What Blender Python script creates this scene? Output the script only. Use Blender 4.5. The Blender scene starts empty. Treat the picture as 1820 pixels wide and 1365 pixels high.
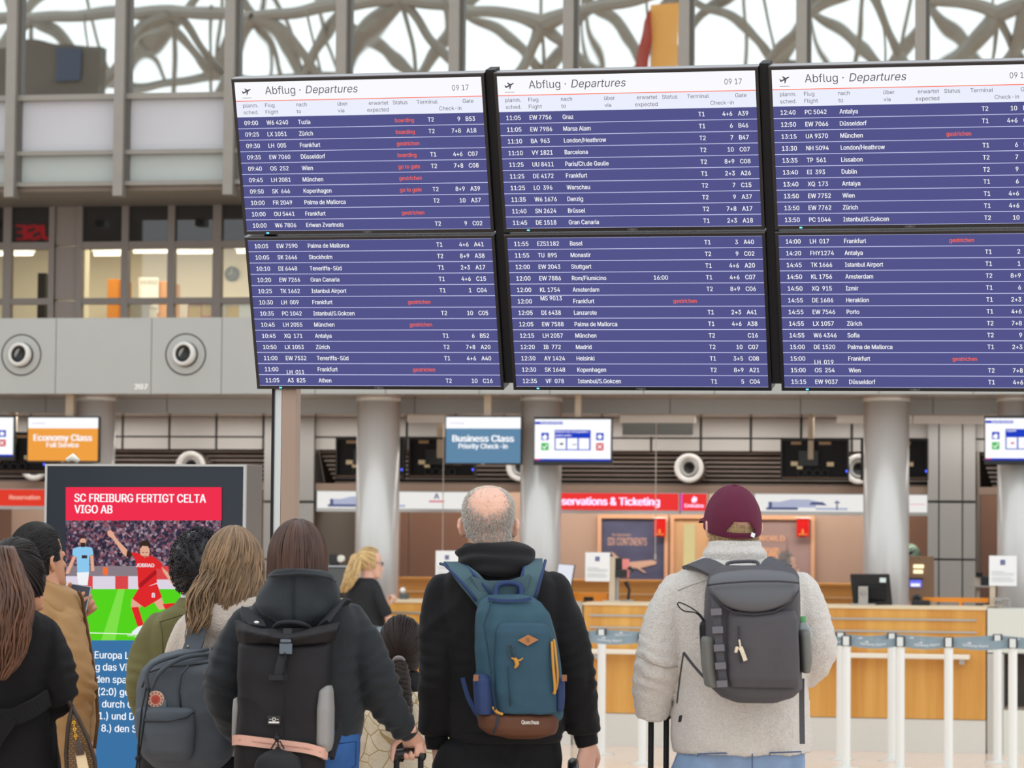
import bpy, bmesh, math, random, os
import numpy as np
from mathutils import Vector, Matrix, noise, geometry
from mathutils.bvhtree import BVHTree
S = bpy.context.scene
COL = S.collection
# ------------------------------------------------------------------ camera, sky, light, exposure
F, W, H, EYE, HOR = 5500.0, 1820, 1365, 1.62, 960.0
PITCH = math.atan((HOR - H / 2) / F); YAW = math.radians(10.3); ROLL = 0.009
fwd = Vector((-math.sin(YAW) * math.cos(PITCH), math.cos(YAW) * math.cos(PITCH), math.sin(PITCH)))
r0 = Vector((math.cos(YAW), math.sin(YAW), 0)); u0 = r0.cross(fwd)
RT = r0 * math.cos(ROLL) + u0 * math.sin(ROLL); UP = u0 * math.cos(ROLL) - r0 * math.sin(ROLL)
EYEP = Vector((0, 0, EYE))
cam = bpy.data.cameras.new('camera'); cob = bpy.data.objects.new('camera', cam); COL.objects.link(cob)
cob.matrix_world = Matrix.Translation(EYEP) @ Matrix((RT, UP, -fwd)).transposed().to_4x4()
cam.sensor_width = 36; cam.lens = 36 * F / W; cam.clip_end = 400; cam.clip_start = 0.1
cam.dof.use_dof = True; cam.dof.focus_distance = 11.6; cam.dof.aperture_fstop = 6.0
S.camera = cob
wd = bpy.data.worlds.new('overcast_sky'); S.world = wd; wd.use_nodes = True
bg = wd.node_tree.nodes['Background']; bg.inputs[0].default_value = (0.93, 0.97, 1.0, 1); bg.inputs[1].default_value = 1.55
vs = S.view_settings; vs.view_transform = 'Standard'; vs.look = 'None'; vs.gamma = 1; vs.exposure = 0.0; vs.use_curve_mapping = False
S.cycles.max_bounces = 8; S.cycles.use_denoising = True

# ------------------------------------------------------------------ pixel -> place
def ray(px, py): return fwd + RT * ((px - W / 2) / F) - UP * ((py - H / 2) / F)
def at(px, py, Y): d = ray(px, py); return EYEP + d * (Y / d.y)
def atd(px, py, d): return EYEP + ray(px, py) * d
def floor_at(px, py): d = ray(px, py); return EYEP + d * (-EYE / d.z)
def on_plane(px, py, o, n): d = ray(px, py); return EYEP + d * ((o - EYEP).dot(n) / d.dot(n))
def YD(d): return d * fwd.y                     # wall plane that crosses the view axis at depth d

# ------------------------------------------------------------------ materials
def lin(h):
    if not isinstance(h, str): return (*h, 1) if len(h) == 3 else h
    h = h.lstrip('#'); c = [int(h[i:i + 2], 16) / 255 for i in (0, 2, 4)]
    return tuple(x / 12.92 if x <= .04045 else ((x + .055) / 1.055) ** 2.4 for x in c) + (1,)
MATS = {}
def mat(name, col, rough=.6, metal=0, bump=0, scale=40, stretch=(1, 1, 1), var=0, varscale=None, emit=0, spec=.5, detail=3, island=0, sheen=0, alpha=None):
    if name in MATS: return MATS[name]
    m = bpy.data.materials.new(name); m.use_nodes = True; nt = m.node_tree; N = nt.nodes; L = nt.links
    b = N['Principled BSDF']; c = lin(col); b.inputs['Base Color'].default_value = c
    b.inputs['Roughness'].default_value = rough; b.inputs['Metallic'].default_value = metal
    b.inputs['Specular IOR Level'].default_value = min(spec, .28) if rough >= .6 and not metal else spec
    if sheen: b.inputs['Sheen Weight'].default_value = sheen; b.inputs['Sheen Roughness'].default_value = .5
    if emit:
        b.inputs['Emission Color'].default_value = c; b.inputs['Emission Strength'].default_value = emit
        b.inputs['Base Color'].default_value = (c[0] * .15, c[1] * .15, c[2] * .15, 1)
    tc = N.new('ShaderNodeTexCoord'); mp = N.new('ShaderNodeMapping'); mp.inputs['Scale'].default_value = stretch
    L.new(tc.outputs['Object'], mp.inputs[0])
    if var or island:
        no = N.new('ShaderNodeTexNoise'); no.inputs['Scale'].default_value = varscale or scale; no.inputs['Detail'].default_value = 4
        L.new(mp.outputs[0], no.inputs['Vector'])
        mr = N.new('ShaderNodeMapRange'); mr.inputs[1].default_value = .25; mr.inputs[2].default_value = .75
        mr.inputs[3].default_value = 1 - var; mr.inputs[4].default_value = 1 + var; L.new(no.outputs[0], mr.inputs[0])
        val = mr.outputs[0]
        if island:
            ge = N.new('ShaderNodeNewGeometry'); m2 = N.new('ShaderNodeMapRange'); m2.inputs[3].default_value = 1 - island; m2.inputs[4].default_value = 1 + island
            L.new(ge.outputs['Random Per Island'], m2.inputs[0]); mu = N.new('ShaderNodeMath'); mu.operation = 'MULTIPLY'
            L.new(val, mu.inputs[0]); L.new(m2.outputs[0], mu.inputs[1]); val = mu.outputs[0]
        hv = N.new('ShaderNodeHueSaturation'); hv.inputs['Color'].default_value = c; L.new(val, hv.inputs['Value'])
        L.new(hv.outputs[0], b.inputs['Emission Color' if emit else 'Base Color'])
    if bump:
        nb = N.new('ShaderNodeTexNoise'); nb.inputs['Scale'].default_value = scale; nb.inputs['Detail'].default_value = detail
        L.new(mp.outputs[0], nb.inputs['Vector']); bp = N.new('ShaderNodeBump'); bp.inputs['Strength'].default_value = bump
        bp.inputs['Distance'].default_value = .01; L.new(nb.outputs[0], bp.inputs['Height']); L.new(bp.outputs[0], b.inputs['Normal'])
    MATS[name] = m; return m
def glow(name, col, k=1.0):
    if name in MATS: return MATS[name]
    m = bpy.data.materials.new(name); m.use_nodes = True; nt = m.node_tree; nt.nodes.remove(nt.nodes['Principled BSDF'])
    e = nt.nodes.new('ShaderNodeEmission'); e.inputs[0].default_value = lin(col); e.inputs[1].default_value = k
    nt.links.new(e.outputs[0], nt.nodes['Material Output'].inputs[0]); MATS[name] = m; return m
def glassm(name, tint, refl, rough=.0, wave=0, wscale=1.5):
    """coated pane: part mirror, part see-through"""
    if name in MATS: return MATS[name]
    m = bpy.data.materials.new(name); m.use_nodes = True; nt = m.node_tree; N = nt.nodes; L = nt.links; N.remove(N['Principled BSDF'])
    g = N.new('ShaderNodeBsdfGlossy'); g.inputs['Roughness'].default_value = rough; g.inputs['Color'].default_value = (.95, 1, .98, 1)
    t = N.new('ShaderNodeBsdfTransparent'); t.inputs[0].default_value = lin(tint); mx = N.new('ShaderNodeMixShader'); mx.inputs[0].default_value = refl
    L.new(t.outputs[0], mx.inputs[1]); L.new(g.outputs[0], mx.inputs[2]); L.new(mx.outputs[0], N['Material Output'].inputs[0])
    if wave:
        tc = N.new('ShaderNodeTexCoord'); no = N.new('ShaderNodeTexNoise'); no.inputs['Scale'].default_value = wscale; no.inputs['Detail'].default_value = 1
        bp = N.new('ShaderNodeBump'); bp.inputs['Strength'].default_value = wave; bp.inputs['Distance'].default_value = .02
        L.new(tc.outputs['Object'], no.inputs['Vector']); L.new(no.outputs[0], bp.inputs['Height']); L.new(bp.outputs[0], g.inputs['Normal'])
    MATS[name] = m; return m
def woodm(name, a, b_, axis='Z', bands=5.0):
    if name in MATS: return MATS[name]
    m = mat(name, a, .38); nt = m.node_tree; N = nt.nodes; L = nt.links
    tc = N.new('ShaderNodeTexCoord'); mp = N.new('ShaderNodeMapping'); mp.inputs['Scale'].default_value = (1, 1, .06) if axis == 'Z' else (.06, 1, 1)
    n1 = N.new('ShaderNodeTexNoise'); n1.inputs['Scale'].default_value = bands; n1.inputs['Detail'].default_value = 6; n1.inputs['Roughness'].default_value = .65
    cr = N.new('ShaderNodeValToRGB'); cr.color_ramp.elements[0].position = .35; cr.color_ramp.elements[1].position = .68
    cr.color_ramp.elements[0].color = lin(a); cr.color_ramp.elements[1].color = lin(b_)
    L.new(tc.outputs['Object'], mp.inputs[0]); L.new(mp.outputs[0], n1.inputs['Vector']); L.new(n1.outputs[0], cr.inputs[0])
    L.new(cr.outputs[0], N['Principled BSDF'].inputs['Base Color']); return m

# ------------------------------------------------------------------ mesh building
class MB:
    def __init__(s): s.bm = bmesh.new(); s.mi = 0
    def _f(s, vs_):
        try: f = s.bm.faces.new(vs_); f.material_index = s.mi; return f
        except ValueError: return None
    def box(s, x0, x1, y0, y1, z0, z1):
        v = [s.bm.verts.new((x, y, z)) for z in (z0, z1) for y in (y0, y1) for x in (x0, x1)]
        for q in ((0, 2, 3, 1), (4, 5, 7, 6), (0, 1, 5, 4), (2, 6, 7, 3), (0, 4, 6, 2), (1, 3, 7, 5)): s._f([v[i] for i in q])
        return s
    def rings(s, rs, cap=True, close=True):
        vv = [[s.bm.verts.new(p) for p in r] for r in rs]; n = len(rs[0])
        for a, b in zip(vv, vv[1:]):
            for i in range(n if close else n - 1): s._f((a[i], a[(i + 1) % n], b[(i + 1) % n], b[i]))
        if cap: s._f(vv[0][::-1]); s._f(vv[-1])
        return s
    def tube(s, pts, r, n=10, flat=1.0, side=None, cap=True):
        """round (or flattened) tube along points; r number or list"""
        pts = [Vector(p) for p in pts]; R = r if isinstance(r, (list, tuple)) else [r] * len(pts)
        rs = []; prev = Vector(side) if side else None
        for i, p in enumerate(pts):
            t = (pts[min(i + 1, len(pts) - 1)] - pts[max(i - 1, 0)]).normalized()
            if prev is None: prev = Vector((0, 0, 1)) if abs(t.z) < .9 else Vector((1, 0, 0))
            a = (prev - t * prev.dot(t)); a = a.normalized() if a.length > 1e-6 else t.orthogonal().normalized()
            b = t.cross(a); prev = a
            rs.append([p + a * (math.cos(k * 2 * math.pi / n) * R[i]) + b * (math.sin(k * 2 * math.pi / n) * R[i] * flat) for k in range(n)])
        return s.rings(rs, cap)
    def cyl(s, p0, p1, r, n=20, r2=None): return s.tube([p0, p1], [r, r if r2 is None else r2], n)
    def lathe(s, prof, c=(0, 0, 0), axis=(0, 0, 1), n=28, cap=False):
        ax = Vector(axis).normalized(); a = ax.orthogonal().normalized(); b = ax.cross(a); c = Vector(c)
        return s.rings([[c + ax * h + (a * math.cos(k * 2 * math.pi / n) + b * math.sin(k * 2 * math.pi / n)) * max(r, 1e-4) for k in range(n)] for r, h in prof], cap)
    def prism(s, poly, y0, y1):
        """outline in x,z pushed from y0 to y1"""
        return s.rings([[(x, y0, z) for x, z in poly], [(x, y1, z) for x, z in poly]])
    def face(s, pts): s._f([s.bm.verts.new(p) for p in pts]); return s
    def ball(s, c, rx, ry=None, rz=None, n=16, m=10):
        ry = rx if ry is None else ry; rz = rx if rz is None else rz
        return s.rings([[(c[0] + rx * math.sin(t) * math.cos(a), c[1] + ry * math.sin(t) * math.sin(a), c[2] + rz * math.cos(t))
                         for a in [k * 2 * math.pi / n for k in range(n)]] for t in [math.pi * max(.02, min(.98, j / m)) for j in range(m + 1)]])
    def xform(s, M): bmesh.ops.transform(s.bm, matrix=M, verts=s.bm.verts); return s
    def mesh(s, name, smooth=False):
        bmesh.ops.recalc_face_normals(s.bm, faces=s.bm.faces)
        me = bpy.data.meshes.new(name); s.bm.to_mesh(me); s.bm.free()
        if smooth:
            for p in me.polygons: p.use_smooth = True
        return me
def link(name, me, mats, parent=None, bevel=0, smooth_angle=None):
    o = bpy.data.objects.new(name, me); COL.objects.link(o)
    for m in (mats if isinstance(mats, (list, tuple)) else [mats]): me.materials.append(m)
    if parent is not None: o.parent = parent
    if bevel:
        b = o.modifiers.new('bevel', 'BEVEL'); b.width = bevel; b.segments = 2; b.limit_method = 'ANGLE'; b.angle_limit = math.radians(40)
    return o
def obj(name, mb, mats, parent=None, smooth=False, bevel=0): return link(name, mb.mesh(name, smooth), mats, parent, bevel)
def tag(o, label, cat, group=None, kind=None):
    o['label'] = label; o['category'] = cat
    if group: o['group'] = group
    if kind: o['kind'] = kind
    return o
def thing(name, label, cat, loc=(0, 0, 0), rz=0, group=None, kind=None):
    o = bpy.data.objects.new(name, None); COL.objects.link(o); o.location = loc; o.rotation_euler = (0, 0, rz); o.empty_display_size = .1
    return tag(o, label, cat, group, kind)
def copy_tree(o, parent=None):
    c = o.copy(); COL.objects.link(c)
    if parent is not None: c.parent = parent
    for ch in o.children: copy_tree(ch, c)
    return c
# ------------------------------------------------------------------ lettering
FONT = None
try: FONT = bpy.data.fonts.load(os.path.join(bpy.utils.system_resource('DATAFILES', path='fonts'), 'Inter.woff2'))
except Exception: pass
_tc = bpy.data.curves.new('lettering', 'FONT'); _to = bpy.data.objects.new('lettering', _tc); _tc.resolution_u = 4; _tc.fill_mode = 'NONE'
if FONT: _tc.font = FONT
_tc.size = FS = 40.0
_tc.body = 'H'; _m = bpy.data.meshes.new_from_object(_to); CAP = max(v.co.y for v in _m.vertices); bpy.data.meshes.remove(_m)
_glyphs = {}
def outline_fill(s):
    """letters as triangles: outlines filled by winding number, so overlapping strokes stay solid"""
    if s in _glyphs: return _glyphs[s]
    _tc.body = s; me = bpy.data.meshes.new_from_object(_to); v = np.array([x.co[:2] for x in me.vertices]); e = np.array([tuple(x.vertices) for x in me.edges]); bpy.data.meshes.remove(me)
    if not len(v): _glyphs[s] = None; return None
    r = geometry.delaunay_2d_cdt([Vector(q) for q in v], [tuple(int(i) for i in q) for q in e], [], 0, 1e-6, True)
    P = np.array([q[:] for q in r[0]]); T = np.array([list(t) for t in r[2]]); c = P[T].mean(1); a, b = v[e[:, 0]], v[e[:, 1]]; dy = np.where(b[:, 1] == a[:, 1], 1, b[:, 1] - a[:, 1])
    x = a[None, :, 0] + (c[:, None, 1] - a[None, :, 1]) / dy[None] * (b[:, 0] - a[:, 0])[None]; hit = x > c[:, None, 0]
    up = (a[None, :, 1] <= c[:, None, 1]) & (b[None, :, 1] > c[:, None, 1]); dn = (a[None, :, 1] > c[:, None, 1]) & (b[None, :, 1] <= c[:, None, 1])
    _glyphs[s] = (P, T[((up & hit).astype(int) - (dn & hit).astype(int)).sum(1) != 0]); return _glyphs[s]
def text(mb, s, x, z, cap, y=0, al='L', shear=0, bold=0, sx=1.0, width=None, fmap=None):
    """flat letters standing in the x,z plane at depth y, facing -y; z is the baseline; fmap places (x,z) freely"""
    g = outline_fill(s)
    if g is None: return
    P, T = g; k = cap / CAP; X0 = P[:, 0] + shear * P[:, 1]; x0, x1 = X0.min(), X0.max()
    if width: sx = width / ((x1 - x0) * k)
    off = {'L': -x0, 'R': -x1, 'C': -(x0 + x1) / 2}[al]
    for si, st in enumerate((-bold, 0, bold) if bold else (0,)):
        vv = {}
        for i in set(T.flatten().tolist()):
            X = x + (X0[i] + off + st * FS) * k * sx; Z = z + P[i, 1] * k; vv[i] = mb.bm.verts.new(fmap(X, Z, si * .0004) if fmap else (X, y - si * .0003, Z))
        for t in T: mb._f([vv[int(i)] for i in t])
# ================================================================== HALL
Y26, Y27, Y271, Y279, Y28, Y295 = YD(26.0), YD(27.0), YD(27.06), YD(27.95), YD(28.3), YD(29.6)
def X(px, Y, py=700): return at(px, py, Y).x
def Z(py, Y, px=910): return at(px, py, Y).z
XL, XR = -17.0, 5.0
def struct(name, mb, mats, label, cat, **k): return tag(obj(name, mb, mats, **k), label, cat, kind='structure')
mullion = mat('mullion_metal', '#8f8a82', .45, .3, var=.05, scale=8)
spandA = mat('spandrel_glass_upper', '#bcbcc0', .22, var=.04, scale=1.2)
spandB = mat('spandrel_glass_lower', '#aab0ac', .22, var=.05, scale=1.2)
framem = mat('window_frame_taupe', '#8d8178', .5)
dark = mat('dark_gap', '#2a2826', .7)
bulkm = mat('bulkhead_panel', '#a9aaa6', .5, var=.02, scale=3)
soff = mat('soffit_metal', '#b9a596', .22, .75)
fascm = mat('fascia_panel', '#a9afb0', .4)
panm = mat('wall_panel_beige', '#bfbcb8', .5, var=.03, scale=2)
louv = mat('louvre_metal', '#8b7c72', .5)
tan = mat('tan_wall', '#a18b7d', .6, var=.04, scale=1.5)
brown = mat('brown_panel', '#6b4f41', .5, var=.06, scale=2)
pillm = mat('grey_pillar_panel', '#b0b0ad', .45, var=.02, scale=2)
floorm = mat('floor_stone', '#e6cdb9', .18, var=.05, scale=6, spec=.6)
steel = mat('truss_steel', '#8d857c', .5, .2)
# floor
fl = struct('floor', MB().box(-34, 24, -34, 40, -.2, 0), floorm, 'pinkish beige polished stone floor of the departure hall', 'floor')
# upper storey: eight and more window bays
XA, XB = X(28, Y27, 100), X(1637, Y27, 100); PIT = (XB - XA) / 8
zs0, zs1, zs2, ztop = Z(327, Y27, 200), Z(270, Y27, 200), Z(168, Y27, 200), 8.2
paneU = glassm('pane_upper', (.62, .68, .66), .72, 0, .13, 1.1)
blindm = mat('blind_slats', '#b9b9b4', .6)
for i in range(-2, 11):
    x0, x1 = XA + i * PIT, XA + (i + 1) * PIT; nth = i + 3
    w = tag(thing('window_%d' % nth, 'x', 'window', (x0, Y27, 0)), 'tall glazed bay of the upper facade, bay %d from the far left, grey mullion at its edge' % nth, 'window', kind='structure')
    m = MB().box(-.045, .045, -.13, .04, zs0 - .12, ztop); obj('mullion', m, mullion, w)
    obj('mullion_side', MB().box(.045, .075, -.05, .04, zs0 - .02, ztop), mat('mullion_side_metal', '#5f5b55', .5), w)
    obj('transom', MB().box(.045, PIT - .045, -.06, .03, zs2 - .05, zs2).box(.045, PIT - .045, -.06, .03, zs1 - .03, zs1 + .01).box(.045, PIT - .045, -.06, .03, zs0 - .02, zs0 + .02), mullion, w)
    obj('spandrel_panel', MB().box(.045, PIT - .045, 0, .03, zs1, zs2 - .04), spandA, w)
    obj('spandrel_panel', MB().box(.045, PIT - .045, 0, .03, zs0, zs1 - .02), spandB, w)
    obj('pane', MB().box(.06, PIT - .045, .0, .012, zs2, ztop), paneU, w)
    if i in (0, 2, 3, 5, 6, 7):
        b = MB(); zb = {0: zs2 + .12, 2: zs2 + .02, 3: zs2 + .02, 5: zs2 + .04, 6: zs2 + .5, 7: zs2 + .02}[i]; z = zb
        while z < ztop - .1:
            b.rings([[(x, y, z + dz) for y, dz in ((.10, 0), (.125, .013), (.125, .015), (.10, .002))] for x in (.1, PIT - .1)]); z += .026
        for xx in (.3, PIT - .3): b.box(xx - .003, xx + .003, .105, .111, zb, ztop)
        o = obj('window_blind', b, blindm); o.location = (x0, Y27, 0)
        tag(o, 'grey slatted blind behind the pane of upper bay %d from the far left' % nth, 'blind', 'slatted blinds in the upper windows')
struct('ceiling', MB().box(XL, XR, Y27 + .02, Y27 + 4, zs0 - .06, zs0 - .02), mat('soffit_taupe', '#8b7d70', .5), 'taupe soffit under the overhanging upper storey', 'ceiling')
struct('wall_upper', MB().box(XL, XR, Y27 + 2.6, Y27 + 2.7, zs0, ztop + 1), mat('office_grey', '#6d7070', .8), 'dim grey back wall of the upper offices', 'wall')
struct('ceiling_upper', MB().box(XL, XR, Y27 - .1, Y27 + 2.7, ztop, ztop + .2), dark, 'dark slab closing the upper offices', 'ceiling')
# lower windows: lit offices
zw0, zw1 = Z(610, Y28, 300), Z(345, Y28, 300)
paneD = mat('pane_dark', '#2e2d2c', .0, spec=.8); paneL = glassm('pane_clear', (.97, .97, .95), .06)
def office_window(n, pxs, label):
    x0, x1 = X(pxs[0][0] - 10, Y28, 450), X(pxs[-1][1] + 10, Y28, 450)
    w = thing('window_%d' % n, label, 'window', (x0, Y28, 0), kind='structure'); f = MB(); zz = [zw1, Z(357, Y28, 200), Z(430, Y28, 200), Z(443, Y28, 200), Z(530, Y28, 200), Z(541, Y28, 200), zw0]
    for a, b in ((0, 1), (2, 3), (4, 5)): f.box(0, x1 - x0, -.04, .04, zz[b], zz[a])
    ed = [x0] + [v for a, b in pxs for v in (X(a, Y28, 450), X(b, Y28, 450))] + [x1]
    for a, b in zip(ed[::2], ed[1::2]): f.box(a - x0, b - x0, -.045, .045, zw0, zw1)
    obj('frame', f, framem, w); d, l = MB(), MB()
    for a, b in zip(ed[1:-1:2], ed[2:-1:2]):
        d.box(a - x0, b - x0, 0, .01, zz[2], zz[1]); l.box(a - x0, b - x0, 0, .01, zw0, zz[3])
    obj('dark_pane', d, paneD, w); obj('clear_pane', l, paneL, w)
    return x0, x1
office_window(20, [(-143, -76), (-60, 8), (22, 89)], 'lit office window left of the taupe pillar, red letters mirrored in its dark pane')
office_window(21, [(148, 218), (230, 300), (312, 380), (395, 463), (478, 546)], 'lit office window right of the taupe pillar, clock and posters inside')
office_window(22, [(610, 680), (692, 762), (774, 842), (857, 925), (940, 1008)], 'lit office window hidden behind the middle departure boards')
office_window(23, [(1072, 1142), (1154, 1224), (1236, 1304), (1319, 1387), (1402, 1470), (1485, 1560), (1575, 1650), (1665, 1740), (1755, 1830)], 'long lit office window hidden behind the right departure boards')
pl = MB()
for a, b in ((100, 138), (556, 600), (1018, 1062)):
    xa, xb = X(a, Y28, 450), X(b, Y28, 450)
    for p, q in ((345, 436), (438, 533), (535, 610)): pl.box(xa, xb, -.02 + Y28, Y28 + .05, Z(q, Y28, 120), Z(p, Y28, 120))
struct('wall_lower', pl, mat('taupe_pillar', '#93857b', .5), 'taupe panelled pillars between the office windows', 'wall')
cream = mat('office_cream', '#efe6cc', .8)
struct('wall_office', MB().box(XL, XR, Y28 + 2.8, Y28 + 2.9, 3.2, 4.9), cream, 'cream back wall of the lit offices', 'wall')
struct('ceiling_office', MB().box(XL, XR, Y28 + .1, Y28 + 2.9, 4.72, 4.76), cream, 'cream ceiling of the lit offices', 'ceiling')
struct('floor_office', MB().box(XL, XR, Y26 + 2.2, Y28 + 2.9, 3.1, 3.2), mat('office_floor', '#8a8073', .7), 'grey floor of the lit offices', 'floor')
struct('wall_partition', MB().box(X(95, Y28, 450), X(100, Y28, 450), Y28 + .1, Y28 + 1.0, 3.2, 4.72), cream, 'cream partition walls between the offices', 'wall')
YO = Y28 + 1.6
tube_l = glow('tube_light', '#fff6dc', 3.0)
for a, b, y in ((166, 215, 452), (236, 300, 447), (314, 380, 448), (-40, 60, 452), (420, 520, 447)):
    p, q = at(a, y, YO), at(b, y + 4, YO)
    o = thing('ceiling_light', 'long white tube lamp under the office ceiling, %s' % {166: 'over the orange cabinet', 236: 'over the paper carton', 314: 'over the red poster', -40: 'in the office behind the mirrored red letters', 420: 'over the wall clock'}[a], 'lamp', (p.x, YO, p.z + .055), group='tube lamps in the lit offices')
    obj('rod', MB().cyl((.1, 0, 0), (.1, 0, 4.72 - p.z - .055), .006, 6), mullion, o); obj('rod', MB().cyl((q.x - p.x - .1, 0, 0), (q.x - p.x - .1, 0, 4.72 - p.z - .055), .006, 6), mullion, o)
    obj('lamp_tray', MB().box(0, q.x - p.x, -.05, .05, -.04, 0), mat('white_metal', '#e8e8e4', .4), o)
    obj('tube', MB().cyl((.01, 0, -.055), (q.x - p.x - .01, 0, -.055), .018, 10), tube_l, o)
for px in (60, 260, 470, 800, 1100, 1400, 1700):
    l = bpy.data.lights.new('office_light', 'AREA'); l.energy = 19; l.color = (1, .93, .74); l.size = .9; l.size_y = .5; l.shape = 'RECTANGLE'
    lo = bpy.data.objects.new('office_light', l); COL.objects.link(lo); lo.location = (X(px, YO, 450), YO - .2, 4.68)
YW = Y28 + 2.8
o = thing('wall_clock', 'round dark wall clock on the cream office wall beside the departure board', 'clock', at(413, 487, YW - .01))
obj('case', MB().lathe([(0, 0), (.07, 0), (.075, .02), (.065, .03)], axis=(0, -1, 0)), mat('clock_rim', '#3b3b38', .5), o, smooth=False)
obj('dial', MB().lathe([(0, .026), (.064, .026)], axis=(0, -1, 0)), mat('clock_dial', '#62625c', .5), o)
obj('hands', MB().box(-.003, .003, -.034, -.03, 0, .05).box(-.035, .0, -.034, -.03, -.003, .003), mat('clock_hand', '#d8d6cc', .5), o)
def office_box(name, label, cat, px0, py0, px1, py1, y, dep, col, parts=None):
    a, b = at(px0, py1, y), at(px1, py0, y); o = thing(name, label, cat, (a.x, y, 3.2)); w, h = b.x - a.x, b.z - 3.2
    obj('body', MB().box(0, w, 0, dep, 0, h), col, o, bevel=.004); return o, w, h
oc = mat('cabinet_orange', '#d9872b', .5)
o, w, h = office_box('office_cabinet', 'orange office cupboard under the short tube lamp', 'cabinet', 190, 496, 213, 560, Y28 + 1.9, .4, oc)
obj('door', MB().box(.01, w - .01, -.015, 0, .02, h - .02), oc, o)
o, w, h = office_box('office_cabinet', 'amber office cupboard behind the white paper notice', 'cabinet', 268, 500, 300, 560, Y28 + 1.9, .4, mat('cabinet_amber', '#e0952f', .5))
obj('door', MB().box(.01, w - .01, -.015, 0, .02, h - .02), mat('cabinet_amber', '#e0952f'), o)
o, w, h = office_box('paper_carton', 'cream paper carton on the office sill', 'box', 231, 546, 266, 600, Y28 + .5, .25, mat('carton', '#efe7d3', .7))
obj('lid', MB().box(-.01, w + .01, -.01, .26, h, h + .03), mat('carton', '#efe7d3'), o)
def sheet(name, label, cat, px0, py0, px1, py1, y, col, marks=()):
    a, b = at(px0, py1, y), at(px1, py0, y); o = thing(name, label, cat, (a.x, y, a.z)); w, h = b.x - a.x, b.z - a.z
    obj('sheet', MB().box(0, w, 0, .004, 0, h), col, o); return o, w, h
o, w, h = sheet('notice', 'white paper notice with large letters on the office wall', 'notice', 246, 493, 282, 556, Y28 + 1.85, mat('paper_white', '#eee9dd', .8))
mb = MB(); text(mb, 'VERSI', w / 2, h * .8, .045, -.002, 'C', bold=.02); obj('letters', mb, mat('paper_grey', '#b5a78f', .8), o)
o, w, h = sheet('poster', 'red and yellow poster low in the office window', 'poster', 333, 536, 380, 600, Y28 + .02, mat('poster_red', '#d8593b', .6))
obj('picture', MB().box(.01, w * .5, -.002, 0, h * .45, h * .9).box(w * .55, w * .9, -.002, 0, h * .6, h * .95), mat('poster_yellow', '#e6b84a', .6), o)
o, w, h = sheet('poster', 'white and yellow poster under the wall clock', 'poster', 394, 532, 455, 600, Y28 + .02, mat('poster_cream', '#f1e7d2', .6))
obj('picture', MB().box(w * .1, w * .5, -.002, 0, h * .5, h * .85), mat('poster_yellow', '#e6b84a'), o)
o, w, h = office_box('office_plant_pot', 'dark cupboard at the right end of the left office', 'cabinet', 76, 485, 92, 560, Y28 + 1.2, .3, dark); o.name = 'office_cupboard'; o.location.x -= .06
obj('door', MB().box(.01, w - .01, -.012, 0, .02, h - .02), dark, o)
# bulkhead with panel joints
z0, z1 = Z(700, Y26), Z(565, Y26, 200)
b = MB(); ed = [XL] + [X(p, Y26) for p in (-193, -24, 98, 268, 393, 560, 685, 852, 977, 1144, 1270, 1437, 1562, 1730, 1855)] + [XR]
for a, c in zip(ed, ed[1:]): b.box(a + .003, c - .003, Y26, Y26 + .03, z0, z1)
b.mi = 1; b.box(XL, XR, Y26 + .03, Y26 + .25, z0 + .01, z1 - .01)
struct('trim_1', b, [bulkm, mat('joint_grey', '#7b7c79', .6)], 'grey panelled bulkhead running under the office windows', 'bulkhead')
struct('trim_2', MB().box(XL, XR, Y26 + .2, Y28 + .1, z1 - .2, z1 - .15), bulkm, 'grey ledge on top of the bulkhead', 'ledge')
mb = MB(); p = at(251, 692, Y26); text(mb, '207', 0, 0, .046, -.003, 'C', bold=.05)
o = obj('panel_number', mb, mat('white_paint', '#f2f2ee', .6)); o.location = (p.x, Y26 - .001, p.z); tag(o, 'white number 207 on the grey bulkhead', 'number')
nozw = mat('nozzle_white', '#d4d2cc', .35); nozg = mat('nozzle_grey', '#aeaeaa', .4)
def bulk_nozzle(px, py, label):
    p = at(px, py, Y26); o = thing('air_nozzle', label, 'air nozzle', (p.x, Y26, p.z), group='round air nozzles in the bulkhead')
    obj('base_plate', MB().lathe([(.105, .004), (.165, .004), (.17, .001)], axis=(0, -1, 0), n=40), bulkm, o, smooth=False)
    obj('groove', MB().lathe([(.17, .001), (.182, .001)], axis=(0, -1, 0), n=40).lathe([(.098, .005), (.11, .005)], axis=(0, -1, 0), n=40), dark, o)
    ax = Vector((-.22, -1, .12))
    obj('barrel', MB().lathe([(.1, -.0), (.105, .03), (.1, .055), (.085, .062), (.074, .055), (.07, .02)], axis=ax, n=40), nozw, o, smooth=True)
    obj('throat', MB().lathe([(.072, .05), (.06, .01), (.0, .008)], axis=ax, n=30), mat('nozzle_dark', '#1f1f1f', .5), o, smooth=True)
bulk_nozzle(38, 631, 'round white air nozzle at the left end of the grey bulkhead')
bulk_nozzle(330, 630, 'round white air nozzle in the bulkhead right of the number 207')
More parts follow.
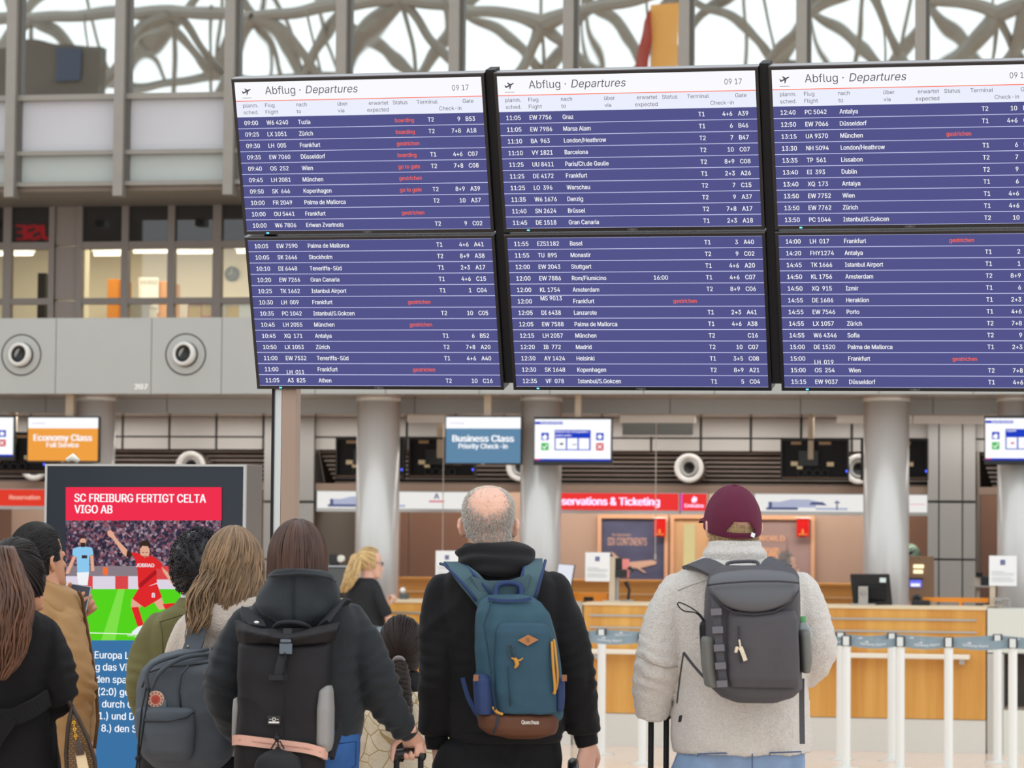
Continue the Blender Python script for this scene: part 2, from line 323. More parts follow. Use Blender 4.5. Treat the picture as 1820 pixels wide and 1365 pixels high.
# soffits, fascia
zf, zf2 = z0, Z(735, Y271, 910)
b = MB().box(XL, XR, Y26 + .03, Y271 + .05, zf, zf + .03); struct('ceiling_soffit', b, soff, 'shiny metal soffit under the grey bulkhead', 'ceiling')
b = MB(); ed = [XL + k * 1.13 for k in range(21)]
for a, c in zip(ed, ed[1:]): b.box(a + .004, c - .004, Y271, Y271 + .02, zf2, zf)
b.mi = 1; b.box(XL, XR, Y271 + .015, Y271 + .04, zf2, zf); struct('trim_3', b, [fascm, mat('joint_grey', '#7b7c79')], 'pale blue grey fascia band behind the columns', 'fascia')
struct('ceiling_counter', MB().box(XL, XR, Y271 + .02, Y279 + 2.6, zf2, zf2 + .03), soff, 'shiny metal soffit over the check-in counters', 'ceiling')
# wall panels, louvres, beams of each recess
zp1, zp2, zl, zb = Z(778, Y279), Z(800, Y279), Z(861, Y279), Z(874, Y279)
b = MB(); g0 = X(218, Y279, 760); pw = X(301, Y279, 760) - g0
k = int((XL - g0) / pw)
while g0 + k * pw < XR:
    a = g0 + k * pw; b.box(a + .012, a + pw - .012, Y279, Y279 + .03, zp1 + .008, zf2 - .004); b.box(a + .012, a + pw - .012, Y279, Y279 + .03, zp2, zp1 - .008); k += 1
b.mi = 1; b.box(XL, XR, Y279 + .03, Y279 + .06, zp2, zf2)
struct('wall_panels', b, [panm, mat('joint_dark', '#4b4a47', .6)], 'beige wall panels with dark joints under the soffit', 'wall')
def recess(n, pa, pb, label):
    xa, xb = X(pa, Y279, 830), X(pb, Y279, 830); r = thing('trim_%d' % n, label, 'louvre', (xa, Y279, 0), kind='structure'); w = xb - xa
    sl = MB(); nsl = 8
    for i in range(nsl):
        z = zp2 - (i + .5) * (zp2 - zl) / nsl; y = .06 + .25 * i / nsl
        sl.rings([[(x, y + dy, z + dz) for dy, dz in ((0, -.011), (.004, -.012), (.012, .008), (.006, .009))] for x in (.12 - .1 * (1 - i / nsl), w - .02)])
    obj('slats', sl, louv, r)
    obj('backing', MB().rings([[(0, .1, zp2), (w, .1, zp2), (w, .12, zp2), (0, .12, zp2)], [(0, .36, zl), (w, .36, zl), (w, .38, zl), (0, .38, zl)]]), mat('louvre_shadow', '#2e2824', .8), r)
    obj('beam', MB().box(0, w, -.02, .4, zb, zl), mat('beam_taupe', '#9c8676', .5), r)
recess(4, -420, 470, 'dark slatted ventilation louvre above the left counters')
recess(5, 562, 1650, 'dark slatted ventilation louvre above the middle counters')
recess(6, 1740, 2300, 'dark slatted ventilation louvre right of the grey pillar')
def pillar(n, a, b, y, js, label):
    m = MB(); ed = [X(a, y)] + [X(j, y) for j in js] + [X(b, y)]
    for p, q in zip(ed, ed[1:]):
        for z_0, z_1 in ((0, Z(995, y, a)), (Z(993, y, a), Z(893, y, a)), (Z(890, y, a), zf2)): m.box(p + .006, q - .006, y, y + .03, z_0 + .004, z_1 - .004)
    m.mi = 1; m.box(ed[0] + .004, ed[-1] - .004, y + .025, y + 1.9, 0, zf2)
    struct('trim_%d' % n, m, [pillm, mat('joint_dark', '#4b4a47')], label, 'pillar')
YP = Y279 - .06
pillar(7, 470, 560, YP, (525,), 'grey panelled pillar behind the board stand')
pillar(8, 1648, 1735, YP, (1669, 1711), 'grey panelled pillar on the right with dark joints')
# recess back wall
zk = Z(905, Y279)
b = MB().box(XL, XR, Y295, Y295 + .1, 0, zf2); struct('wall_back', b, tan, 'tan wall behind the check-in counters', 'wall')
b = MB()
for a, c in ((-60, 20), (713, 727), (731, 832), (1608, 1660), (1725, 1780)): b.box(X(a, Y295, 950), X(c, Y295, 950), Y295 - .03, Y295, 0, zf2)
struct('wall_back_panels', b, brown, 'dark brown panels on the tan wall', 'wall')
struct('wall_left', MB().box(XL - .2, XL, -10, Y295, 0, 3), panm, 'beige side wall of the hall far on the left', 'wall')
# columns
colm = mat('column_metal', '#cfcecb', .3, .25, var=.03, scale=1.5, stretch=(8, 8, .15))
for px, r, y in ((168, 35, 26.55), (671, 38.5, 26.55), (961, 36.5, 26.55), (1575, 40.5, 26.55), (1814, 41, 26.55)):
    Yc = YD(y) + .0; p = at(px, 900, Yc); rr = r * (p - EYEP).dot(fwd) / F
    m = MB().cyl((0, 0, 0), (0, 0, z0 + .02), rr, 40); m.cyl((0, 0, z0 - .04), (0, 0, z0 + .01), rr * 1.03, 40)
    o = tag(obj('column', m, colm, smooth=False), {168: 'silver round column behind the orange monitor', 671: 'silver round column behind the blond ponytail woman', 961: 'silver round column beside the red ticketing sign', 1575: 'silver round column behind the black counter screen', 1814: 'silver round column at the right edge'}[px], 'column', 'round silver columns', 'structure')
    o.location = (p.x, Yc + rr * 0, 0)
    for pl_ in o.data.polygons: pl_.use_smooth = len(pl_.vertices) == 4
# warm downlights over the counters
for px in (60, 300, 620, 780, 940, 1100, 1260, 1420, 1580, 1800):
    p = at(px, 740, Y279 + .9); o = thing('downlight', 'x', 'lamp', (p.x, Y279 + .9, zf2), group='round downlights over the counters'); o['label'] = 'small round warm downlight in the soffit over the counters'
    obj('rim', MB().lathe([(.05, -.004), (.075, -.006), (.08, 0)], n=20), mat('white_metal', '#e8e8e4'), o)
    obj('lens', MB().lathe([(0, -.003), (.05, -.003)], n=20), glow('warm_lens', '#ffd9a8', 6), o)
for px in (0, 200, 420, 640, 860, 1080, 1300, 1520, 1740):  # unseen fill lamps added under the soffit to brighten the wall panels
    l = bpy.data.lights.new('soffit_fill', 'AREA'); l.energy = 4.5; l.color = (1, .97, .93); l.size = .9; l.size_y = .15; l.shape = 'RECTANGLE'
    lo = bpy.data.objects.new('soffit_fill', l); COL.objects.link(lo); lo.location = (X(px, Y271 + .47), Y271 + .47, zf2 - .02)
for px in (100, 640, 900, 1150, 1400, 1600, 1850):
    l = bpy.data.lights.new('counter_light', 'AREA'); l.energy = 28; l.color = (1, .91, .82); l.size = 1.2; l.size_y = .6; l.shape = 'RECTANGLE'
    lo = bpy.data.objects.new('counter_light', l); COL.objects.link(lo); lo.location = (X(px, Y279 + .9), Y279 + .9, zf2 - .03)
# roof trusses behind the camera: seen mirrored in the upper windows
rnd = random.Random(5)
def truss(n, y, x0, x1, zlo, zhi, seed, label):
    rn = random.Random(seed); m = MB(); x = x0; lo = []; hi = []
    while x < x1:
        lo.append(Vector((x, y + rn.uniform(-1, 1), zlo + rn.uniform(-.5, .5)))); hi.append(Vector((x + rn.uniform(-1, 1), y + 2.5 + rn.uniform(-1, 1), zhi + rn.uniform(-.6, .6)))); x += rn.uniform(2.2, 3.4)
    for i in range(len(lo) - 1):
        m.tube([lo[i], lo[i + 1]], .15, 8); m.tube([hi[i], hi[i + 1]], .17, 8)
        m.tube([lo[i], (lo[i] + hi[i + 1]) / 2 + Vector((.3, 0, .3)), hi[i + 1]], [.2, .14, .2], 8)
        if rn.random() < .75: m.tube([hi[i], (hi[i] + lo[i + 1]) / 2, lo[i + 1]], [.14, .11, .17], 8)
        m.tube([lo[i], hi[i]], .05, 6); m.tube([lo[i] + Vector((1.2, 0, 0)), hi[i] + Vector((1.2, .5, 0))], .04, 6)
    struct('ceiling_truss_%d' % n, m, steel, label, 'truss')
truss(1, -16, -32, 12, 10.2, 13.2, 3, 'grey steel roof truss over the near end of the hall')
truss(2, -24, -36, 14, 13.4, 16.6, 8, 'grey steel roof truss over the far end of the hall')

# things across the hall that the upper panes mirror
def mirrored(px, py, dist):
    p = at(px, py, Y27); d = ray(px, py); d = Vector((d.x, -d.y, d.z)); return p + d * (dist / abs(d.y))
def far_box(name, label, cat, px0, py0, px1, py1, dist, m, depth=.4, to_floor=False):
    a, b = mirrored(px0, py1, dist), mirrored(px1, py0, dist); x0, x1 = min(a.x, b.x), max(a.x, b.x); y = a.y
    return tag(obj(name, MB().box(x0, x1, y - depth, y, 0 if to_floor else a.z, b.z), m), label, cat, kind='structure')
far_box('wall_gallery', 'dark brown gallery front across the hall, mirrored in the upper panes', 'wall', -80, 78, 186, 230, 37, mat('gallery_brown', '#5f564e', .7, var=.1, scale=1.5), .4, True)
far_box('window_40', 'dark navy gallery window across the hall, mirrored in the second upper pane', 'window', 88, 84, 132, 140, 36.9, mat('gallery_navy', '#343a4c', .3), .05)
far_box('trim_40', 'orange wall panel across the hall, mirrored in an upper pane', 'panel', 1156, 8, 1208, 230, 37, mat('gallery_orange', '#dba058', .7), .3, True)
m = MB(); q = [mirrored(px, py, 36.8) for px, py in ((1112, 132), (1122, 80), (1140, 40), (1156, 18), (1156, 60), (1146, 100), (1146, 132))]; m.rings([[v for v in q], [v + Vector((0, -.3, 0)) for v in q]])
struct('trim_41', m, mat('gallery_red', '#9a3a2e', .6), 'dark red curved fin across the hall beside the orange panel', 'panel')
# ================================================================== SIGNS, MONITORS, COUNTERS
white = mat('white_metal', '#e8e8e4', .4); black = mat('black_plastic', '#17181b', .38); blackm = mat('black_matt', '#1c1c1e', .6)
alu = mat('aluminium', '#b9bab8', .35, .7); steelb = mat('beige_pole', '#bfae98', .4)
scrW = glow('screen_white', '#fbfcff', 1.05)
YS = Y279 - .02
def lightbox(px0, px1, label, col, k, py0=876, py1=905):
    a, b = at(px0, py1, YS), at(px1, py0, YS); zz0, zz1 = Z(905.5, YS), Z(875.5, YS)
    o = thing('lightbox_sign', label, 'sign', (a.x, YS, zz0)); w, h = b.x - a.x, zz1 - zz0
    obj('housing', MB().box(0, w, .004, .12, -.03, h + .01), alu, o); obj('sign_face', MB().box(.01, w - .01, 0, .01, 0, h), glow(col[0], col[1], k), o)
    return o, w, h
def skyline(o, x, k):
    d = glow('sign_navy', '#5a6390', .8); g = glow('sign_lilac', '#b7bcd6', .9)
    m = MB(); m.box(x, x + .42 * k, -.004, -.002, .035, .085); m.prism([(x + .1 * k, .085), (x + .2 * k, .108), (x + .35 * k, .108), (x + .46 * k, .085)], -.004, -.002); m.box(x + .42 * k, x + .7 * k, -.004, -.002, .015, .035)
    obj('skyline', m, g, o)
    m = MB(); m.box(x - .02, x + .26 * k, -.006, -.004, .014, .036); m.box(x, x + .03, -.006, -.004, .036, .085)
    m.box(x + .60 * k, x + .612 * k, -.006, -.004, .014, .1); m.box(x + .585 * k, x + .63 * k, -.006, -.004, .075, .088); m.prism([(x + .36 * k, .06), (x + .38 * k, .085), (x + .48 * k, .085), (x + .52 * k, .055)], -.005, -.004)
    obj('skyline_navy', m, d, o)  # navy parts of the skyline drawing
o, w, h = lightbox(562, 834, 'white backlit sign with a blue skyline drawing behind the bald man', ('sign_white', '#f1efec'), .95); skyline(o, .13, 1)
mb = MB(); text(mb, 'A', w - .3, .09, .05, -.002, 'C', bold=.03); obj('logo_tail', mb, glow('sign_navy', '#5a6390', .8), o)
mb = MB(); mb.box(w - .37, w - .23, -.003, 0, .06, .075); obj('logo_bar', mb, glow('logo_red', '#e0697a', .9), o)
o, w, h = lightbox(925, 1208, 'red backlit sign reading Reservations & Ticketing', ('sign_red', '#ee3a38'), 1.0)
pinkt = glow('neon_pink', '#ffd2f6', 1.5)
mb = MB(); text(mb, 'Reservations & Ticketing', X(1172, YS, 890) - X(925, YS, 890), .045, .068, -.003, 'R', bold=.035, width=X(1172, YS, 890) - X(979, YS, 890)); obj('sign_lettering', mb, pinkt, o)
o, w, h = lightbox(1210, 1258, 'small red backlit airline logo sign right of the ticketing sign', ('sign_red', '#ee3a38'), .95)
mb = MB(); mb.prism([(w * .42, .075), (w * .40, .1), (w * .5, .135), (w * .52, .118), (w * .6, .12), (w * .6, .095), (w * .55, .075)], -.004, -.001); text(mb, 'Emirates', w / 2, .03, .032, -.003, 'C', bold=.02, width=w * .7); obj('sign_lettering', mb, pinkt, o)
obj('edge_strip', MB().box(.0, .014, -.004, 0, 0, h), glow('neon_magenta', '#ff50d0', 1.0), o)
o, w, h = lightbox(1266, 1338, 'short cream backlit panel behind the maroon cap', ('sign_cream', '#e9dcb4'), .7)
o, w, h = lightbox(1340, 1650, 'long white backlit sign with a grey blue skyline drawing', ('sign_white', '#f1efec'), .95); skyline(o, .13, 1)
mb = MB(); mb.box(w - .16, w - .03, -.003, 0, .065, .075); obj('logo_bar', mb, glow('logo_pink', '#f3c3cc', .9), o)
o, w, h = lightbox(-70, 82, 'red backlit sign left of the news display', ('sign_orange_red', '#e5402f'), .95)
mb = MB(); text(mb, 'Reservation', w * .93, .06, .04, -.003, 'R', bold=.02); obj('sign_lettering', mb, glow('sign_peach', '#ffc9b4', .9), o)
# back wall displays
def wall_sheet(name, label, cat, px0, py0, px1, py1, m, frame=None, y=Y295, t=.02):
    a, b = at(px0, py1, y), at(px1, py0, y); o = thing(name, label, cat, (a.x, y, a.z)); w, h = b.x - a.x, b.z - a.z
    obj('sheet', MB().box(0, w, -t, 0, 0, h), m, o)
    if frame: f = .035; obj('frame', MB().box(-f, 0, -t - .02, 0, -f, h + f).box(w, w + f, -t - .02, 0, -f, h + f).box(0, w, -t - .02, 0, h, h + f).box(0, w, -t - .02, 0, -f, 0), frame, o)
    return o, w, h
frm = mat('poster_frame', '#c79c7c', .5)
nightm = mat('poster_night', '#454a66', .55, var=.35, varscale=2.0, stretch=(1, 1, 2.5)); sunm = mat('poster_dusk', '#8f7a78', .55, var=.2, varscale=1.2, stretch=(.4, 1, 2))
o, w, h = wall_sheet('poster', 'dark blue travel poster reading SIX CONTINENTS with a jet', 'poster', 1069, 922, 1182, 1046, nightm, frm)
pt = mat('poster_letters', '#d0ab9a', .6)
mb = MB(); text(mb, 'fly between', .1, h * .75, .024, -.024); text(mb, 'SIX CONTINENTS', .06, h * .62, .07, -.024, 'L', bold=.01, width=w * .62); obj('poster_lettering', mb, pt, o)
mb = MB(); zz = h * .36; mb.prism([(w * .28, zz - .02), (w * .42, zz + .012), (w * .8, zz + .035), (w * .88, zz + .02), (w * .86, zz - .005), (w * .6, zz - .045), (w * .4, zz - .04)], -.026, -.021)
mb.prism([(w * .5, zz - .02), (w * .56, zz - .02), (w * .72, zz - .085), (w * .68, zz - .085)], -.028, -.022); mb.prism([(w * .14, zz + .11), (w * .19, zz + .1), (w * .36, zz + .01), (w * .3, zz - .01)], -.027, -.022); obj('poster_jet', mb, mat('poster_jet', '#c0a08e', .6), o)
o, w, h = wall_sheet('display_window', 'cream lit display window between the two posters', 'window', 1198, 922, 1262, 1050, mat('display_tan', '#b8956f', .5), frm); o.name = 'display_panel'; o['category'] = 'panel'
obj('light_strip', MB().box(.09, .2, -.026, -.02, .12, h - .05), glow('display_cream', '#f0dca0', .8), o)
o, w, h = wall_sheet('poster', 'dusk city poster behind the man in the maroon cap', 'poster', 1300, 924, 1442, 1050, sunm, frm)
mb = MB(); text(mb, 'WORLD', w * .34, h * .7, .05, -.024, 'L', bold=.01); text(mb, 'ON BOARD', w * .3, h * .48, .085, -.024, 'L', bold=.03, width=w * .3); obj('poster_lettering', mb, mat('poster_peach', '#e0ae86', .6), o)
obj('poster_tower', MB().prism([(w * .69, h * .1), (w * .70, h * .75), (w * .71, h * .1)], -.026, -.021), mat('poster_tower', '#5a4a4a', .6), o)
def pennant(px0, px1, label):
    y = Y295 - .07; a, b = at(px0, 954, y), at(px1, 921, y); o = thing('pennant', label, 'flag', (a.x, y, a.z), group='red airline pennants'); w, h = b.x - a.x, b.z - a.z
    m = MB(); n = 8
    m.rings([[(w * k / n, .006 * math.sin(k * 2.2) + dy, z) for k in range(n + 1) for dy in (0,)] + [(w * k / n, .006 * math.sin(k * 2.2) + .004, z) for k in range(n, -1, -1)] for z in (0, h * .5, h)])
    obj('cloth', m, mat('pennant_red', '#c01212', .7), o)
    mb = MB(); mb.prism([(w * .42, h * .2), (w * .4, h * .3), (w * .5, h * .45), (w * .58, h * .34), (w * .6, h * .2)], -.012, -.008); mb.box(w * .15, w * .85, -.012, -.008, h * .1, h * .16); obj('emblem', mb, mat('pennant_gold', '#d98a4a', .6), o)
    obj('rod', MB().cyl((-.01, 0, h), (w + .01, 0, h), .006, 8), alu, o)
    obj('hook', MB().cyl((w / 2, 0, h), (w / 2, .07, h + .01), .004, 6), alu, o)
pennant(1162, 1183, 'red airline pennant hanging on the dark blue poster'); pennant(1416, 1438, 'red airline pennant hanging on the dusk city poster')
# hanging monitors
def hang(px0, py0, px1, py1, poles, Y, label, group, frame=black):
    a, b = at(px0, py1, Y), at(px1, py0, Y); w, h = b.x - a.x, at((px0 + px1) / 2, py0, Y).z - at((px0 + px1) / 2, py1, Y).z; zc = at((px0 + px1) / 2, py1, Y).z
    o = thing('information_monitor', label, 'monitor', (a.x, Y, zc), group=group)
    obj('housing', MB().box(0, w, 0, .05, 0, h), frame, o, bevel=.006)
    for p0, p1, tz, dy in poles:
        q0, q1 = X(p0, Y, 720) - a.x, X(p1, Y, 720) - a.x; obj('pole', MB().box(q0, q1, .05 + dy, .11 + dy, h * .5, tz - zc), steelb, o, bevel=.004)
    return o, w, h
YM = YD(26.22)
ggrp = 'monitors hanging over the counters'
def classm(px0, py0, px1, py1, pole, name, col, l1, l2, label):
    o, w, h = hang(px0, py0, px1, py1, [(*pole, z0 + .005, 0)], YM, label, ggrp)
    s = obj('screen', MB().box(.012, w - .012, -.004, 0, .015, h * .74), glow(name, col, 1.0), o)
    obj('header_band', MB().box(.012, w - .012, -.004, 0, h * .74, h - .012), scrW, o)
    mb = MB(); text(mb, l1, w / 2, h * .47, .055, -.007, 'C', bold=.035, width=w * (.80 if 'Eco' in l1 else .79)); text(mb, l2, w / 2, h * .33, .042, -.007, 'C', bold=.03, width=w * (.44 if 'Eco' in l1 else .63)); obj('screen_lettering', mb, scrW, o)
    mb = MB(); text(mb, 'eurowings', .05, h * .83, .018, -.007, 'L'); obj('header_lettering', mb, glow('header_lilac', '#b9a6cf', 1), o)
    obj('status_light', MB().box(w * .48, w * .52, -.003, 0, .003, .008), alu, o)
classm(47, 740, 177, 822, (113, 127), 'screen_orange', '#f0a145', 'Economy Class', 'Full Service', 'orange monitor reading Economy Class Full Service')
classm(790, 739, 928, 826, (858, 871), 'screen_slate', '#6288a8', 'Business Class', 'Priority Check-in', 'slate blue monitor reading Business Class Priority Check-in')
sb = glow('screen_blue', '#2241c4', 1.0)
def secm(px0, py0, px1, py1, pole, lines, label, tint=None):
    o, w, h = hang(px0, py0, px1, py1, [(*pole, z0 + .005, 0)], YM, label, ggrp)
    mb = MB(); mb.box(.01, w - .01, -.004, 0, h * .11, h * .95)
    mb.mi = 1; mb.box(.01, w - .01, -.007, -.004, h * .09, h * .13); mb.box(.012, w * .37, -.007, -.004, h * .845, h * .9); mb.box(w * .27, w * .73, -.007, -.004, h * .31, h * .73)
    for x in (.1, .8): mb.box(w * x, w * (x + .095), -.007, -.004, h * .52, h * .67)
    mb.mi = 0; text(mb, 'Security information', .06, h * .857, .016, -.009, bold=.02, width=w * .27); text(mb, lines[0], w * .285, h * .675, .016, -.009, bold=.02, width=w * lines[2])
    if lines[1]: text(mb, lines[1], w * .285, h * .6, .016, -.009, bold=.02, width=w * .2)
    for k in range(3): mb.box(w * (.285 + .148 * k), w * (.285 + .148 * k + .13), -.009, -.007, h * .33, h * .56)
    mb.ball((w * .15, -.009, h * .58), w * .025, .002, h * .055, 10, 6); mb.box(w * .115, w * .14, -.01, -.008, h * .54, h * .6); mb.ball((w * .847, -.009, h * .59), w * .03, .002, h * .045, 10, 6)
    mb.mi = 2; mb.box(w * .1, w * .195, -.007, -.004, h * .31, h * .46); mb.mi = 3; mb.box(w * .8, w * .895, -.007, -.004, h * .31, h * .46); mb.box(.012, w * .09, -.009, -.007, h * .105, h * .13)
    mb.mi = 0; mb.prism([(w * .115, h * .385), (w * .14, h * .33), (w * .185, h * .43), (w * .175, h * .44), (w * .14, h * .36), (w * .123, h * .4)], -.01, -.008)
    for sg in (1, -1): mb.prism([(w * .847 - sg * .02 - .006, h * .43), (w * .847 - sg * .02 + .006, h * .43), (w * .847 + sg * .02 + .006, h * .34), (w * .847 + sg * .02 - .006, h * .34)], -.01, -.008)
    mb.mi = 4; mb.box(w * .34, w * .38, -.011, -.009, h * .42, h * .46); mb.box(w * .5, w * .55, -.011, -.009, h * .42, h * .435)
    obj('screen', mb, [scrW, sb, glow('tile_green', '#57c463', .95), glow('tile_red', '#d8333d', .95), glow('tile_pink', '#e26a8d', .9) if tint else glow('item_grey', '#5a5a66', .6)], o)
secm(948, 741, 1088, 827, (1020, 1031), ('Batteries (not rechargeable) /', 'power packs', .42), 'white and blue security screen beside the ticketing sign')
secm(1749, 739, 1890, 826, (1822, 1833), ('Liquids', '', .12), 'white and blue security screen at the right edge', 1)
secm(-114, 738, 26, 818, (-44, -32), ('Batteries (not rechargeable) /', 'power packs', .42), 'white and blue security screen cut by the left edge')
YR = YD(27.5)
def rearm(px0, py0, px1, py1, pole, label):
    o, w, h = hang(px0, py0, px1, py1, [(*pole, zf2 + .005, -.1)], YR, label, 'monitors seen from their open backs', blackm)
    mb = MB(); t = .015
    mb.box(0, w, -.05, 0, h - t, h).box(0, w, -.05, 0, 0, t).box(0, t, -.05, 0, t, h - t).box(w - t, w, -.05, 0, t, h - t); obj('rear_frame', mb, mat('charcoal_frame', '#2c2d2e', .5), o)
    obj('circuit_box', MB().box(w * .26, w * .56, -.04, 0, h * .34, h * .72), mat('circuit_black', '#0e0e10', .35), o, bevel=.004)
    obj('bracket', MB().box(w * .15, w * .3, -.03, 0, h * .86, h * .93).box(w * .56, w * .74, -.03, 0, h * .86, h * .93), mat('bracket_tan', '#a88863', .5), o)
    mb = MB(); mb.box(w * .15, w * .25, -.035, 0, h * .35, h * .45).box(w * .24, w * .32, -.035, 0, h * .27, h * .34).box(w * .68, w * .78, -.035, 0, h * .34, h * .44); obj('connector', mb, mat('connector_cream', '#e8d8b0', .5), o)
    mb = MB()
    for k in range(4): mb.tube([(w * (.3 + .12 * k + .05 * math.cos(t_)), -.03, h * (.17 + .09 * math.sin(t_))) for t_ in [j * .55 for j in range(12)]], .008, 6)
    obj('cable', mb, mat('cable_black', '#151515', .4), o)
    obj('tray', MB().box(t, w - t, -.045, -.001, t, h * .08), mat('tray_brown', '#6a4c34', .5), o)
    obj('status_light', MB().box(w * .96, w * .985, -.052, -.045, h * .2, h * .25), glow('led_blue', '#5060ff', 2), o)
rearm(598, 778, 720, 851, (655, 667), 'black open back of a monitor half behind the left column'); rearm(727, 778, 846, 851, (779, 790), 'black open back of a monitor beside the Business Class screen')
rearm(1388, 780, 1509, 854, (1437, 1447), 'black open back of a monitor left of the right hand column'); rearm(1530, 780, 1650, 854, (1585, 1596), 'black open back of a monitor behind the right hand column')
rearm(-40, 768, 86, 842, (20, 31), 'black open back of a monitor under the Economy Class screen')
# projecting nozzles on the louvres
def louvre_nozzle(px, py, label, r=26):
    y = Y279 - .1; p = at(px, py, y); rr = r * (p - EYEP).dot(fwd) / F; o = thing('air_nozzle', label, 'air nozzle', (p.x, y, p.z), group='cylindrical air nozzles in the louvres')
    obj('barrel', MB().lathe([(rr, .02), (rr, -.5)], axis=(0, -1, 0), n=36), mat('nozzle_silver', '#a89a8e', .25, .6), o, smooth=True)
    obj('front_ring', MB().lathe([(rr, .02), (rr * 1.0, .035), (rr * .9, .042), (rr * .66, .03), (rr * .62, .01)], axis=(0, -1, 0), n=36), mat('nozzle_ring', '#ecebe8', .35), o, smooth=True)
    obj('inner_ring', MB().lathe([(rr * .62, .01), (rr * .6, .028), (rr * .5, .03), (rr * .42, .02), (rr * .38, -.02)], axis=(-.1, -1, .1), n=36), nozg, o, smooth=True)
    obj('throat', MB().lathe([(rr * .42, .004), (0, -.03)], axis=(-.1, -1, .1), n=24), mat('nozzle_dark', '#1f1f1f'), o)
louvre_nozzle(1225, 832, 'white ringed cylindrical air nozzle above the ticketing sign'); louvre_nozzle(1527, 834, 'white ringed air nozzle half behind the right hand column', 27)
louvre_nozzle(926, 830, 'white ringed air nozzle beside the Business Class screen'); louvre_nozzle(340, 829, 'white ringed air nozzle peeping over the news display', 27); louvre_nozzle(62, 828, 'white ringed air nozzle under the Economy Class screen')
# roller shades
YSH = YD(27.3)
def shade(px0, px1, drop, cordpx, label):
    a, b = X(px0, YSH, 745), X(px1, YSH, 745); zt, zb_ = zf2, Z(751, YSH); o = thing('roller_shade', label, 'blind', (a, YSH, zb_), group='white roller shade boxes'); w = b - a
    obj('cassette', MB().box(0, w, 0, .09, 0, zt - zb_), mat('shade_white', '#f2f1ec', .4), o, bevel=.005)
    if drop:
        d = zb_ - Z(drop, YSH); obj('fabric', MB().box(.02, w - .02, .04, .045, -d, 0), mat('shade_grey', '#8c9293', .7), o); obj('hem_bar', MB().box(.02, w - .02, .034, .05, -d - .015, -d), mat('shade_white', '#f2f1ec'), o)
    if cordpx:
        x = X(cordpx, YSH, 850) - a; zc = Z(982, YSH) - zb_; obj('cord', MB().cyl((x, .02, zc), (x, .02, 0), .004, 6), mat('cord_white', '#ddd6cc', .6), o); obj('cord_weight', MB().cyl((x, .02, zc - .05), (x, .02, zc), .008, 8), mat('cord_white', '#ddd6cc'), o)
shade(1101, 1235, 772, 1165, 'half lowered grey roller shade in a white box'); shade(723, 793, 0, 787, 'white roller shade box left of the Business Class screen'); shade(1487, 1621, 0, None, 'white roller shade box behind the right hand column'); shade(1623, 1748, 0, None, 'white roller shade box left of the right security screen')
# check-in counters
wood = woodm('counter_wood', '#c98a38', '#e2ad5a'); woodd = woodm('back_counter_wood', '#b97d35', '#d59a4c', 'X')
kick = mat('kick_plate', '#d8d7d0', .3, var=.02); stone = mat('counter_edge', '#e0cfae', .4)
YC = YD(24.8); zct, zk1 = 1.13, .255
def counter(pa, pb, label):
    xa, xb = X(pa, YC, 1100), X(pb, YC, 1100); o = thing('checkin_counter', label, 'counter', (xa, YC, 0), group='wooden check-in counters'); w = xb - xa
    obj('carcass', MB().box(.01, w - .01, .03, .7, 0, zct - .02), mat('carcass_brown', '#8a6238', .5), o)
    obj('front_panel', MB().box(0, w, 0, .03, zk1 + .005, zct - .012), wood, o); obj('counter_top', MB().box(-.005, w + .005, -.01, .72, zct - .02, zct), stone, o)
    for z in (1.03, .935): obj('metal_strip', MB().box(.05, w - .07, -.012, 0, z - .007, z + .007), alu, o)
    obj('kick_plate', MB().box(0, w, .005, .04, 0, zk1), kick, o)
    b = MB().box(.0, w - .12, -.16, -.02, .73, .765); obj('bag_shelf', b, mat('shelf_white', '#ece5d6', .35), o, bevel=.006); obj('shelf_bracket', MB().box(.1, .14, -.1, 0, .69, .73).box(w - .2, w - .16, -.1, 0, .69, .73), alu, o)
    return o, xa, xb
o, cxa, cxb = counter(1037, 1752, 'wooden check-in counter behind the belt barriers')
counter(330, 1016, 'wooden check-in counter beside the blond ponytail woman'); counter(-420, 300, 'wooden check-in counter hidden behind the news display')
for pa, pb, label in ((1018, 1034, 'narrow grey panel between the two wooden counters'), (303, 328, 'narrow grey panel at the left end of the ponytail woman counter')):
    o = tag(obj('divider_panel', MB().box(0, X(pb, YC, 1100) - X(pa, YC, 1100), 0, .6, 0, zct - .01), mat('divider_grey', '#b7b2a8', .4)), label, 'panel'); o.location = (X(pa, YC, 1100), YC + .02, 0)
xa, xb = X(1755, YC, 1100), X(2300, YC, 1100)
o = thing('baggage_conveyor', 'pale grey baggage drop with a dark opening right of the wooden counter', 'conveyor', (xa, YC, 0)); w = xb - xa
cg = mat('conveyor_pale', '#d9dbd1', .35); x1 = X(1784, YC, 1200) - xa
obj('upper_panel', MB().box(0, w, 0, .5, Z(1160, YC, 1780), zct - .01), cg, o); obj('side_panel', MB().box(0, x1, 0, .5, 0, Z(1162, YC, 1780)), mat('conveyor_grey', '#bcbbb4', .35), o)
obj('opening', MB().box(x1, w, .35, .5, .28, Z(1166, YC, 1780)), mat('opening_dark', '#4f4a46', .6), o); obj('lower_panel', MB().box(x1, w, 0, .5, 0, Z(1262, YC, 1780)), cg, o); obj('belt', MB().box(x1, w, .02, .35, Z(1262, YC, 1780), Z(1258, YC, 1780)), mat('belt_grey', '#8b7f74', .6), o)
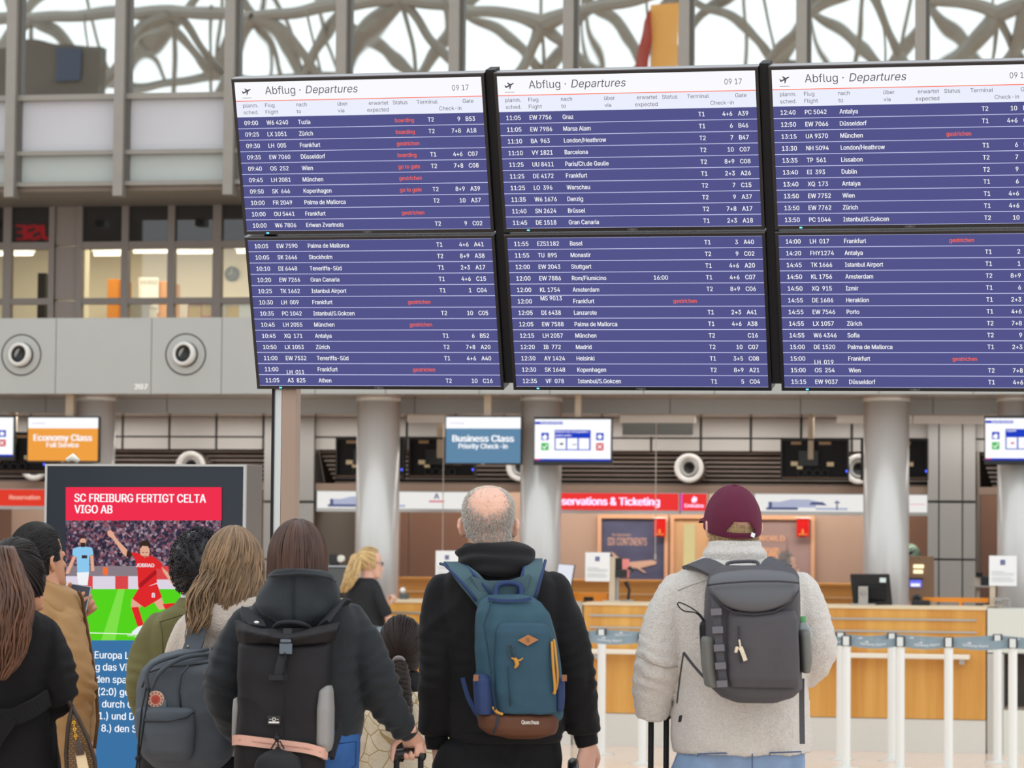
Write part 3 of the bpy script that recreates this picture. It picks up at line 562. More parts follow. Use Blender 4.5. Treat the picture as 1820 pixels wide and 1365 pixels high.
# back counters
YBk = YD(28.2)
def back_counter(pa, pb, pt, label):
    xa, xb = X(pa, YBk, 1050), X(pb, YBk, 1050); zt = Z(pt, YBk, pa); o = thing('back_counter', label, 'counter', (xa, YBk, 0)); w = xb - xa
    obj('body', MB().box(0, w, .02, .5, 0, zt), woodd, o); obj('top_edge', MB().box(-.01, w + .01, 0, .52, zt, zt + .025), woodd, o)
    for z in (zt - .1, zt - .2): obj('metal_strip', MB().box(.03, w - .03, .006, .02, z - .008, z + .008), mat('strip_tan', '#d0a878', .4), o)
back_counter(700, 924, 1031, 'low wooden back counter left of the silver column'); back_counter(1006, 1440, 1035, 'low wooden back counter under the SIX CONTINENTS poster'); back_counter(1446, 1530, 1042, 'low wooden back counter under the pink tan wall')
YI = YD(25.25)
def on_top(px, py=1070): p = at(px, py, YI); return p.x
# black counter screen, seen from behind
p = at(1548, 1068, YI); sc_ = (p - EYEP).dot(fwd) / F
def ls(px, py, ox, oz): q = at(px, py, YI); return (q.x - ox, q.z - oz)
o = thing('computer_screen', 'black counter screen seen from behind with a silver foot', 'monitor', (p.x, YI, zct))
q = [ls(a, b, p.x, zct) for a, b in ((1516, 1075), (1586, 1075), (1581, 1020), (1511, 1020))]
obj('housing', MB().rings([[(x, .04 - (z * .12), z) for x, z in q], [(x, .0 - (z * .12), z) for x, z in q]]), black, o, bevel=.006)
obj('back_bulge', MB().rings([[(x, -.12 * z, z) for x, z in [(-.09, .03), (.12, .03), (.12, .16), (-.09, .16)]], [(x, -.03 - .12 * z, z) for x, z in [(-.07, .05), (.1, .05), (.1, .14), (-.07, .14)]]]), blackm, o)
a, b = ls(1527, 1074, p.x, zct), ls(1544, 1042, p.x, zct); obj('stand', MB().box(a[0], b[0], -.1, -.06, 0, b[1]), mat('stand_silver', '#b3aea8', .35, .6), o, bevel=.004)
obj('stand_base', MB().box(a[0] - .06, b[0] + .06, -.16, .06, 0, .012), mat('stand_silver', '#b3aea8'), o)
mb = MB(); mb.lathe([(.02, 0), (.023, 0)], c=((a[0] + b[0]) / 2, -.102, b[1] * .62), axis=(0, -1, 0), n=20); text(mb, 'DELL', (a[0] + b[0]) / 2, b[1] * .62 - .006, .011, -.102, 'C', bold=.01); obj('emblem', mb, mat('emblem_grey', '#6a6a6a', .4), o)
a, b = ls(1564, 1035, p.x, zct), ls(1575, 1027, p.x, zct); obj('sticker', MB().box(a[0], b[0], -.016 - .12 * a[1], -.0 - .12 * a[1], a[1], b[1]), mat('sticker_white', '#d9e6e6', .6), o)
# white signs with blue emblem on posts
def notice(px0, py0, px1, py1, post, label, y=YI):
    a, b = at(px0, py1, y), at(px1, py0, y); w, h = b.x - a.x, b.z - a.z; o = thing('counter_sign', label, 'sign', (a.x, y, zct), group='white counter signs with a blue square emblem'); zb_ = a.z - zct
    obj('board', MB().box(0, w, 0, .012, zb_, zb_ + h), mat('sign_board_white', '#eeeeee', .4), o)
    x0, x1 = X(post[0], y, 1060) - a.x, X(post[1], y, 1060) - a.x; obj('post', MB().box(x0, x1, .014, .045, 0, zb_ + .2), mat('post_beige', '#c8b8a2', .4), o); obj('foot', MB().box(x0 - .05, x1 + .05, -.03, .1, 0, .01), mat('post_beige', '#c8b8a2'), o)
    ex = w * .41 + .0; ew = w * .17; ez = zb_ + h * .7
    obj('emblem', MB().box(ex, ex + ew, -.003, 0, ez, ez + ew * 1.05), mat('emblem_navy', '#3c4a86', .5), o)
    mb = MB()
    for k, (f0, f1) in enumerate(((.08, .55), (.08, .92), (.08, .9), (.08, .8), (.08, .92), (.08, .88))): mb.box(w * f0, w * f1, -.002, 0, zb_ + h * (.46 - .055 * k - (.04 if k > 2 else 0)), zb_ + h * (.475 - .055 * k - (.04 if k > 2 else 0)))
    mb.box(ex + ew * .25, ex + ew * .75, -.005, -.003, ez + ew * .3, ez + ew * .42); mb.box(ex + ew * .25, ex + ew * .75, -.005, -.003, ez + ew * .6, ez + ew * .72); obj('print_lines', mb, mat('print_grey', '#b8b8ba', .6), o)
notice(1040, 982, 1084, 1033, (1082, 1092), 'white sign with a blue square emblem under the SIX CONTINENTS poster'); notice(1758, 988, 1807, 1041, (1759, 1769), 'white sign with a blue square emblem at the right edge'); notice(774, 979, 815, 1030, (800, 808), 'white sign with a blue square emblem behind the bald man shoulder')
# tablet screen leaning beside the bald man
o = thing('tablet_screen', 'white tilted kiosk screen with a blue button beside the bald man', 'screen', (at(1005, 1070, YI).x, YI - .05, zct))
px_ = lambda a, b: ls(a, b, at(1005, 1070, YI).x, zct)
q = [px_(a, b) for a, b in ((985, 1072), (1014, 1057), (1023, 1004), (994, 1002))]
obj('housing', MB().rings([[(x * 1.03, .03, z) for x, z in q], [(x * 1.03, 0, z) for x, z in q]]), blackm, o)
q2 = [(x * .95, z * .97 + .006) for x, z in q]; obj('screen', MB().face([(x, -.002, z) for x, z in q2]), glow('tablet_white', '#e9ecf7', .95), o)
a, b = px_(996, 1029), px_(1006, 1024); obj('button', MB().box(a[0], b[0], -.006, -.003, a[1], b[1]), glow('button_blue', '#6a7be0', .9), o); obj('stand', MB().box(-.05, .05, .03, .1, 0, .1), blackm, o)
# small things on the counters
def prop(name, label, cat, px0, py0, px1, py1, y, dep, m, base=zct):
    a, b = at(px0, py1, y), at(px1, py0, y); o = thing(name, label, cat, (a.x, y, base)); return o, b.x - a.x, b.z - base, a.z - base
obj_ = mat('printer_black', '#1b1b1d', .4)
o, w, h, zb_ = prop('label_printer', 'black label printer on a bracket right of the white sign', 'printer', 1088, 992, 1124, 1026, YI + .05, .2, obj_)
obj('body', MB().box(w * .05, w * .5, 0, .16, zb_ + .02, h).box(0, w * .75, -.03, .18, zb_, zb_ + h * .18), obj_, o, bevel=.006); obj('arm', MB().tube([(w * .4, .03, zb_ + .03), (w * .9, .0, zb_ + .08), (w * 1.1, 0, zb_ + .05)], .014, 8), obj_, o)
obj('paper_tag', MB().box(w * .5, w * .85, -.005, 0, h * .55, h * .98), mat('tag_pink', '#e58a86', .6), o); obj('leg', MB().box(w * .15, w * .3, .03, .08, 0, zb_ + .02), alu, o); obj('foot', MB().box(0, w * .5, 0, .12, 0, .012), alu, o)
o, w, h, zb_ = prop('barcode_scanner', 'small dark handheld scanner in a stand on the counter', 'scanner', 1112, 1034, 1126, 1052, YI + .3, .1, obj_)
obj('grip', MB().tube([(.02, 0, 0), (.03, 0, h * .6), (.0, 0, h)], [.012, .012, .02], 8), obj_, o); obj('stand', MB().box(-.02, .06, -.04, .04, 0, .012), alu, o)
orange = mat('orange_plastic', '#e58a1a', .45)
o, w, h, zb_ = prop('document_tray', 'orange document tray with a dark slot behind the counter', 'tray', 1012, 1054, 1080, 1070, YI + .1, .2, orange)
obj('body', MB().box(0, w, .01, .25, 0, h), orange, o, bevel=.004); obj('slot', MB().box(w * .38, w * .62, 0, .012, .004, h * .5), dark, o)
o, w, h, zb_ = prop('orange_rail', 'long orange rail behind the counter near the right sign', 'rail', 1640, 1063, 1757, 1076, YI + .25, .05, orange)
obj('bar', MB().box(0, w, 0, .05, h - .035, h), orange, o); obj('foot', MB().box(w * .55, w * .6, 0, .05, 0, h - .035), orange, o)
o, w, h, zb_ = prop('desk_phone', 'white and grey desk phone on the wooden counter left of the bald man', 'phone', 709, 1044, 723, 1065, YI, .1, white)
obj('body', MB().box(0, w, 0, .1, 0, h * .5), mat('phone_grey', '#54585a', .5), o, bevel=.006); obj('handset', MB().ball((w * .4, .03, h * .75), w * .35, .04, h * .25), white, o, smooth=True); obj('neck', MB().cyl((w * .4, .03, h * .4), (w * .4, .03, h * .7), .015, 10), white, o)
o, w, h, zb_ = prop('printer', 'black printer with a white roll on the left counter', 'printer', 583, 985, 609, 1006, YI + .08, .2, obj_)
obj('body', MB().box(w * .15, w * .75, 0, .18, 0, h * .8), obj_, o, bevel=.006); obj('head', MB().box(w * .1, w * .65, -.02, .1, h * .78, h), obj_, o); obj('paper_roll', MB().lathe([(0, -.03), (.028, -.03), (.028, .03), (0, .03)], c=(w * .85, .02, h * .9), axis=(0, 1, 0), n=16), mat('paper_white', '#eee9dd'), o); obj('roll_arm', MB().box(w * .6, w * .9, .0, .03, h * .84, h * .88), obj_, o)
o, w, h, zb_ = prop('counter_monitor', 'grey counter screen back beside the ponytail woman', 'monitor', 575, 1008, 622, 1066, YI - .05, .1, obj_)
obj('housing', MB().box(0, w, 0, .05, h * .25, h), mat('screen_grey', '#4d4f52', .4), o, bevel=.008); obj('top_edge', MB().box(0, w, -.01, .05, h, h + .012), mat('screen_edge', '#a7abb3', .4), o); obj('stand', MB().box(w * .6, w * .75, 0, .05, 0, h * .3), obj_, o); obj('foot', MB().box(w * .4, w * .95, -.05, .1, 0, .01), obj_, o)
o, w, h, zb_ = prop('service_kiosk', 'tan service kiosk with a lit blue screen under the mint cap', 'kiosk', 1612, 989, 1660, 1064, YD(27.0), .3, tan, 0)
zs_ = h - .42
obj('body', MB().box(0, w, 0, .3, 0, h - .36), mat('kiosk_cream', '#cdbfae', .5), o); obj('hood', MB().box(0, w * .95, -.05, .3, h - .36, h), mat('kiosk_tan', '#9b7b5e', .5), o, bevel=.006)
obj('lamp', MB().box(w * .25, w * .63, -.06, -.05, h - .1, h - .07).box(w * .25, w * .6, -.06, -.05, h - .145, h - .115), glow('kiosk_lamp', '#fff0c0', 1.5), o); obj('screen', MB().box(w * .12, w * .55, -.07, -.05, h - .26, h - .2), glow('kiosk_blue', '#6a70e8', 1.2), o); obj('screen_caption', MB().box(w * .16, w * .5, -.075, -.07, h - .255, h - .23), scrW, o); obj('screen_hood', MB().box(w * .08, w * .6, -.09, -.05, h - .2, h - .185), black, o)
obj('red_knob', MB().ball((w * .22, -.05, h - .43), .035), mat('knob_red', '#d3574a', .5), o, smooth=True); obj('bin', MB().box(0, w * .3, -.06, 0, h - .58, h - .47).box(w * .55, w * .88, -.06, 0, h - .58, h - .47), mat('bin_navy', '#2c3a5e', .5), o)
o, w, h, zb_ = prop('office_chair', 'black chair back and phone behind the counter by the kiosk', 'phone', 1620, 1060, 1652, 1076, YI + .1, .1, black); o.name = 'desk_phone'; o['label'] = 'black desk phone on the counter in front of the tan kiosk'
obj('body', MB().box(0, w, 0, .16, 0, h * .55), black, o, bevel=.006); obj('handset', MB().tube([(.01, .05, h * .8), (w * .3, .05, h), (w * .5, .05, h * .7)], .02, 8), black, o); obj('cradle', MB().box(.01, w * .4, .02, .1, h * .5, h * .75), black, o)
o, w, h, zb_ = prop('receipt_printer', 'black printer on a grey tray left of the right sign', 'printer', 1722, 1018, 1764, 1064, YD(26.6), .25, black, zct)
obj('tray', MB().box(0, w, 0, .25, h * .52, h * .58), mat('tray_grey', '#a59d94', .5), o); obj('body', MB().box(w * .5, w, .02, .2, h * .58, h * .88), black, o, bevel=.006); obj('lid', MB().box(w * .3, w * .55, .02, .2, h * .86, h), blackm, o); obj('side_unit', MB().box(w * .2, w * .5, .04, .2, h * .58, h * .84), mat('unit_beige', '#b5a596', .5), o); obj('column', MB().box(w * .3, w * .45, .08, .16, 0, h * .52), mat('unit_beige', '#b5a596'), o)
obj('base', MB().box(w * .1, w * .7, .02, .24, 0, .012), mat('tray_grey', '#a59d94'), o)
o, w, h, zb_ = prop('scanner_arm', 'bent grey scanner arm right of the right sign', 'arm', 1768, 1062, 1800, 1078, YI - .03, .1, alu)
obj('arm', MB().tube([(.02, 0, 0), (.03, 0, h * .7), (w * .3, 0, h * .75), (w * .8, 0, h * .8), (w * .8, 0, 0)], .014, 8), mat('arm_grey', '#9b9590', .4), o); obj('head', MB().box(.0, .06, -.03, .03, h * .6, h), mat('arm_grey', '#9b9590'), o)
# ================================================================== BELT BARRIERS
postm = mat('post_white', '#e9eae6', .3, .1); capm = mat('post_cap', '#2a2e31', .4); beltm = mat('belt_textile', '#8a9ca6', .7, var=.08, scale=12); bprint = mat('belt_print', '#e6ecef', .7)
def post_xy(px, d): Y = YD(d); return X(px, Y, 1250), Y
def barrier(px, d, nxt, label, grp, cap=True):
    x, y = post_xy(px, d); o = thing('barrier_post', label, 'barrier', (x, y, 0), group=grp); hh = .955
    obj('base_plate', MB().lathe([(0, 0), (.1, 0), (.1, .008), (.04, .016), (.034, .02), (0, .02)], n=28), mat('base_white', '#d8d8d2', .35), o)
    obj('post', MB().lathe([(.032, .015), (.032, hh - .03)], n=24).box(-.005, .005, -.035, .035, .02, hh - .04), postm, o, smooth=False)
    obj('belt_head', MB().box(-.034, .034, -.036, .036, hh - .075, hh), capm, o, bevel=.004); obj('head_plate', MB().box(-.022, .022, -.04, -.035, hh - .07, hh - .005), mat('head_plate', '#dadfdd', .35), o)
    if nxt:
        x2, y2 = post_xy(*nxt); dx, dy = x2 - x, y2 - y; L = math.hypot(dx, dy); n = max(4, int(L / .15)); b = MB()
        P = lambda t, zz, off=0: (dx * t + off * dy / L, dy * t - off * dx / L, zz - .02 * math.sin(math.pi * t))
        for k in range(n): pass
        b.rings([[P(k / n, hh - .072, -.001), P(k / n, hh - .008, -.001), P(k / n, hh - .008, .001), P(k / n, hh - .072, .001)] for k in range(n + 1)]); bo = obj('belt', b, beltm, o)
        mb = MB(); t = .1
        while t < L - .15:
            text(mb, 'Hamburg Airport', t, hh - .05, .017, shear=.25, bold=.02, fmap=lambda X_, Z_, o_: P(X_ / L, Z_, .003 + o_)); mb.face([P((t + .02) / L, hh - .03, .003), P((t + .06) / L, hh - .028, .003), P((t + .055) / L, hh - .018, .003)]); t += .29
        obj('belt_print', mb, bprint, bo)
    return o
NR, FR = 22.85, 23.75
barrier(1037, NR, (1142, NR), 'white barrier post half hidden by the right arm of the bald man', 'barrier posts of the near row')
barrier(1142, NR, (1214, NR), 'white barrier post under the left sleeve of the fleece jacket', 'barrier posts of the near row'); barrier(1214, NR, (1504, NR), 'white barrier post behind the hem of the fleece jacket', 'barrier posts of the near row')
barrier(1504, NR, (1600, NR), 'white near barrier post just right of the fleece jacket', 'barrier posts of the near row'); barrier(1600, NR, (1686, NR), 'white near barrier post in front of the wood panel middle', 'barrier posts of the near row'); barrier(1686, NR, (1800, NR), 'white near barrier post third to the right of the fleece jacket', 'barrier posts of the near row'); barrier(1800, NR, (1930, NR), 'white near barrier post before the baggage drop', 'barrier posts of the near row')
barrier(1069, FR, (1500, FR), 'white far barrier post between the bald man and the fleece jacket', 'barrier posts of the far row'); barrier(1494, FR, (1585, FR), 'white far barrier post close to the fleece jacket elbow', 'barrier posts of the far row'); barrier(1585, FR, (1773, FR), 'white far barrier post with its round foot on the floor by the counter', 'barrier posts of the far row'); barrier(1773, FR, (1940, FR), 'white far barrier post at the end of the wooden counter', 'barrier posts of the far row')
barrier(660, FR, (960, FR), 'white far barrier post before the ponytail woman', 'barrier posts of the far row'); barrier(960, FR, (1069, FR), 'white far barrier post hidden behind the bald man', 'barrier posts of the far row')

# ================================================================== NEWS DISPLAY
TR = math.radians(-4.7); te = Vector((math.cos(TR), math.sin(TR), 0)); tn = Vector((math.sin(TR), -math.cos(TR), 0))
tc0 = atd(258, 1000, 14.7); tl = on_plane(80, 830, tc0, tn); tr = on_plane(437, 830, tc0, tn)
TO = Vector((tl.x, tl.y, 0)); TW = (tr - tl).dot(te); TH = on_plane(258, 825, tc0, tn).z
T_ = thing('news_display', 'tall dark news display showing a football report', 'display', TO, TR)
def tuv(px, py): q = on_plane(px, py, tc0, tn) - TO; return (q.dot(te), q.z)
obj('housing', MB().box(0, TW, .012, .235, .06, TH), mat('display_bronze', '#6f6862', .35, .5), T_, bevel=.004)
obj('edge_trim', MB().box(0, .012, 0, .02, .06, TH).box(TW - .012, TW, 0, .02, .06, TH).box(.012, TW - .012, 0, .02, TH - .01, TH), alu, T_)
obj('glass_front', MB().box(.012, TW - .012, .004, .011, .06, TH - .01), mat('display_glass', '#282f39', .12, spec=.25), T_)
obj('foot', MB().box(.05, TW - .05, .02, .22, 0, .06), blackm, T_)
a, b = tuv(117, 1365), tuv(393, 866); zbm = .3
D = obj('screen', MB().box(a[0], b[0], 0, .004, zbm, b[1]), mat('screen_off', '#20262e', .2), T_)
def poly(mb, pts, y): mb.face([(q[0], y, q[1]) for q in (tuv(*p) for p in pts)])
def zz2(pts): return [(70 + x / 2.505, 820 + y / 2.505) for x, y in pts]
def rect(mb, x0, y0, x1, y1, y): poly(mb, [(x0, y0), (x1, y0), (x1, y1), (x0, y1)], y)
m = MB(); rect(m, 117, 866, 394, 925, -.001); obj('headline_band', m, glow('headline_red', '#f0304f', 1), D)
m = MB(); h1 = tuv(133, 892); cp = (tuv(133, 877.5)[1] - h1[1]); text(m, 'SC FREIBURG FERTIGT CELTA', h1[0], h1[1], cp, -.003, bold=.025, width=tuv(366, 890)[0] - h1[0]); h2 = tuv(133, 912); text(m, 'VIGO AB', h2[0], h2[1], cp, -.003, bold=.025, width=tuv(200, 905)[0] - h2[0]); obj('headline_lettering', m, scrW, D)
# photograph on the screen
crowd = bpy.data.materials.new('crowd_picture'); crowd.use_nodes = True; nt = crowd.node_tree; nt.nodes.remove(nt.nodes['Principled BSDF'])
vo = nt.nodes.new('ShaderNodeTexVoronoi'); vo.inputs['Scale'].default_value = 85; cr = nt.nodes.new('ShaderNodeValToRGB'); cr.color_ramp.interpolation = 'CONSTANT'; tc = nt.nodes.new('ShaderNodeTexCoord'); em = nt.nodes.new('ShaderNodeEmission')
cols = ['#3c3446', '#5a4a5c', '#2c2836', '#8a5a66', '#4a4054', '#a08a98', '#6a3a48', '#352f40', '#77687a']
while len(cr.color_ramp.elements) < len(cols): cr.color_ramp.elements.new(.5)
for k, c in enumerate(cols): cr.color_ramp.elements[k].position = k / len(cols); cr.color_ramp.elements[k].color = lin(c)
nt.links.new(tc.outputs['Object'], vo.inputs['Vector']); sp = nt.nodes.new('ShaderNodeSeparateColor'); nt.links.new(vo.outputs['Color'], sp.inputs[0]); nt.links.new(sp.outputs[0], cr.inputs[0]); nt.links.new(cr.outputs[0], em.inputs[0]); nt.links.new(em.outputs[0], nt.nodes['Material Output'].inputs[0])
g = lambda n, c: glow('picture_' + n, c, 1.0)
m = MB(); rect(m, 117, 925, 393, 1008, -.001)
m.mi = 1; rect(m, 117, 1006, 393, 1024, -.0012); m.mi = 2; rect(m, 117, 1024, 393, 1047, -.0012); m.mi = 3; rect(m, 150, 1024, 165, 1047, -.0014); rect(m, 205, 1024, 228, 1047, -.0014); rect(m, 255, 1006, 393, 1030, -.0014); m.mi = 4; rect(m, 117, 1047, 393, 1138, -.001)
m.mi = 5; poly(m, [(210, 1047), (222, 1047), (205, 1138), (180, 1138)], -.0012); m.mi = 6; poly(m, [(117, 1123), (250, 1126.5), (250, 1128), (117, 1124.8)], -.0014)
m.mi = 7; rect(m, 183, 1008, 192, 1022, -.0014)
obj('picture_background', m, [crowd, g('hoarding_dark', '#8a7c84'), g('hoarding_white', '#dcd3e2'), g('hoarding_red', '#d8484a'), g('grass', '#55d21e'), g('grass_pale', '#7fe04a'), g('line_white', '#f2fbe8'), g('steward_orange', '#f0703a')], D)
PL = [[(410, 405), (440, 408), (470, 428), (500, 418), (550, 455), (540, 482), (520, 475), (525, 540), (500, 550), (445, 575), (440, 555), (438, 490), (428, 440)],
      [(440, 570), (525, 545), (547, 605), (510, 628), (470, 652), (415, 612)], [(410, 650), (442, 648), (465, 725), (440, 740)], [(550, 635), (605, 630), (602, 655), (562, 660)]]
SK = [[(395, 432), (372, 412), (345, 370), (328, 345), (306, 330), (303, 312), (318, 304), (330, 318), (345, 345), (390, 392), (400, 405)], [(545, 470), (580, 500), (605, 540), (622, 558), (612, 566), (590, 545), (552, 492)],
      [(412, 610), (465, 628), (450, 650), (408, 652)], [(508, 622), (545, 605), (562, 655), (535, 662)], [(470 + 22 * math.cos(t * .5), 400 + 36 * math.sin(t * .5)) for t in range(13)]]
m = MB(); [poly(m, zz2(p), -.003) for p in PL]
m.mi = 1; [poly(m, zz2(p), -.0026) for p in SK]; m.mi = 2; poly(m, zz2([(447, 392), (446, 365), (460, 352), (485, 352), (497, 370), (492, 392), (484, 378), (460, 376)]), -.0034); poly(m, zz2([(392, 398), (412, 402), (404, 434), (388, 424)]), -.0036); poly(m, zz2([(458, 404), (468, 404), (468, 407), (458, 407)]), -.0036); poly(m, zz2([(474, 404), (484, 404), (484, 407), (474, 407)]), -.0036); poly(m, zz2([(462, 422), (480, 422), (480, 425), (462, 425)]), -.0036)
m.mi = 3; poly(m, zz2([(412, 760), (440, 736), (466, 728), (472, 762), (415, 772)]), -.0034); a = tuv(*zz2([(432, 470)])[0]); text(m, 'JOBRAD', a[0], a[1], .017, -.004, bold=.03); a = tuv(*zz2([(502, 606)])[0]); text(m, '8', a[0], a[1], .022, -.004, bold=.03)
m.mi = 4; poly(m, zz2([(445, 545), (520, 480), (524, 500), (450, 565)]), -.0033)
obj('red_player_picture', m, [g('shirt_red', '#dd2a2c'), g('skin', '#e0a98f'), g('hair', '#3a2a24'), g('boot_white', '#e8eef4'), g('shirt_shade', '#a81c24')], D)
m = MB(); poly(m, zz2([(150, 388), (178, 380), (212, 380), (236, 385), (242, 415), (224, 420), (222, 495), (170, 497), (168, 425), (148, 418)]), -.003)
m.mi = 1; poly(m, zz2([(150, 422), (165, 424), (132, 500), (116, 500)]), -.0028); poly(m, zz2([(226, 420), (241, 417), (246, 488), (232, 488)]), -.0028); poly(m, zz2([(195 + 15 * math.cos(t * .5), 357 + 22 * math.sin(t * .5)) for t in range(13)]), -.0028)
m.mi = 2; poly(m, zz2([(168, 495), (222, 493), (216, 552), (174, 548)]), -.0031); m.mi = 3; poly(m, zz2([(181, 352), (184, 334), (206, 334), (209, 352), (203, 343), (188, 343)]), -.0032); poly(m, zz2([(182, 362), (208, 362), (203, 382), (187, 382)]), -.0032); poly(m, zz2([(190, 418), (214, 418), (214, 432), (190, 432)]), -.0032)
obj('blue_player_picture', m, [g('shirt_sky', '#8cc8ee'), g('skin', '#e0a98f'), g('shorts_white', '#eef2f6'), g('hair', '#3a2a24')], D)
m = MB(); a = tuv(227, 1131); text(m, 'Getty Images', a[0], a[1], .014, -.004); obj('picture_credit', m, g('line_white', '#f2fbe8'), D)
m = MB(); q0, q1 = tuv(117, 1138), tuv(393, 1138); m.face([(q0[0], -.001, q0[1]), (q1[0], -.001, q1[1]), (q1[0], -.001, zbm), (q0[0], -.001, zbm)]);
m.mi = 1
for s_, px, py in (('Europa League', 169, 1170), ('rg das Viertel', 165, 1191), ('den spanisch', 170, 1213), ('(2:0) gewon', 175, 1235), ('durch G', 182, 1257), ('1.) und D', 176, 1278), ('8.) den Sie', 181, 1300)):
    a = tuv(px, py); text(m, s_, a[0], a[1], tuv(px, py - 12.5)[1] - a[1], -.004, bold=.012, sx=.95)
obj('article_panel', m, [glow('article_blue', '#3f78ab', .9), scrW], D)
# crumpled paper on top of the display
o = tag(obj('paper_scrap', MB().tube([(TO + te * .07 + tn * -.1).to_tuple()[:2] + (TH + .02,), (TO + te * .1 + tn * -.1).to_tuple()[:2] + (TH + .035,), (TO + te * .13 + tn * -.1).to_tuple()[:2] + (TH + .016,)], [.012, .02, .012], 8), mat('paper_white', '#eee9dd'), smooth=True), 'small crumpled white paper on top of the news display', 'paper')

# ================================================================== DEPARTURE BOARDS
A_, B_, C_ = math.radians(14.7647), math.radians(14.5978), math.radians(.172)
Rm = Matrix.Rotation(A_, 3, 'Y') @ Matrix.Rotation(B_, 3, 'X') @ Matrix.Rotation(C_, 3, 'Z')
def c2w(v): return RT * v[0] - UP * v[1] + fwd * v[2]
ex, ey, ez = (c2w(Rm.col[k]) for k in range(3)); T0 = EYEP + c2w((.4709, -.59, 12.0462)); BW, BH, PX_, PY_ = 1.04, .6283, 1.0797, .6417
bord = glow('board_indigo', '#55578f', .95); bline = glow('board_line', '#c9cbf0', .95); bwhite = glow('board_white', '#fbfbff', 1.0); blil = glow('board_lilac', '#eceffd', 1.0); bor = glow('board_orange', '#ff6a4a', 1.0); btext = glow('board_text', '#ffffff', 1.0); bdark = glow('board_dark_text', '#55525c', 1.0)
bez = mat('bezel_black', '#15151a', .3); bezt = mat('bezel_edge', '#5c5c62', .3, .4)
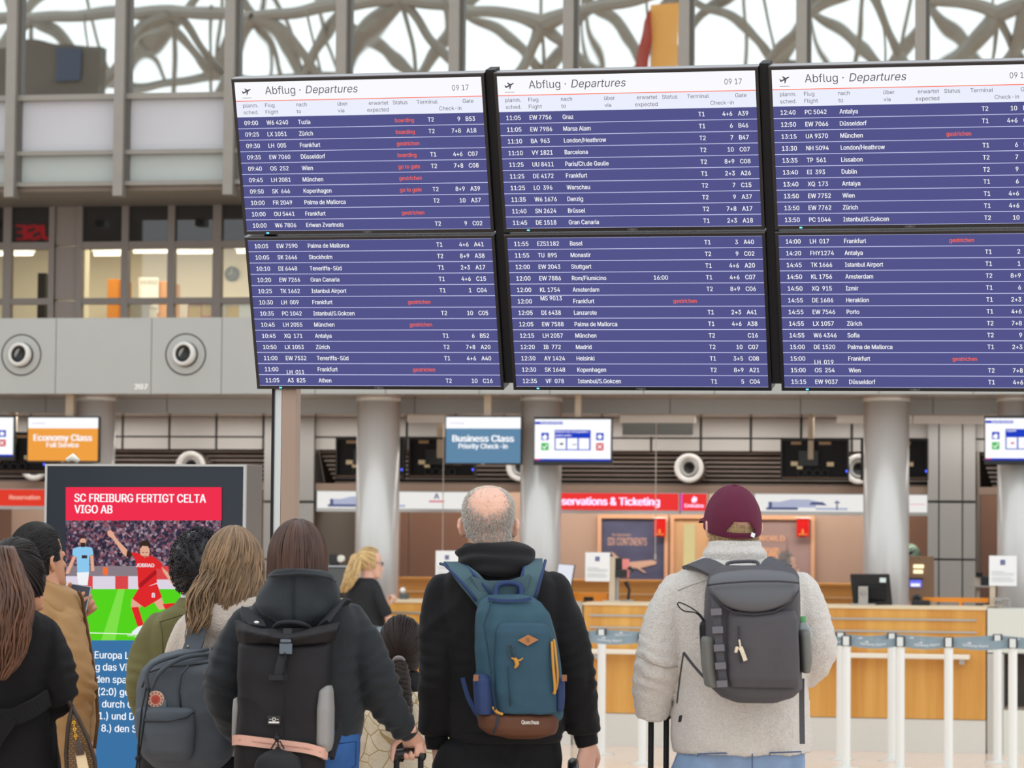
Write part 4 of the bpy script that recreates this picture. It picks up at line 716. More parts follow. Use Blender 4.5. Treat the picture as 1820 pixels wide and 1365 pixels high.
R_ = [[("09:00", "W6 4240", "Tuzla", "boarding", "T2", "9", "B53"), ("09:25", "LX 1051", "Zürich", "boarding", "T2", "7+8", "A18"), ("09:30", "LH  005", "Frankfurt", "gestrichen", "", "", ""), ("09:35", "EW 7060", "Düsseldorf", "boarding", "T1", "4+6", "C07"), ("09:40", "OS  252", "Wien", "go to gate", "T2", "7+8", "C08"), ("09:45", "LH 2081", "München", "gestrichen", "", "", ""), ("09:50", "SK  646", "Kopenhagen", "go to gate", "T2", "8+9", "A39"), ("10:00", "FR 2049", "Palma de Mallorca", "", "T2", "10", "A37"), ("10:00", "OU 5441", "Frankfurt", "gestrichen", "", "", ""), ("10:00", "W6 7806", "Eriwan Zvartnots", "", "T2", "9", "C02")],
      [("11:05", "EW 7756", "Graz", "", "T1", "4+6", "A39"), ("11:05", "EW 7986", "Marsa Alam", "", "T1", "6", "B46"), ("11:10", "BA  963", "London/Heathrow", "", "T2", "7", "B47"), ("11:10", "VY 1821", "Barcelona", "", "T2", "10", "C07"), ("11:25", "UU 8411", "Paris/Ch.de Gaulle", "", "T2", "8+9", "C08"), ("11:25", "DE 4172", "Frankfurt", "", "T1", "2+3", "A26"), ("11:25", "LO  396", "Warschau", "", "T2", "7", "C15"), ("11:35", "W6 1676", "Danzig", "", "T2", "9", "A37"), ("11:40", "SN 2624", "Brüssel", "", "T2", "7+8", "A17"), ("11:45", "DE 1518", "Gran Canaria", "", "T1", "2+3", "A18")],
      [("12:40", "PC 5042", "Antalya", "", "T2", "10", "B5"), ("12:50", "EW 7066", "Düsseldorf", "", "T1", "4+6", "C1"), ("13:15", "UA 9370", "München", "gestrichen", "", "", ""), ("13:30", "NH 5094", "London/Heathrow", "", "T1", "6", "B4"), ("13:35", "TP  561", "Lissabon", "", "T2", "7", "A"), ("13:40", "EI  393", "Dublin", "", "T2", "9", "B"), ("13:40", "XQ  173", "Antalya", "", "T1", "6", "A"), ("13:50", "EW 7752", "Wien", "", "T1", "4+6", "A"), ("13:50", "EW 7762", "Zürich", "", "T1", "4+6", "A"), ("13:50", "PC 1044", "Istanbul/S.Gokcen", "", "T2", "10", "A")],
      [("10:05", "EW 7590", "Palma de Mallorca", "", "T1", "4+6", "A41"), ("10:05", "SK 2646", "Stockholm", "", "T2", "8+9", "A38"), ("10:10", "DI 6448", "Teneriffa-Süd", "", "T1", "2+3", "A17"), ("10:20", "EW 7266", "Gran Canaria", "", "T1", "4+6", "C15"), ("10:25", "TK 1662", "Istanbul Airport", "", "T1", "1", "C04"), ("10:30", "LH  009", "Frankfurt", "gestrichen", "", "", ""), ("10:35", "PC 1042", "Istanbul/S.Gokcen", "", "T2", "10", "C05"), ("10:45", "LH 2055", "München", "gestrichen", "", "", ""), ("10:45", "XQ  171", "Antalya", "", "T1", "6", "B52"), ("10:50", "LX 1053", "Zürich", "", "T2", "7+8", "A20"), ("11:00", "EW 7532", "Teneriffa-Süd", "", "T1", "4+6", "A40"), ("11:00", "LH  011", "Frankfurt", "gestrichen", "", "", ""), ("11:05", "A3  825", "Athen", "", "T2", "10", "C16")],
      [("11:55", "EZS1182", "Basel", "", "T1", "3", "A40"), ("11:55", "TU  895", "Monastir", "", "T2", "9", "C02"), ("12:00", "EW 2043", "Stuttgart", "", "T1", "4+6", "A20"), ("12:00", "EW 7886", "Rom/Fiumicino", "16:00", "T1", "4+6", "C07"), ("12:00", "KL 1754", "Amsterdam", "", "T2", "8+9", "C06"), ("12:00", "MS 9013", "Frankfurt", "gestrichen", "", "", ""), ("12:05", "DI 6438", "Lanzarote", "", "T1", "2+3", "A41"), ("12:05", "EW 7588", "Palma de Mallorca", "", "T1", "4+6", "A38"), ("12:15", "LH 2057", "München", "", "T2", "", "C16"), ("12:20", "IB  772", "Madrid", "", "T2", "10", "C07"), ("12:30", "AY 1424", "Helsinki", "", "T1", "3+5", "C08"), ("12:30", "SK 1648", "Kopenhagen", "", "T2", "8+9", "A21"), ("12:35", "VF  078", "Istanbul/S.Gokcen", "", "T1", "5", "C04")],
      [("14:00", "LH  017", "Frankfurt", "gestrichen", "", "", ""), ("14:20", "FHY1274", "Antalya", "", "T1", "2", "C"), ("14:45", "TK 1666", "Istanbul Airport", "", "T1", "1", "C"), ("14:50", "KL 1756", "Amsterdam", "", "T2", "8+9", "A"), ("14:50", "XQ  915", "Izmir", "", "T1", "6", "A"), ("14:55", "DE 1686", "Heraklion", "", "T1", "2+3", "A"), ("14:55", "EW 7546", "Porto", "", "T1", "4+6", "A"), ("14:55", "LX 1057", "Zürich", "", "T2", "7+8", "A"), ("14:55", "W6 4346", "Sofia", "", "T2", "9", "C"), ("15:00", "DE 1520", "Palma de Mallorca", "", "T1", "2+3", "A"), ("15:00", "LH  019", "Frankfurt", "gestrichen", "", "", ""), ("15:00", "OS  254", "Wien", "", "T2", "7+8", "C"), ("15:15", "EW 9037", "Düsseldorf", "", "T1", "4+6", "A")]]
DROP = {(3, 11): -.26, (4, 5): .26, (5, 10): -.3}
def board(col, row, label):
    cen = T0 + ex * ((col - 1) * PX_) + ey * ((row - .5) * PY_)
    org = cen - ex * (BW / 2) + ey * (BH / 2)
    o = thing('departure_board', label, 'departure board', org, group='departure board screens')
    o.matrix_world = Matrix((ex, ez, -ey)).transposed().to_4x4(); o.matrix_world.translation = org
    fx, ft, fb = .012, .011, .014
    obj('housing', MB().box(0, BW, .004, .09, 0, BH), bez, o, bevel=.003)
    obj('bezel', MB().box(0, fx, -.002, .004, 0, BH).box(BW - fx, BW, -.002, .004, 0, BH).box(fx, BW - fx, -.002, .004, 0, fb).box(fx, BW - fx, -.002, .004, BH - ft, BH), bez, o)
    obj('top_edge', MB().box(0, BW, -.003, .05, BH, BH + .004), bezt, o)
    obj('maker_badge', MB().box(BW / 2 - .02, BW / 2 + .02, -.004, -.002, .002, .011), mat('badge_grey', '#3f3f44', .4), o)
    mb = MB(); text(mb, 'NEC', BW / 2, .004, .005, -.0045, 'C'); obj('badge_lettering', mb, mat('badge_silver', '#8f8f94', .4), o)
    obj('power_light', MB().box(.096, .106, -.004, -.002, .004, .009), glow('led_cyan', '#59c8ff', 2.5), o)
    w, h = BW - 2 * fx, BH - fb - ft; sx = lambda u: fx + u * w; sz = lambda v: fb + h * (1 - v)
    s = obj('screen', MB().box(fx, BW - fx, 0, .004, fb, BH - ft), bord, o)
    rows = R_[col + 3 * row]; v0 = .233 if row == 0 else 0.0; n = len(rows); pv = (1 - v0) / n
    if row == 0:
        obj('title_band', MB().box(sx(0), sx(1), -.001, 0, sz(.126), sz(0)), bwhite, s); obj('column_band', MB().box(sx(0), sx(1), -.001, 0, sz(v0), sz(.126)), blil, s); pass
        mb = MB(); text(mb, 'Abflug ·', sx(.124), sz(.083), h * .051, -.002, width=w * .146)
        text(mb, 'Departures', sx(.29), sz(.083), h * .051, -.002, shear=.2, width=w * .213); text(mb, '09 17', sx(.882), sz(.085), h * .036, -.002, width=w * .066)
        for t_, u, v, al in (('planm.', .028, .168, 'L'), ('sched.', .028, .213, 'L'), ('Flug', .119, .168, 'L'), ('Flight', .119, .213, 'L'), ('nach', .247, .168, 'L'), ('to', .247, .213, 'L'), ('über', .416, .168, 'L'), ('via', .416, .213, 'L'), ('erwartet', .622, .168, 'R'), ('expected', .622, .213, 'R'), ('Status', .641, .168, 'L'), ('Terminal', .737, .168, 'L'), ('Gate', .964, .168, 'R'), ('Check-in', .914, .213, 'R')):
            text(mb, t_, sx(u), sz(v), h * .0250, -.002, al, sx=1.0)
        mb.box(sx(.028), sx(.066), -.0021, -.0019, sz(.106), sz(.1035))
        PT = lambda q: [(sx(.028 + a * .038), sz(.095 - b * .06)) for a, b in q]
        mb.prism(PT([(.08, .36), (.16, .30), (.34, .40), (.62, .52), (.9, .70), (1.0, .78), (.97, .84), (.84, .82), (.55, .68), (.3, .54), (.14, .46)]), -.0022, -.002); mb.prism(PT([(.48, .58), (.28, .86), (.36, .90), (.70, .68)]), -.0022, -.002); mb.prism(PT([(.5, .46), (.50, .14), (.57, .16), (.72, .56)]), -.0022, -.002); mb.prism(PT([(.08, .36), (.0, .62), (.07, .62), (.2, .46)]), -.0022, -.002)
        mb.mi = 1; mb.box(sx(0), sx(1), -.0016, -.001, sz(.1285), sz(.1235)); obj('heading_lettering', mb, [bdark, bor], s)
    mb = MB()
    for k in range(n + 1):
        if row == 0 and k == 0: continue
        v = v0 + k * pv; mb.box(sx(0), sx(1), -.001, 0, sz(v) - h * .0022 + (.0012 if k == n else 0), sz(v) + h * .0022 - (.0012 if k == 0 else 0))
    cp = h * .0285
    for k, (t, fl_, to, st, te_, ck, ga) in enumerate(rows):
        z = sz(v0 + (k + .5) * pv) - cp * .5; kw = dict(y=-.002, bold=.014); mb.mi = 1
        text(mb, t, sx(.028), z, cp, width=w * .056, **kw); text(mb, fl_, sx(.120), z + DROP.get((col + 3 * row, k), 0) * pv * h, cp, sx=.86, **kw); text(mb, to, sx(.250), z, cp, sx=.85, **kw)
        if te_: text(mb, te_, sx(.777), z, cp, sx=.88, **kw)
        if ck: text(mb, ck, sx(.906), z, cp, al='R', sx=.88, **kw)
        if ga: text(mb, ga, sx(.929), z, cp, sx=.88, **kw)
        if st:
            num = st[0] == '1'; mb.mi = 1 if num else 2; text(mb, st, sx(.573 if num else .645), z, cp if num else cp * .92, sx=.88, **kw)
    obj('flight_table', mb, [bline, btext, bor], s)
board(0, 0, 'upper left departure board, flights from 09:00 to 10:00'); board(1, 0, 'upper middle departure board, flights from 11:05 to 11:45'); board(2, 0, 'upper right departure board, flights from 12:40 to 13:50')
board(0, 1, 'lower left departure board, flights from 10:05 to 11:05'); board(1, 1, 'lower middle departure board, flights from 11:55 to 12:35'); board(2, 1, 'lower right departure board, flights from 14:00 to 15:15')
# stand that carries the boards
def bp(u, v, y=0): return T0 + ex * u + ey * v + ez * y
ST = thing('board_stand', 'steel stand with a grey and brown post carrying the departure boards', 'stand', (0, 0, 0))
def bar(name, u0, u1, v0, v1, y0, y1, m):
    b = MB(); b.rings([[bp(u, v0, y) for u, y in ((u0, y0), (u1, y0), (u1, y1), (u0, y1))], [bp(u, v1, y) for u, y in ((u0, y0), (u1, y0), (u1, y1), (u0, y1))]]); obj(name, b, m, ST)
for u in (-PX_ / 2, PX_ / 2): bar('mount_rail', u - .0185, u + .0185, -PY_ - .005, PY_ - .03, .02, .1, blackm)
bar('mount_rail', -PX_ * 1.5 + .07, -PX_ * 1.5 + .12, -PY_ + .1, PY_ - .03, .093, .12, blackm)
for v in (-PY_ * .6, PY_ * .55): bar('cross_beam', -PX_ * 1.45, 2.12, v - .03, v + .03, .1, .16, blackm)
def mast(pa, pb, d, m, zt, name='post'):
    a, b = atd(pa, 800, d), atd(pb, 800, d); bx = MB().box(a.x, b.x, a.y, a.y + .08, 0, zt); return obj(name, bx, m, ST)
DM = 12.62
mast(482, 486, DM - .01, blackm, 2.45, 'post_seal'); mast(486, 500, DM, mat('post_pale', '#cdd3d2', .25, .4), 2.45, 'front_post'); mast(500, 526, DM - .02, mat('post_brown', '#a08a7a', .35, .3), 2.45, 'side_post')
pe = bp(2.05, 0, .42); obj('front_post', MB().box(pe.x - .045, pe.x + .045, pe.y - .04, pe.y + .04, 0, bp(2.05, -.5, .42).z), mat('post_pale', '#cdd3d2'), ST)
for a in (atd(505, 800, DM), pe): obj('base_plate', MB().box(a.x - .25, a.x + .25, a.y - .25, a.y + .3, 0, .015), alu, ST)
[bar('arm', 2.0, 2.1, v_, v_ + .08, .15, .6, blackm) for v_ in (-.42, .3)]; bar('arm', -PX_ * 1.42, -PX_ * 1.3, .2, .3, .15, .75, blackm); bar('arm', -PX_ * 1.42, -PX_ * 1.3, -.35, -.25, .15, .75, blackm)
# ================================================================== PEOPLE: BUILDING TOOLS
def spline(pts, k=5):
    """Catmull-Rom through (vector, radius) pairs"""
    out = []; n = len(pts)
    for i in range(n - 1):
        p0, p1, p2, p3 = pts[max(i - 1, 0)], pts[i], pts[i + 1], pts[min(i + 2, n - 1)]
        for j in range(k):
            t = j / k; f = lambda a, b, c, d: .5 * (2 * b + (c - a) * t + (2 * a - 5 * b + 4 * c - d) * t * t + (3 * b - a - 3 * c + d) * t ** 3)
            out.append((Vector([f(p0[0][m], p1[0][m], p2[0][m], p3[0][m]) for m in range(3)]), max(.001, f(p0[1], p1[1], p2[1], p3[1]))))
    out.append(pts[-1]); return out
def limb(mb, pts, n=16, k=5, flat=1.0, side=None, round0=True, round1=True):
    s = spline(pts, k)
    if round0:
        d = (s[0][0] - s[1][0]).normalized(); r = s[0][1]; s = [(s[0][0] + d * r * .9, r * .35), (s[0][0] + d * r * .6, r * .78)] + s
    if round1:
        d = (s[-1][0] - s[-2][0]).normalized(); r = s[-1][1]; s = s + [(s[-1][0] + d * r * .6, r * .78), (s[-1][0] + d * r * .9, r * .35)]
    return mb.tube([a for a, b in s], [b for a, b in s], n, flat, side)
def ring(c, rx, ry, n=32, e=2.2, tilt=0):
    o = []
    for k in range(n):
        t = 2 * math.pi * k / n; a, b = math.cos(t), math.sin(t)
        x = rx * math.copysign(abs(a) ** (2 / e), a); y = ry * math.copysign(abs(b) ** (2 / e), b); o.append((c[0] + x, c[1] + y, c[2] + tilt * y))
    return o
def fuse(mb, voxel, smooth=3, disp=None, name='mesh'):
    me0 = mb.mesh('fuse_source'); o = bpy.data.objects.new('fuse_source', me0); COL.objects.link(o)
    r = o.modifiers.new('r', 'REMESH'); r.mode = 'VOXEL'; r.voxel_size = voxel; r.adaptivity = 0
    if smooth: s = o.modifiers.new('s', 'SMOOTH'); s.iterations = smooth; s.factor = .5
    me = bpy.data.meshes.new_from_object(o.evaluated_get(bpy.context.evaluated_depsgraph_get())); bpy.data.objects.remove(o); bpy.data.meshes.remove(me0)
    if disp:
        nn = [v.normal.copy() for v in me.vertices]
        for v, n in zip(me.vertices, nn): v.co += n * disp(v.co)
    for p in me.polygons: p.use_smooth = True
    me.name = name; return me
def folds(amp, fx, fz, seed=0, fine=.35):
    so = Vector((seed * 7.3, seed * 3.1, seed * 5.7))
    def f(p):
        q = Vector((p.x * fx, p.y * fx, p.z * fz)) + so; w = noise.noise(Vector((p.x * 3, p.y * 3, p.z * 3)) + so) * 1.2
        q += Vector((w, w, w * .6)); a = noise.noise(q); b = noise.noise(q * 2.3)
        return amp * ((1 - 2.2 * abs(a)) * .6 + fine * b)
    return f
def sleeve_folds(amp, joints, base=None):
    """creases crossing the limb near each joint (point, reach)"""
    def f(p):
        v = base(p) if base else 0
        for c, reach, ax in joints:
            d = (p - c).length / reach
            if d < 1.6: v += amp * math.exp(-d * d * 1.5) * math.sin((p - c).dot(ax) * 150 + 3 * noise.noise(p * 14)) * (.6 + .8 * noise.noise(p * 9 + Vector((3, 1, 2))))
        return v
    return f
HEADP = [(0, .022, .080, .040), (.012, .036, .089, .020), (.03, .046, .092, -.012), (.05, .054, .093, -.04), (.075, .062, .093, -.066), (.1, .068, .091, -.084), (.125, .072, .090, -.094), (.15, .0755, .091, -.098), (.175, .0755, .087, -.096), (.197, .069, .074, -.087), (.215, .056, .054, -.068), (.228, .036, .03, -.042), (.234, .014, .006, -.016)]
def head(mb, c, k, M, ears=True, face=True):
    """head with chin at z=0, ears at .105; c is the point between the ears"""
    T = lambda p: Vector(c) + M @ (Vector((p[0], p[1], p[2] - .105)) * k)
    mb.rings([[T(p) for p in ring((0, (yf + yb) / 2, z), hw, (yf - yb) / 2, 28, 2.25)] for z, hw, yf, yb in HEADP])
    if face:
        mb.rings([[T(p) for p in ring((0, y, z), w, d, 10, 2)] for z, w, y, d in ((.062, .017, .096, .012), (.07, .018, .106, .014), (.085, .011, .1, .014), (.105, .007, .092, .012), (.118, .006, .088, .008))])
        for s in (-1, 1):
            mb.tube([T((s * .012, .09, .118)), T((s * .03, .092, .122)), T((s * .048, .08, .116))], .006 * k, 8)   # brow
            mb.ball(T((s * .034, .068, .085)), .02 * k, .018 * k, .014 * k, 10, 8)
        mb.tube([T((-.024, .084, .043)), T((0, .098, .047)), T((.024, .084, .043))], .006 * k, 8); mb.tube([T((-.02, .084, .034)), T((0, .097, .036)), T((.02, .084, .034))], .007 * k, 8)
        mb.ball(T((0, .084, .012)), .022 * k, .014 * k, .014 * k, 10, 8)
    if ears:
        for s in (-1, 1):
            E = [(s * .073, -.002, .078), (s * .082, -.012, .088), (s * .088, -.02, .108), (s * .088, -.016, .128), (s * .082, -.002, .134), (s * .076, .006, .122)]
            mb.tube([T(p) for p in E], [.006 * k, .007 * k, .007 * k, .007 * k, .006 * k, .005 * k], 8); mb.rings([[T((s * (x + dx), y * .9 - .004, z)) for y, z in ((-.013, .085), (.004, .085), (.006, .125), (-.014, .128))] for x, dx in ((.072, 0), (.083, 0))])
    return T
def hand(mb, w, d, pn, size=1.0, curl=(35, 45, 30), side=1, thumb=(40, 25), spread=.06, wr=.027, fl=None):
    """w wrist; d towards the knuckles; pn where the palm faces; side=+1 puts the thumb on d x pn"""
    w = Vector(w); d = Vector(d).normalized(); pn = Vector(pn); pn = (pn - d * pn.dot(d)).normalized(); sd = d.cross(pn) * side; k = size
    L = .095 * k
    mb.rings([[w + d * (t * L) + sd * (a * hw * k) + pn * (b * ht * k) for a, b in [(math.cos(j * math.pi / 6), math.sin(j * math.pi / 6)) for j in range(12)]] for t, hw, ht in ((-.35, wr, .022), (0, wr, .02), (.25, .033, .018), (.6, .04, .016), (.95, .041, .014), (1.06, .036, .010))])
    tips = []
    for i, (off, ln) in enumerate(((.030, .072), (.010, .08), (-.011, .074), (-.030, .058))):
        p = w + d * (L * (1.0 - .04 * abs(i - 1))) + sd * off * k; dirn = (d + sd * (spread * (1.5 - i))).normalized(); ax = dirn.cross(pn).normalized(); pts = [(p - dirn * .02 * k, .0095 * k), (p, .0098 * k)]; a = 0
        for j, fr in enumerate((.42, .33, .25)):
            a += math.radians(curl[j] * (1 + .08 * i)); v = (Matrix.Rotation(a, 3, ax) @ dirn) if (Matrix.Rotation(.1, 3, ax) @ dirn).dot(pn) > dirn.dot(pn) else (Matrix.Rotation(-a, 3, ax) @ dirn)
            p = p + v * ln * fr * k * 1.05; pts.append((p.copy(), (.0088, .008, .0066)[j] * k))
        limb(mb, pts, 10, 3); tips.append(p)
    b = w + d * (L * .22) + sd * .03 * k; t0 = (sd * math.cos(math.radians(thumb[0])) + d * math.sin(math.radians(thumb[0])) + pn * .35).normalized(); p1 = b + t0 * .042 * k; t1 = (t0 * .5 + d * .75 + pn * math.sin(math.radians(thumb[1]))).normalized()
    limb(mb, [(b - t0 * .015 * k, .014 * k), (b, .0145 * k), (p1, .0112 * k), (p1 + t1 * .03 * k, .0098 * k), (p1 + t1 * .052 * k + pn * .006 * k, .0075 * k)], 10, 3)
    return tips
class Fig:
    def __init__(s, name, label, px0, d, cat='person'):
        p = atd(px0, 1000, d); s.d = d; s.s = F / d; s.root = thing(name, label, cat, (p.x, p.y, 0), YAW)
        s.inv = (Matrix.Translation((p.x, p.y, 0)) @ Matrix.Rotation(YAW, 4, 'Z')).inverted()
    def q(s, px, py, y=0): return s.inv @ atd(px, py, s.d + y)
    def P(s, *a): return [(s.q(px, py, y), r / s.s) for px, py, y, r in a]
    def rows(s, mb, rows, n=36, e=2.3, tilt=0):
        rs = []
        for py, l, r, yf, yb in rows:
            ym = (yf + yb) / 2; a, b = s.q(l, py, ym), s.q(r, py, ym); rs.append(ring((a + b) / 2, (b - a).length / 2, (yb - yf) / 2, n, e, tilt))
        return mb.rings(rs)
    def other(s, name, label, cat, group=None):
        o = thing(name, label, cat, s.root.location, YAW, group); return o
def scale_rows(rows, k, dk=.8): return [(py, (l + r) / 2 - (r - l) / 2 * k, (l + r) / 2 + (r - l) / 2 * k, yf * dk, yb * dk) for py, l, r, yf, yb in rows]
def legs(mb, hip, hw, z1, rt, rk, ra, y=0, z0=.08, cx=0):
    for s in (-1, 1): limb(mb, [(Vector((cx + s * hw, y, z1)), rt), (Vector((cx + s * hw * 1.05, y - .005, z1 * .78)), rt * .92), (Vector((cx + s * hw * 1.1, y + .01, z1 * .53)), rk), (Vector((cx + s * hw * 1.12, y - .02, z1 * .32)), (rk + ra) / 2 * 1.05), (Vector((cx + s * hw * 1.15, y - .015, z0)), ra)], 16, 5)
def shoes(fig, hw, y, m, cx=0, size=.27):
    for s in (-1, 1):
        x = cx + s * hw * 1.18; mb = MB(); L = size
        mb.rings([[(x + (px_ * w), y - .07 + t * L, z) for px_, z in ((-1, 0), (-1.02, .02), (-.85, h * .7), (-.3, h), (.3, h), (.85, h * .7), (1.02, .02), (1, 0))] for t, w, h in ((0, .025, .05), (.06, .034, .085), (.3, .037, .1), (.5, .04, .075), (.75, .046, .055), (.93, .036, .042), (1, .018, .03))])
        o = obj('shoe', mb, m, fig.root, smooth=True); mb = MB(); mb.rings([[(x + sx * w, y - .075 + t * (L + .01), z) for sx, z in ((-1, .0), (1, .0), (1, .018), (-1, .018))] for t, w in ((0, .025), (.1, .037), (.5, .042), (.8, .048), (.95, .036), (1, .02))]); obj('sole', mb, mat('sole_grey', '#c9c6c0', .6), o)
# hair -------------------------------------------------------------
def strand(mb, pts, r, n=5):
    k = len(pts); mb.tube(pts, [r * (.7 + .6 * math.sin(math.pi * min(1, i / (k - 1) * .8 + .1))) * (1 if i < k - 1 else .25) for i in range(k)], n)
def fall(mb, c, R, phis, zend, wave, n, r, rn, out=.0, th0=.08, lift=1.03, steps=16, curl=22, M=None):
    """strands from the crown over the skull, then hanging; phi 0 is the back of the head"""
    for i in range(n):
        ph = rn.uniform(*phis); ze = zend(ph) * rn.uniform(.86, 1.04); f = lift * rn.uniform(.99, 1.05); pts = []; pz = rn.uniform(0, 6.28); wv = wave * rn.uniform(.5, 1.3); ph0 = ph; th_ = rn.uniform(th0, 1.2) if rn.random() < .5 else th0
        L1 = R[2] * 1.5; L = L1 + abs(ze)
        for j in range(steps):
            t = j / (steps - 1) * L
            if t < L1: th = th_ + (math.pi / 2 - th_) * t / L1; x, y, z = R[0] * f * math.sin(ph) * math.sin(th), -R[1] * f * math.cos(ph) * math.sin(th), R[2] * f * math.cos(th)
            else:
                u = t - L1; g = f + out * u; x, y, z = R[0] * g * math.sin(ph), -R[1] * g * math.cos(ph), -u
            a = wv * min(1, t / L1) ** 1.5; off = Vector((math.sin(t * curl + pz) * a, math.cos(t * curl * .9 + pz) * a, 0)); p = Vector((x, y, z)) + off; pts.append(Vector(c) + (M @ p if M else p))
        strand(mb, pts, r * rn.uniform(.7, 1.3))
def pull(mb, c, R, tie, ok, n, r, rn, M=None, lift=1.02):
    """strands drawn over the skull to a tie (unit direction)"""
    tie = Vector(tie).normalized(); k = 0; guard = 0
    while k < n and guard < n * 20:
        guard += 1; v = Vector((rn.gauss(0, 1), rn.gauss(0, 1), rn.gauss(0, 1))).normalized()
        if not ok(v) or v.dot(tie) > .97: continue
        k += 1; an = math.acos(max(-1, min(1, v.dot(tie)))); pts = []; f = lift * rn.uniform(.99, 1.03)
        for j in range(9):
            t = j / 8; w_ = (v * math.sin((1 - t) * an) + tie * math.sin(t * an)) / max(1e-6, math.sin(an)); g = f * (1 + .015 * math.sin(math.pi * t)); p = Vector((w_.x * R[0], w_.y * R[1], w_.z * R[2])) * g; pts.append(Vector(c) + (M @ p if M else p))
        strand(mb, pts, r * rn.uniform(.7, 1.2))
def tail(mb, path, spread, n, r, rn, wave=.004, curl=9):
    P = [Vector(p) for p in path]; sp = spline([(p, s) for p, s in zip(P, spread)], 5)
    for i in range(n):
        a = rn.uniform(0, 6.28); q = math.sqrt(rn.random()); pz = rn.uniform(0, 6.28); cut = rn.uniform(.75, 1); m = max(4, int(len(sp) * cut)); strand(mb, [p + Vector((math.cos(a) * s * q, math.sin(a) * s * q * .7, 0)) + Vector((math.sin(j * .9 + pz), math.cos(j * .8 + pz), 0)) * wave for j, (p, s) in enumerate(sp[:m])], r * rn.uniform(.7, 1.3))
def skullcap(mb, c, R, ok, M=None, n=32, m=20):
    vs_ = {}
    def V(i, j):
        i %= n
        if (i, j) not in vs_:
            t = math.pi * max(.01, min(.99, j / m)); a = 2 * math.pi * i / n; d = Vector((math.sin(t) * math.cos(a), math.sin(t) * math.sin(a), math.cos(t))); p = Vector((d.x * R[0], d.y * R[1], d.z * R[2])); vs_[(i, j)] = mb.bm.verts.new(Vector(c) + (M @ p if M else p))
        return vs_[(i, j)]
    for i in range(n):
        for j in range(m):
            t = math.pi * (j + .5) / m; a = 2 * math.pi * (i + .5) / n
            if ok(Vector((math.sin(t) * math.cos(a), math.sin(t) * math.sin(a), math.cos(t)))): mb._f((V(i, j), V(i, j + 1), V(i + 1, j + 1), V(i + 1, j)))
def rotm(yaw=0, pitch=0, roll=0): return Matrix.Rotation(math.radians(yaw), 3, 'Z') @ Matrix.Rotation(math.radians(pitch), 3, 'X') @ Matrix.Rotation(math.radians(roll), 3, 'Y')
def ribbon(mb, pts, hw, th, up=None, n=5):
    """flat strap: pts (vector), half width hw (number or list), thickness th, width runs along 'up'"""
    s = spline([(Vector(p), h) for p, h in zip(pts, hw if isinstance(hw, (list, tuple)) else [hw] * len(pts))], n); rs = []
    for i, (p, h) in enumerate(s):
        t = (s[min(i + 1, len(s) - 1)][0] - s[max(i - 1, 0)][0]).normalized(); a = Vector(up) if up else Vector((1, 0, 0)); a = (a - t * a.dot(t)).normalized(); b = t.cross(a)
        rs.append([p + a * h + b * th, p - a * h + b * th, p - a * h - b * th, p + a * h - b * th])
    return mb.rings(rs)
skin = mat('skin_light', '#e0b19b', .5, bump=.08, scale=220, var=.05, varscale=25); skint = mat('skin_tan', '#c68f6f', .5, bump=.08, scale=220, var=.05, varscale=25)
# ================================================================== PEOPLE
def body(fig, torso, arms, hands, c, k, M, neck_r, hipz, hw, sk, y=0, cx=0, leg=(.068, .046, .034), voxel=.0055, neck_to=None, face=True, ears=True):
    """one continuous skin surface: head, neck, trunk, arms, hands, legs"""
    mb = MB(); T = head(mb, c, k, M, ears, face); fig.rows(mb, scale_rows(torso, .8, .72))
    t = torso[0]; base = fig.q((t[1] + t[2]) / 2, t[0] + 30, (t[3] + t[4]) / 2)
    limb(mb, [(base, neck_r * 1.25), ((base + Vector(c)) / 2 + Vector((0, -.01, -.01)), neck_r), (Vector(c) + M @ Vector((0, -.03 * k, .03)), neck_r * .95)], 20)
    for a in arms: limb(mb, [(p, r * .62) for p, r in a], 14)
    for h in hands: hand(mb, **h)
    mb.ball((cx, y, hipz + .02), hw * 1.4, .08, .08, 20, 12); legs(mb, hipz, hw, hipz - .02, *leg, y, cx=cx)
    for s in (-1, 1): mb.rings([[(cx + s * hw * 1.18 + sx * w, y - .06 + t * .23, z) for sx, z in ((-1, .022), (1, .022), (.8, h), (-.8, h))] for t, w, h in ((0, .022, .07), (.3, .03, .09), (.7, .036, .05), (1, .02, .035))])
    link('body', fuse(mb, voxel, 2, None, 'body'), sk, fig.root); return T
def garment(fig, name, m, torso, arms, voxel=.008, disp=None, smooth=4, e=2.3, parent=None, extra=None):
    mb = MB()
    if torso: fig.rows(mb, torso, e=e)
    for a in arms: limb(mb, a, 20, 6, round1=False)
    if extra: extra(mb)
    return link(name, fuse(mb, voxel, smooth, disp, name), m, parent or fig.root)
def cuff(fig, m, a, b, r, name='cuff'):
    mb = MB(); d = (b - a); mb.tube([a, a + d * .3, a + d * .7, b], [r * 1.0, r * 1.06, r * 1.03, r * .94], 20); return obj(name, mb, m, fig.root, smooth=True)
def trousers(fig, m, rows, hipz, hw, rt, rk, ra, y=0, cx=0, sd=1, z0=.05, disp=None):
    mb = MB(); fig.rows(mb, rows); mb.ball((cx, y, hipz - .02), hw * 1.75, .115, .1, 24, 12); legs(mb, hipz, hw, hipz, rt, rk, ra, y, z0, cx); return link('trousers', fuse(mb, .009, 3, disp or folds(.006, 12, 5, sd), 'trousers'), m, fig.root)
V3 = Vector
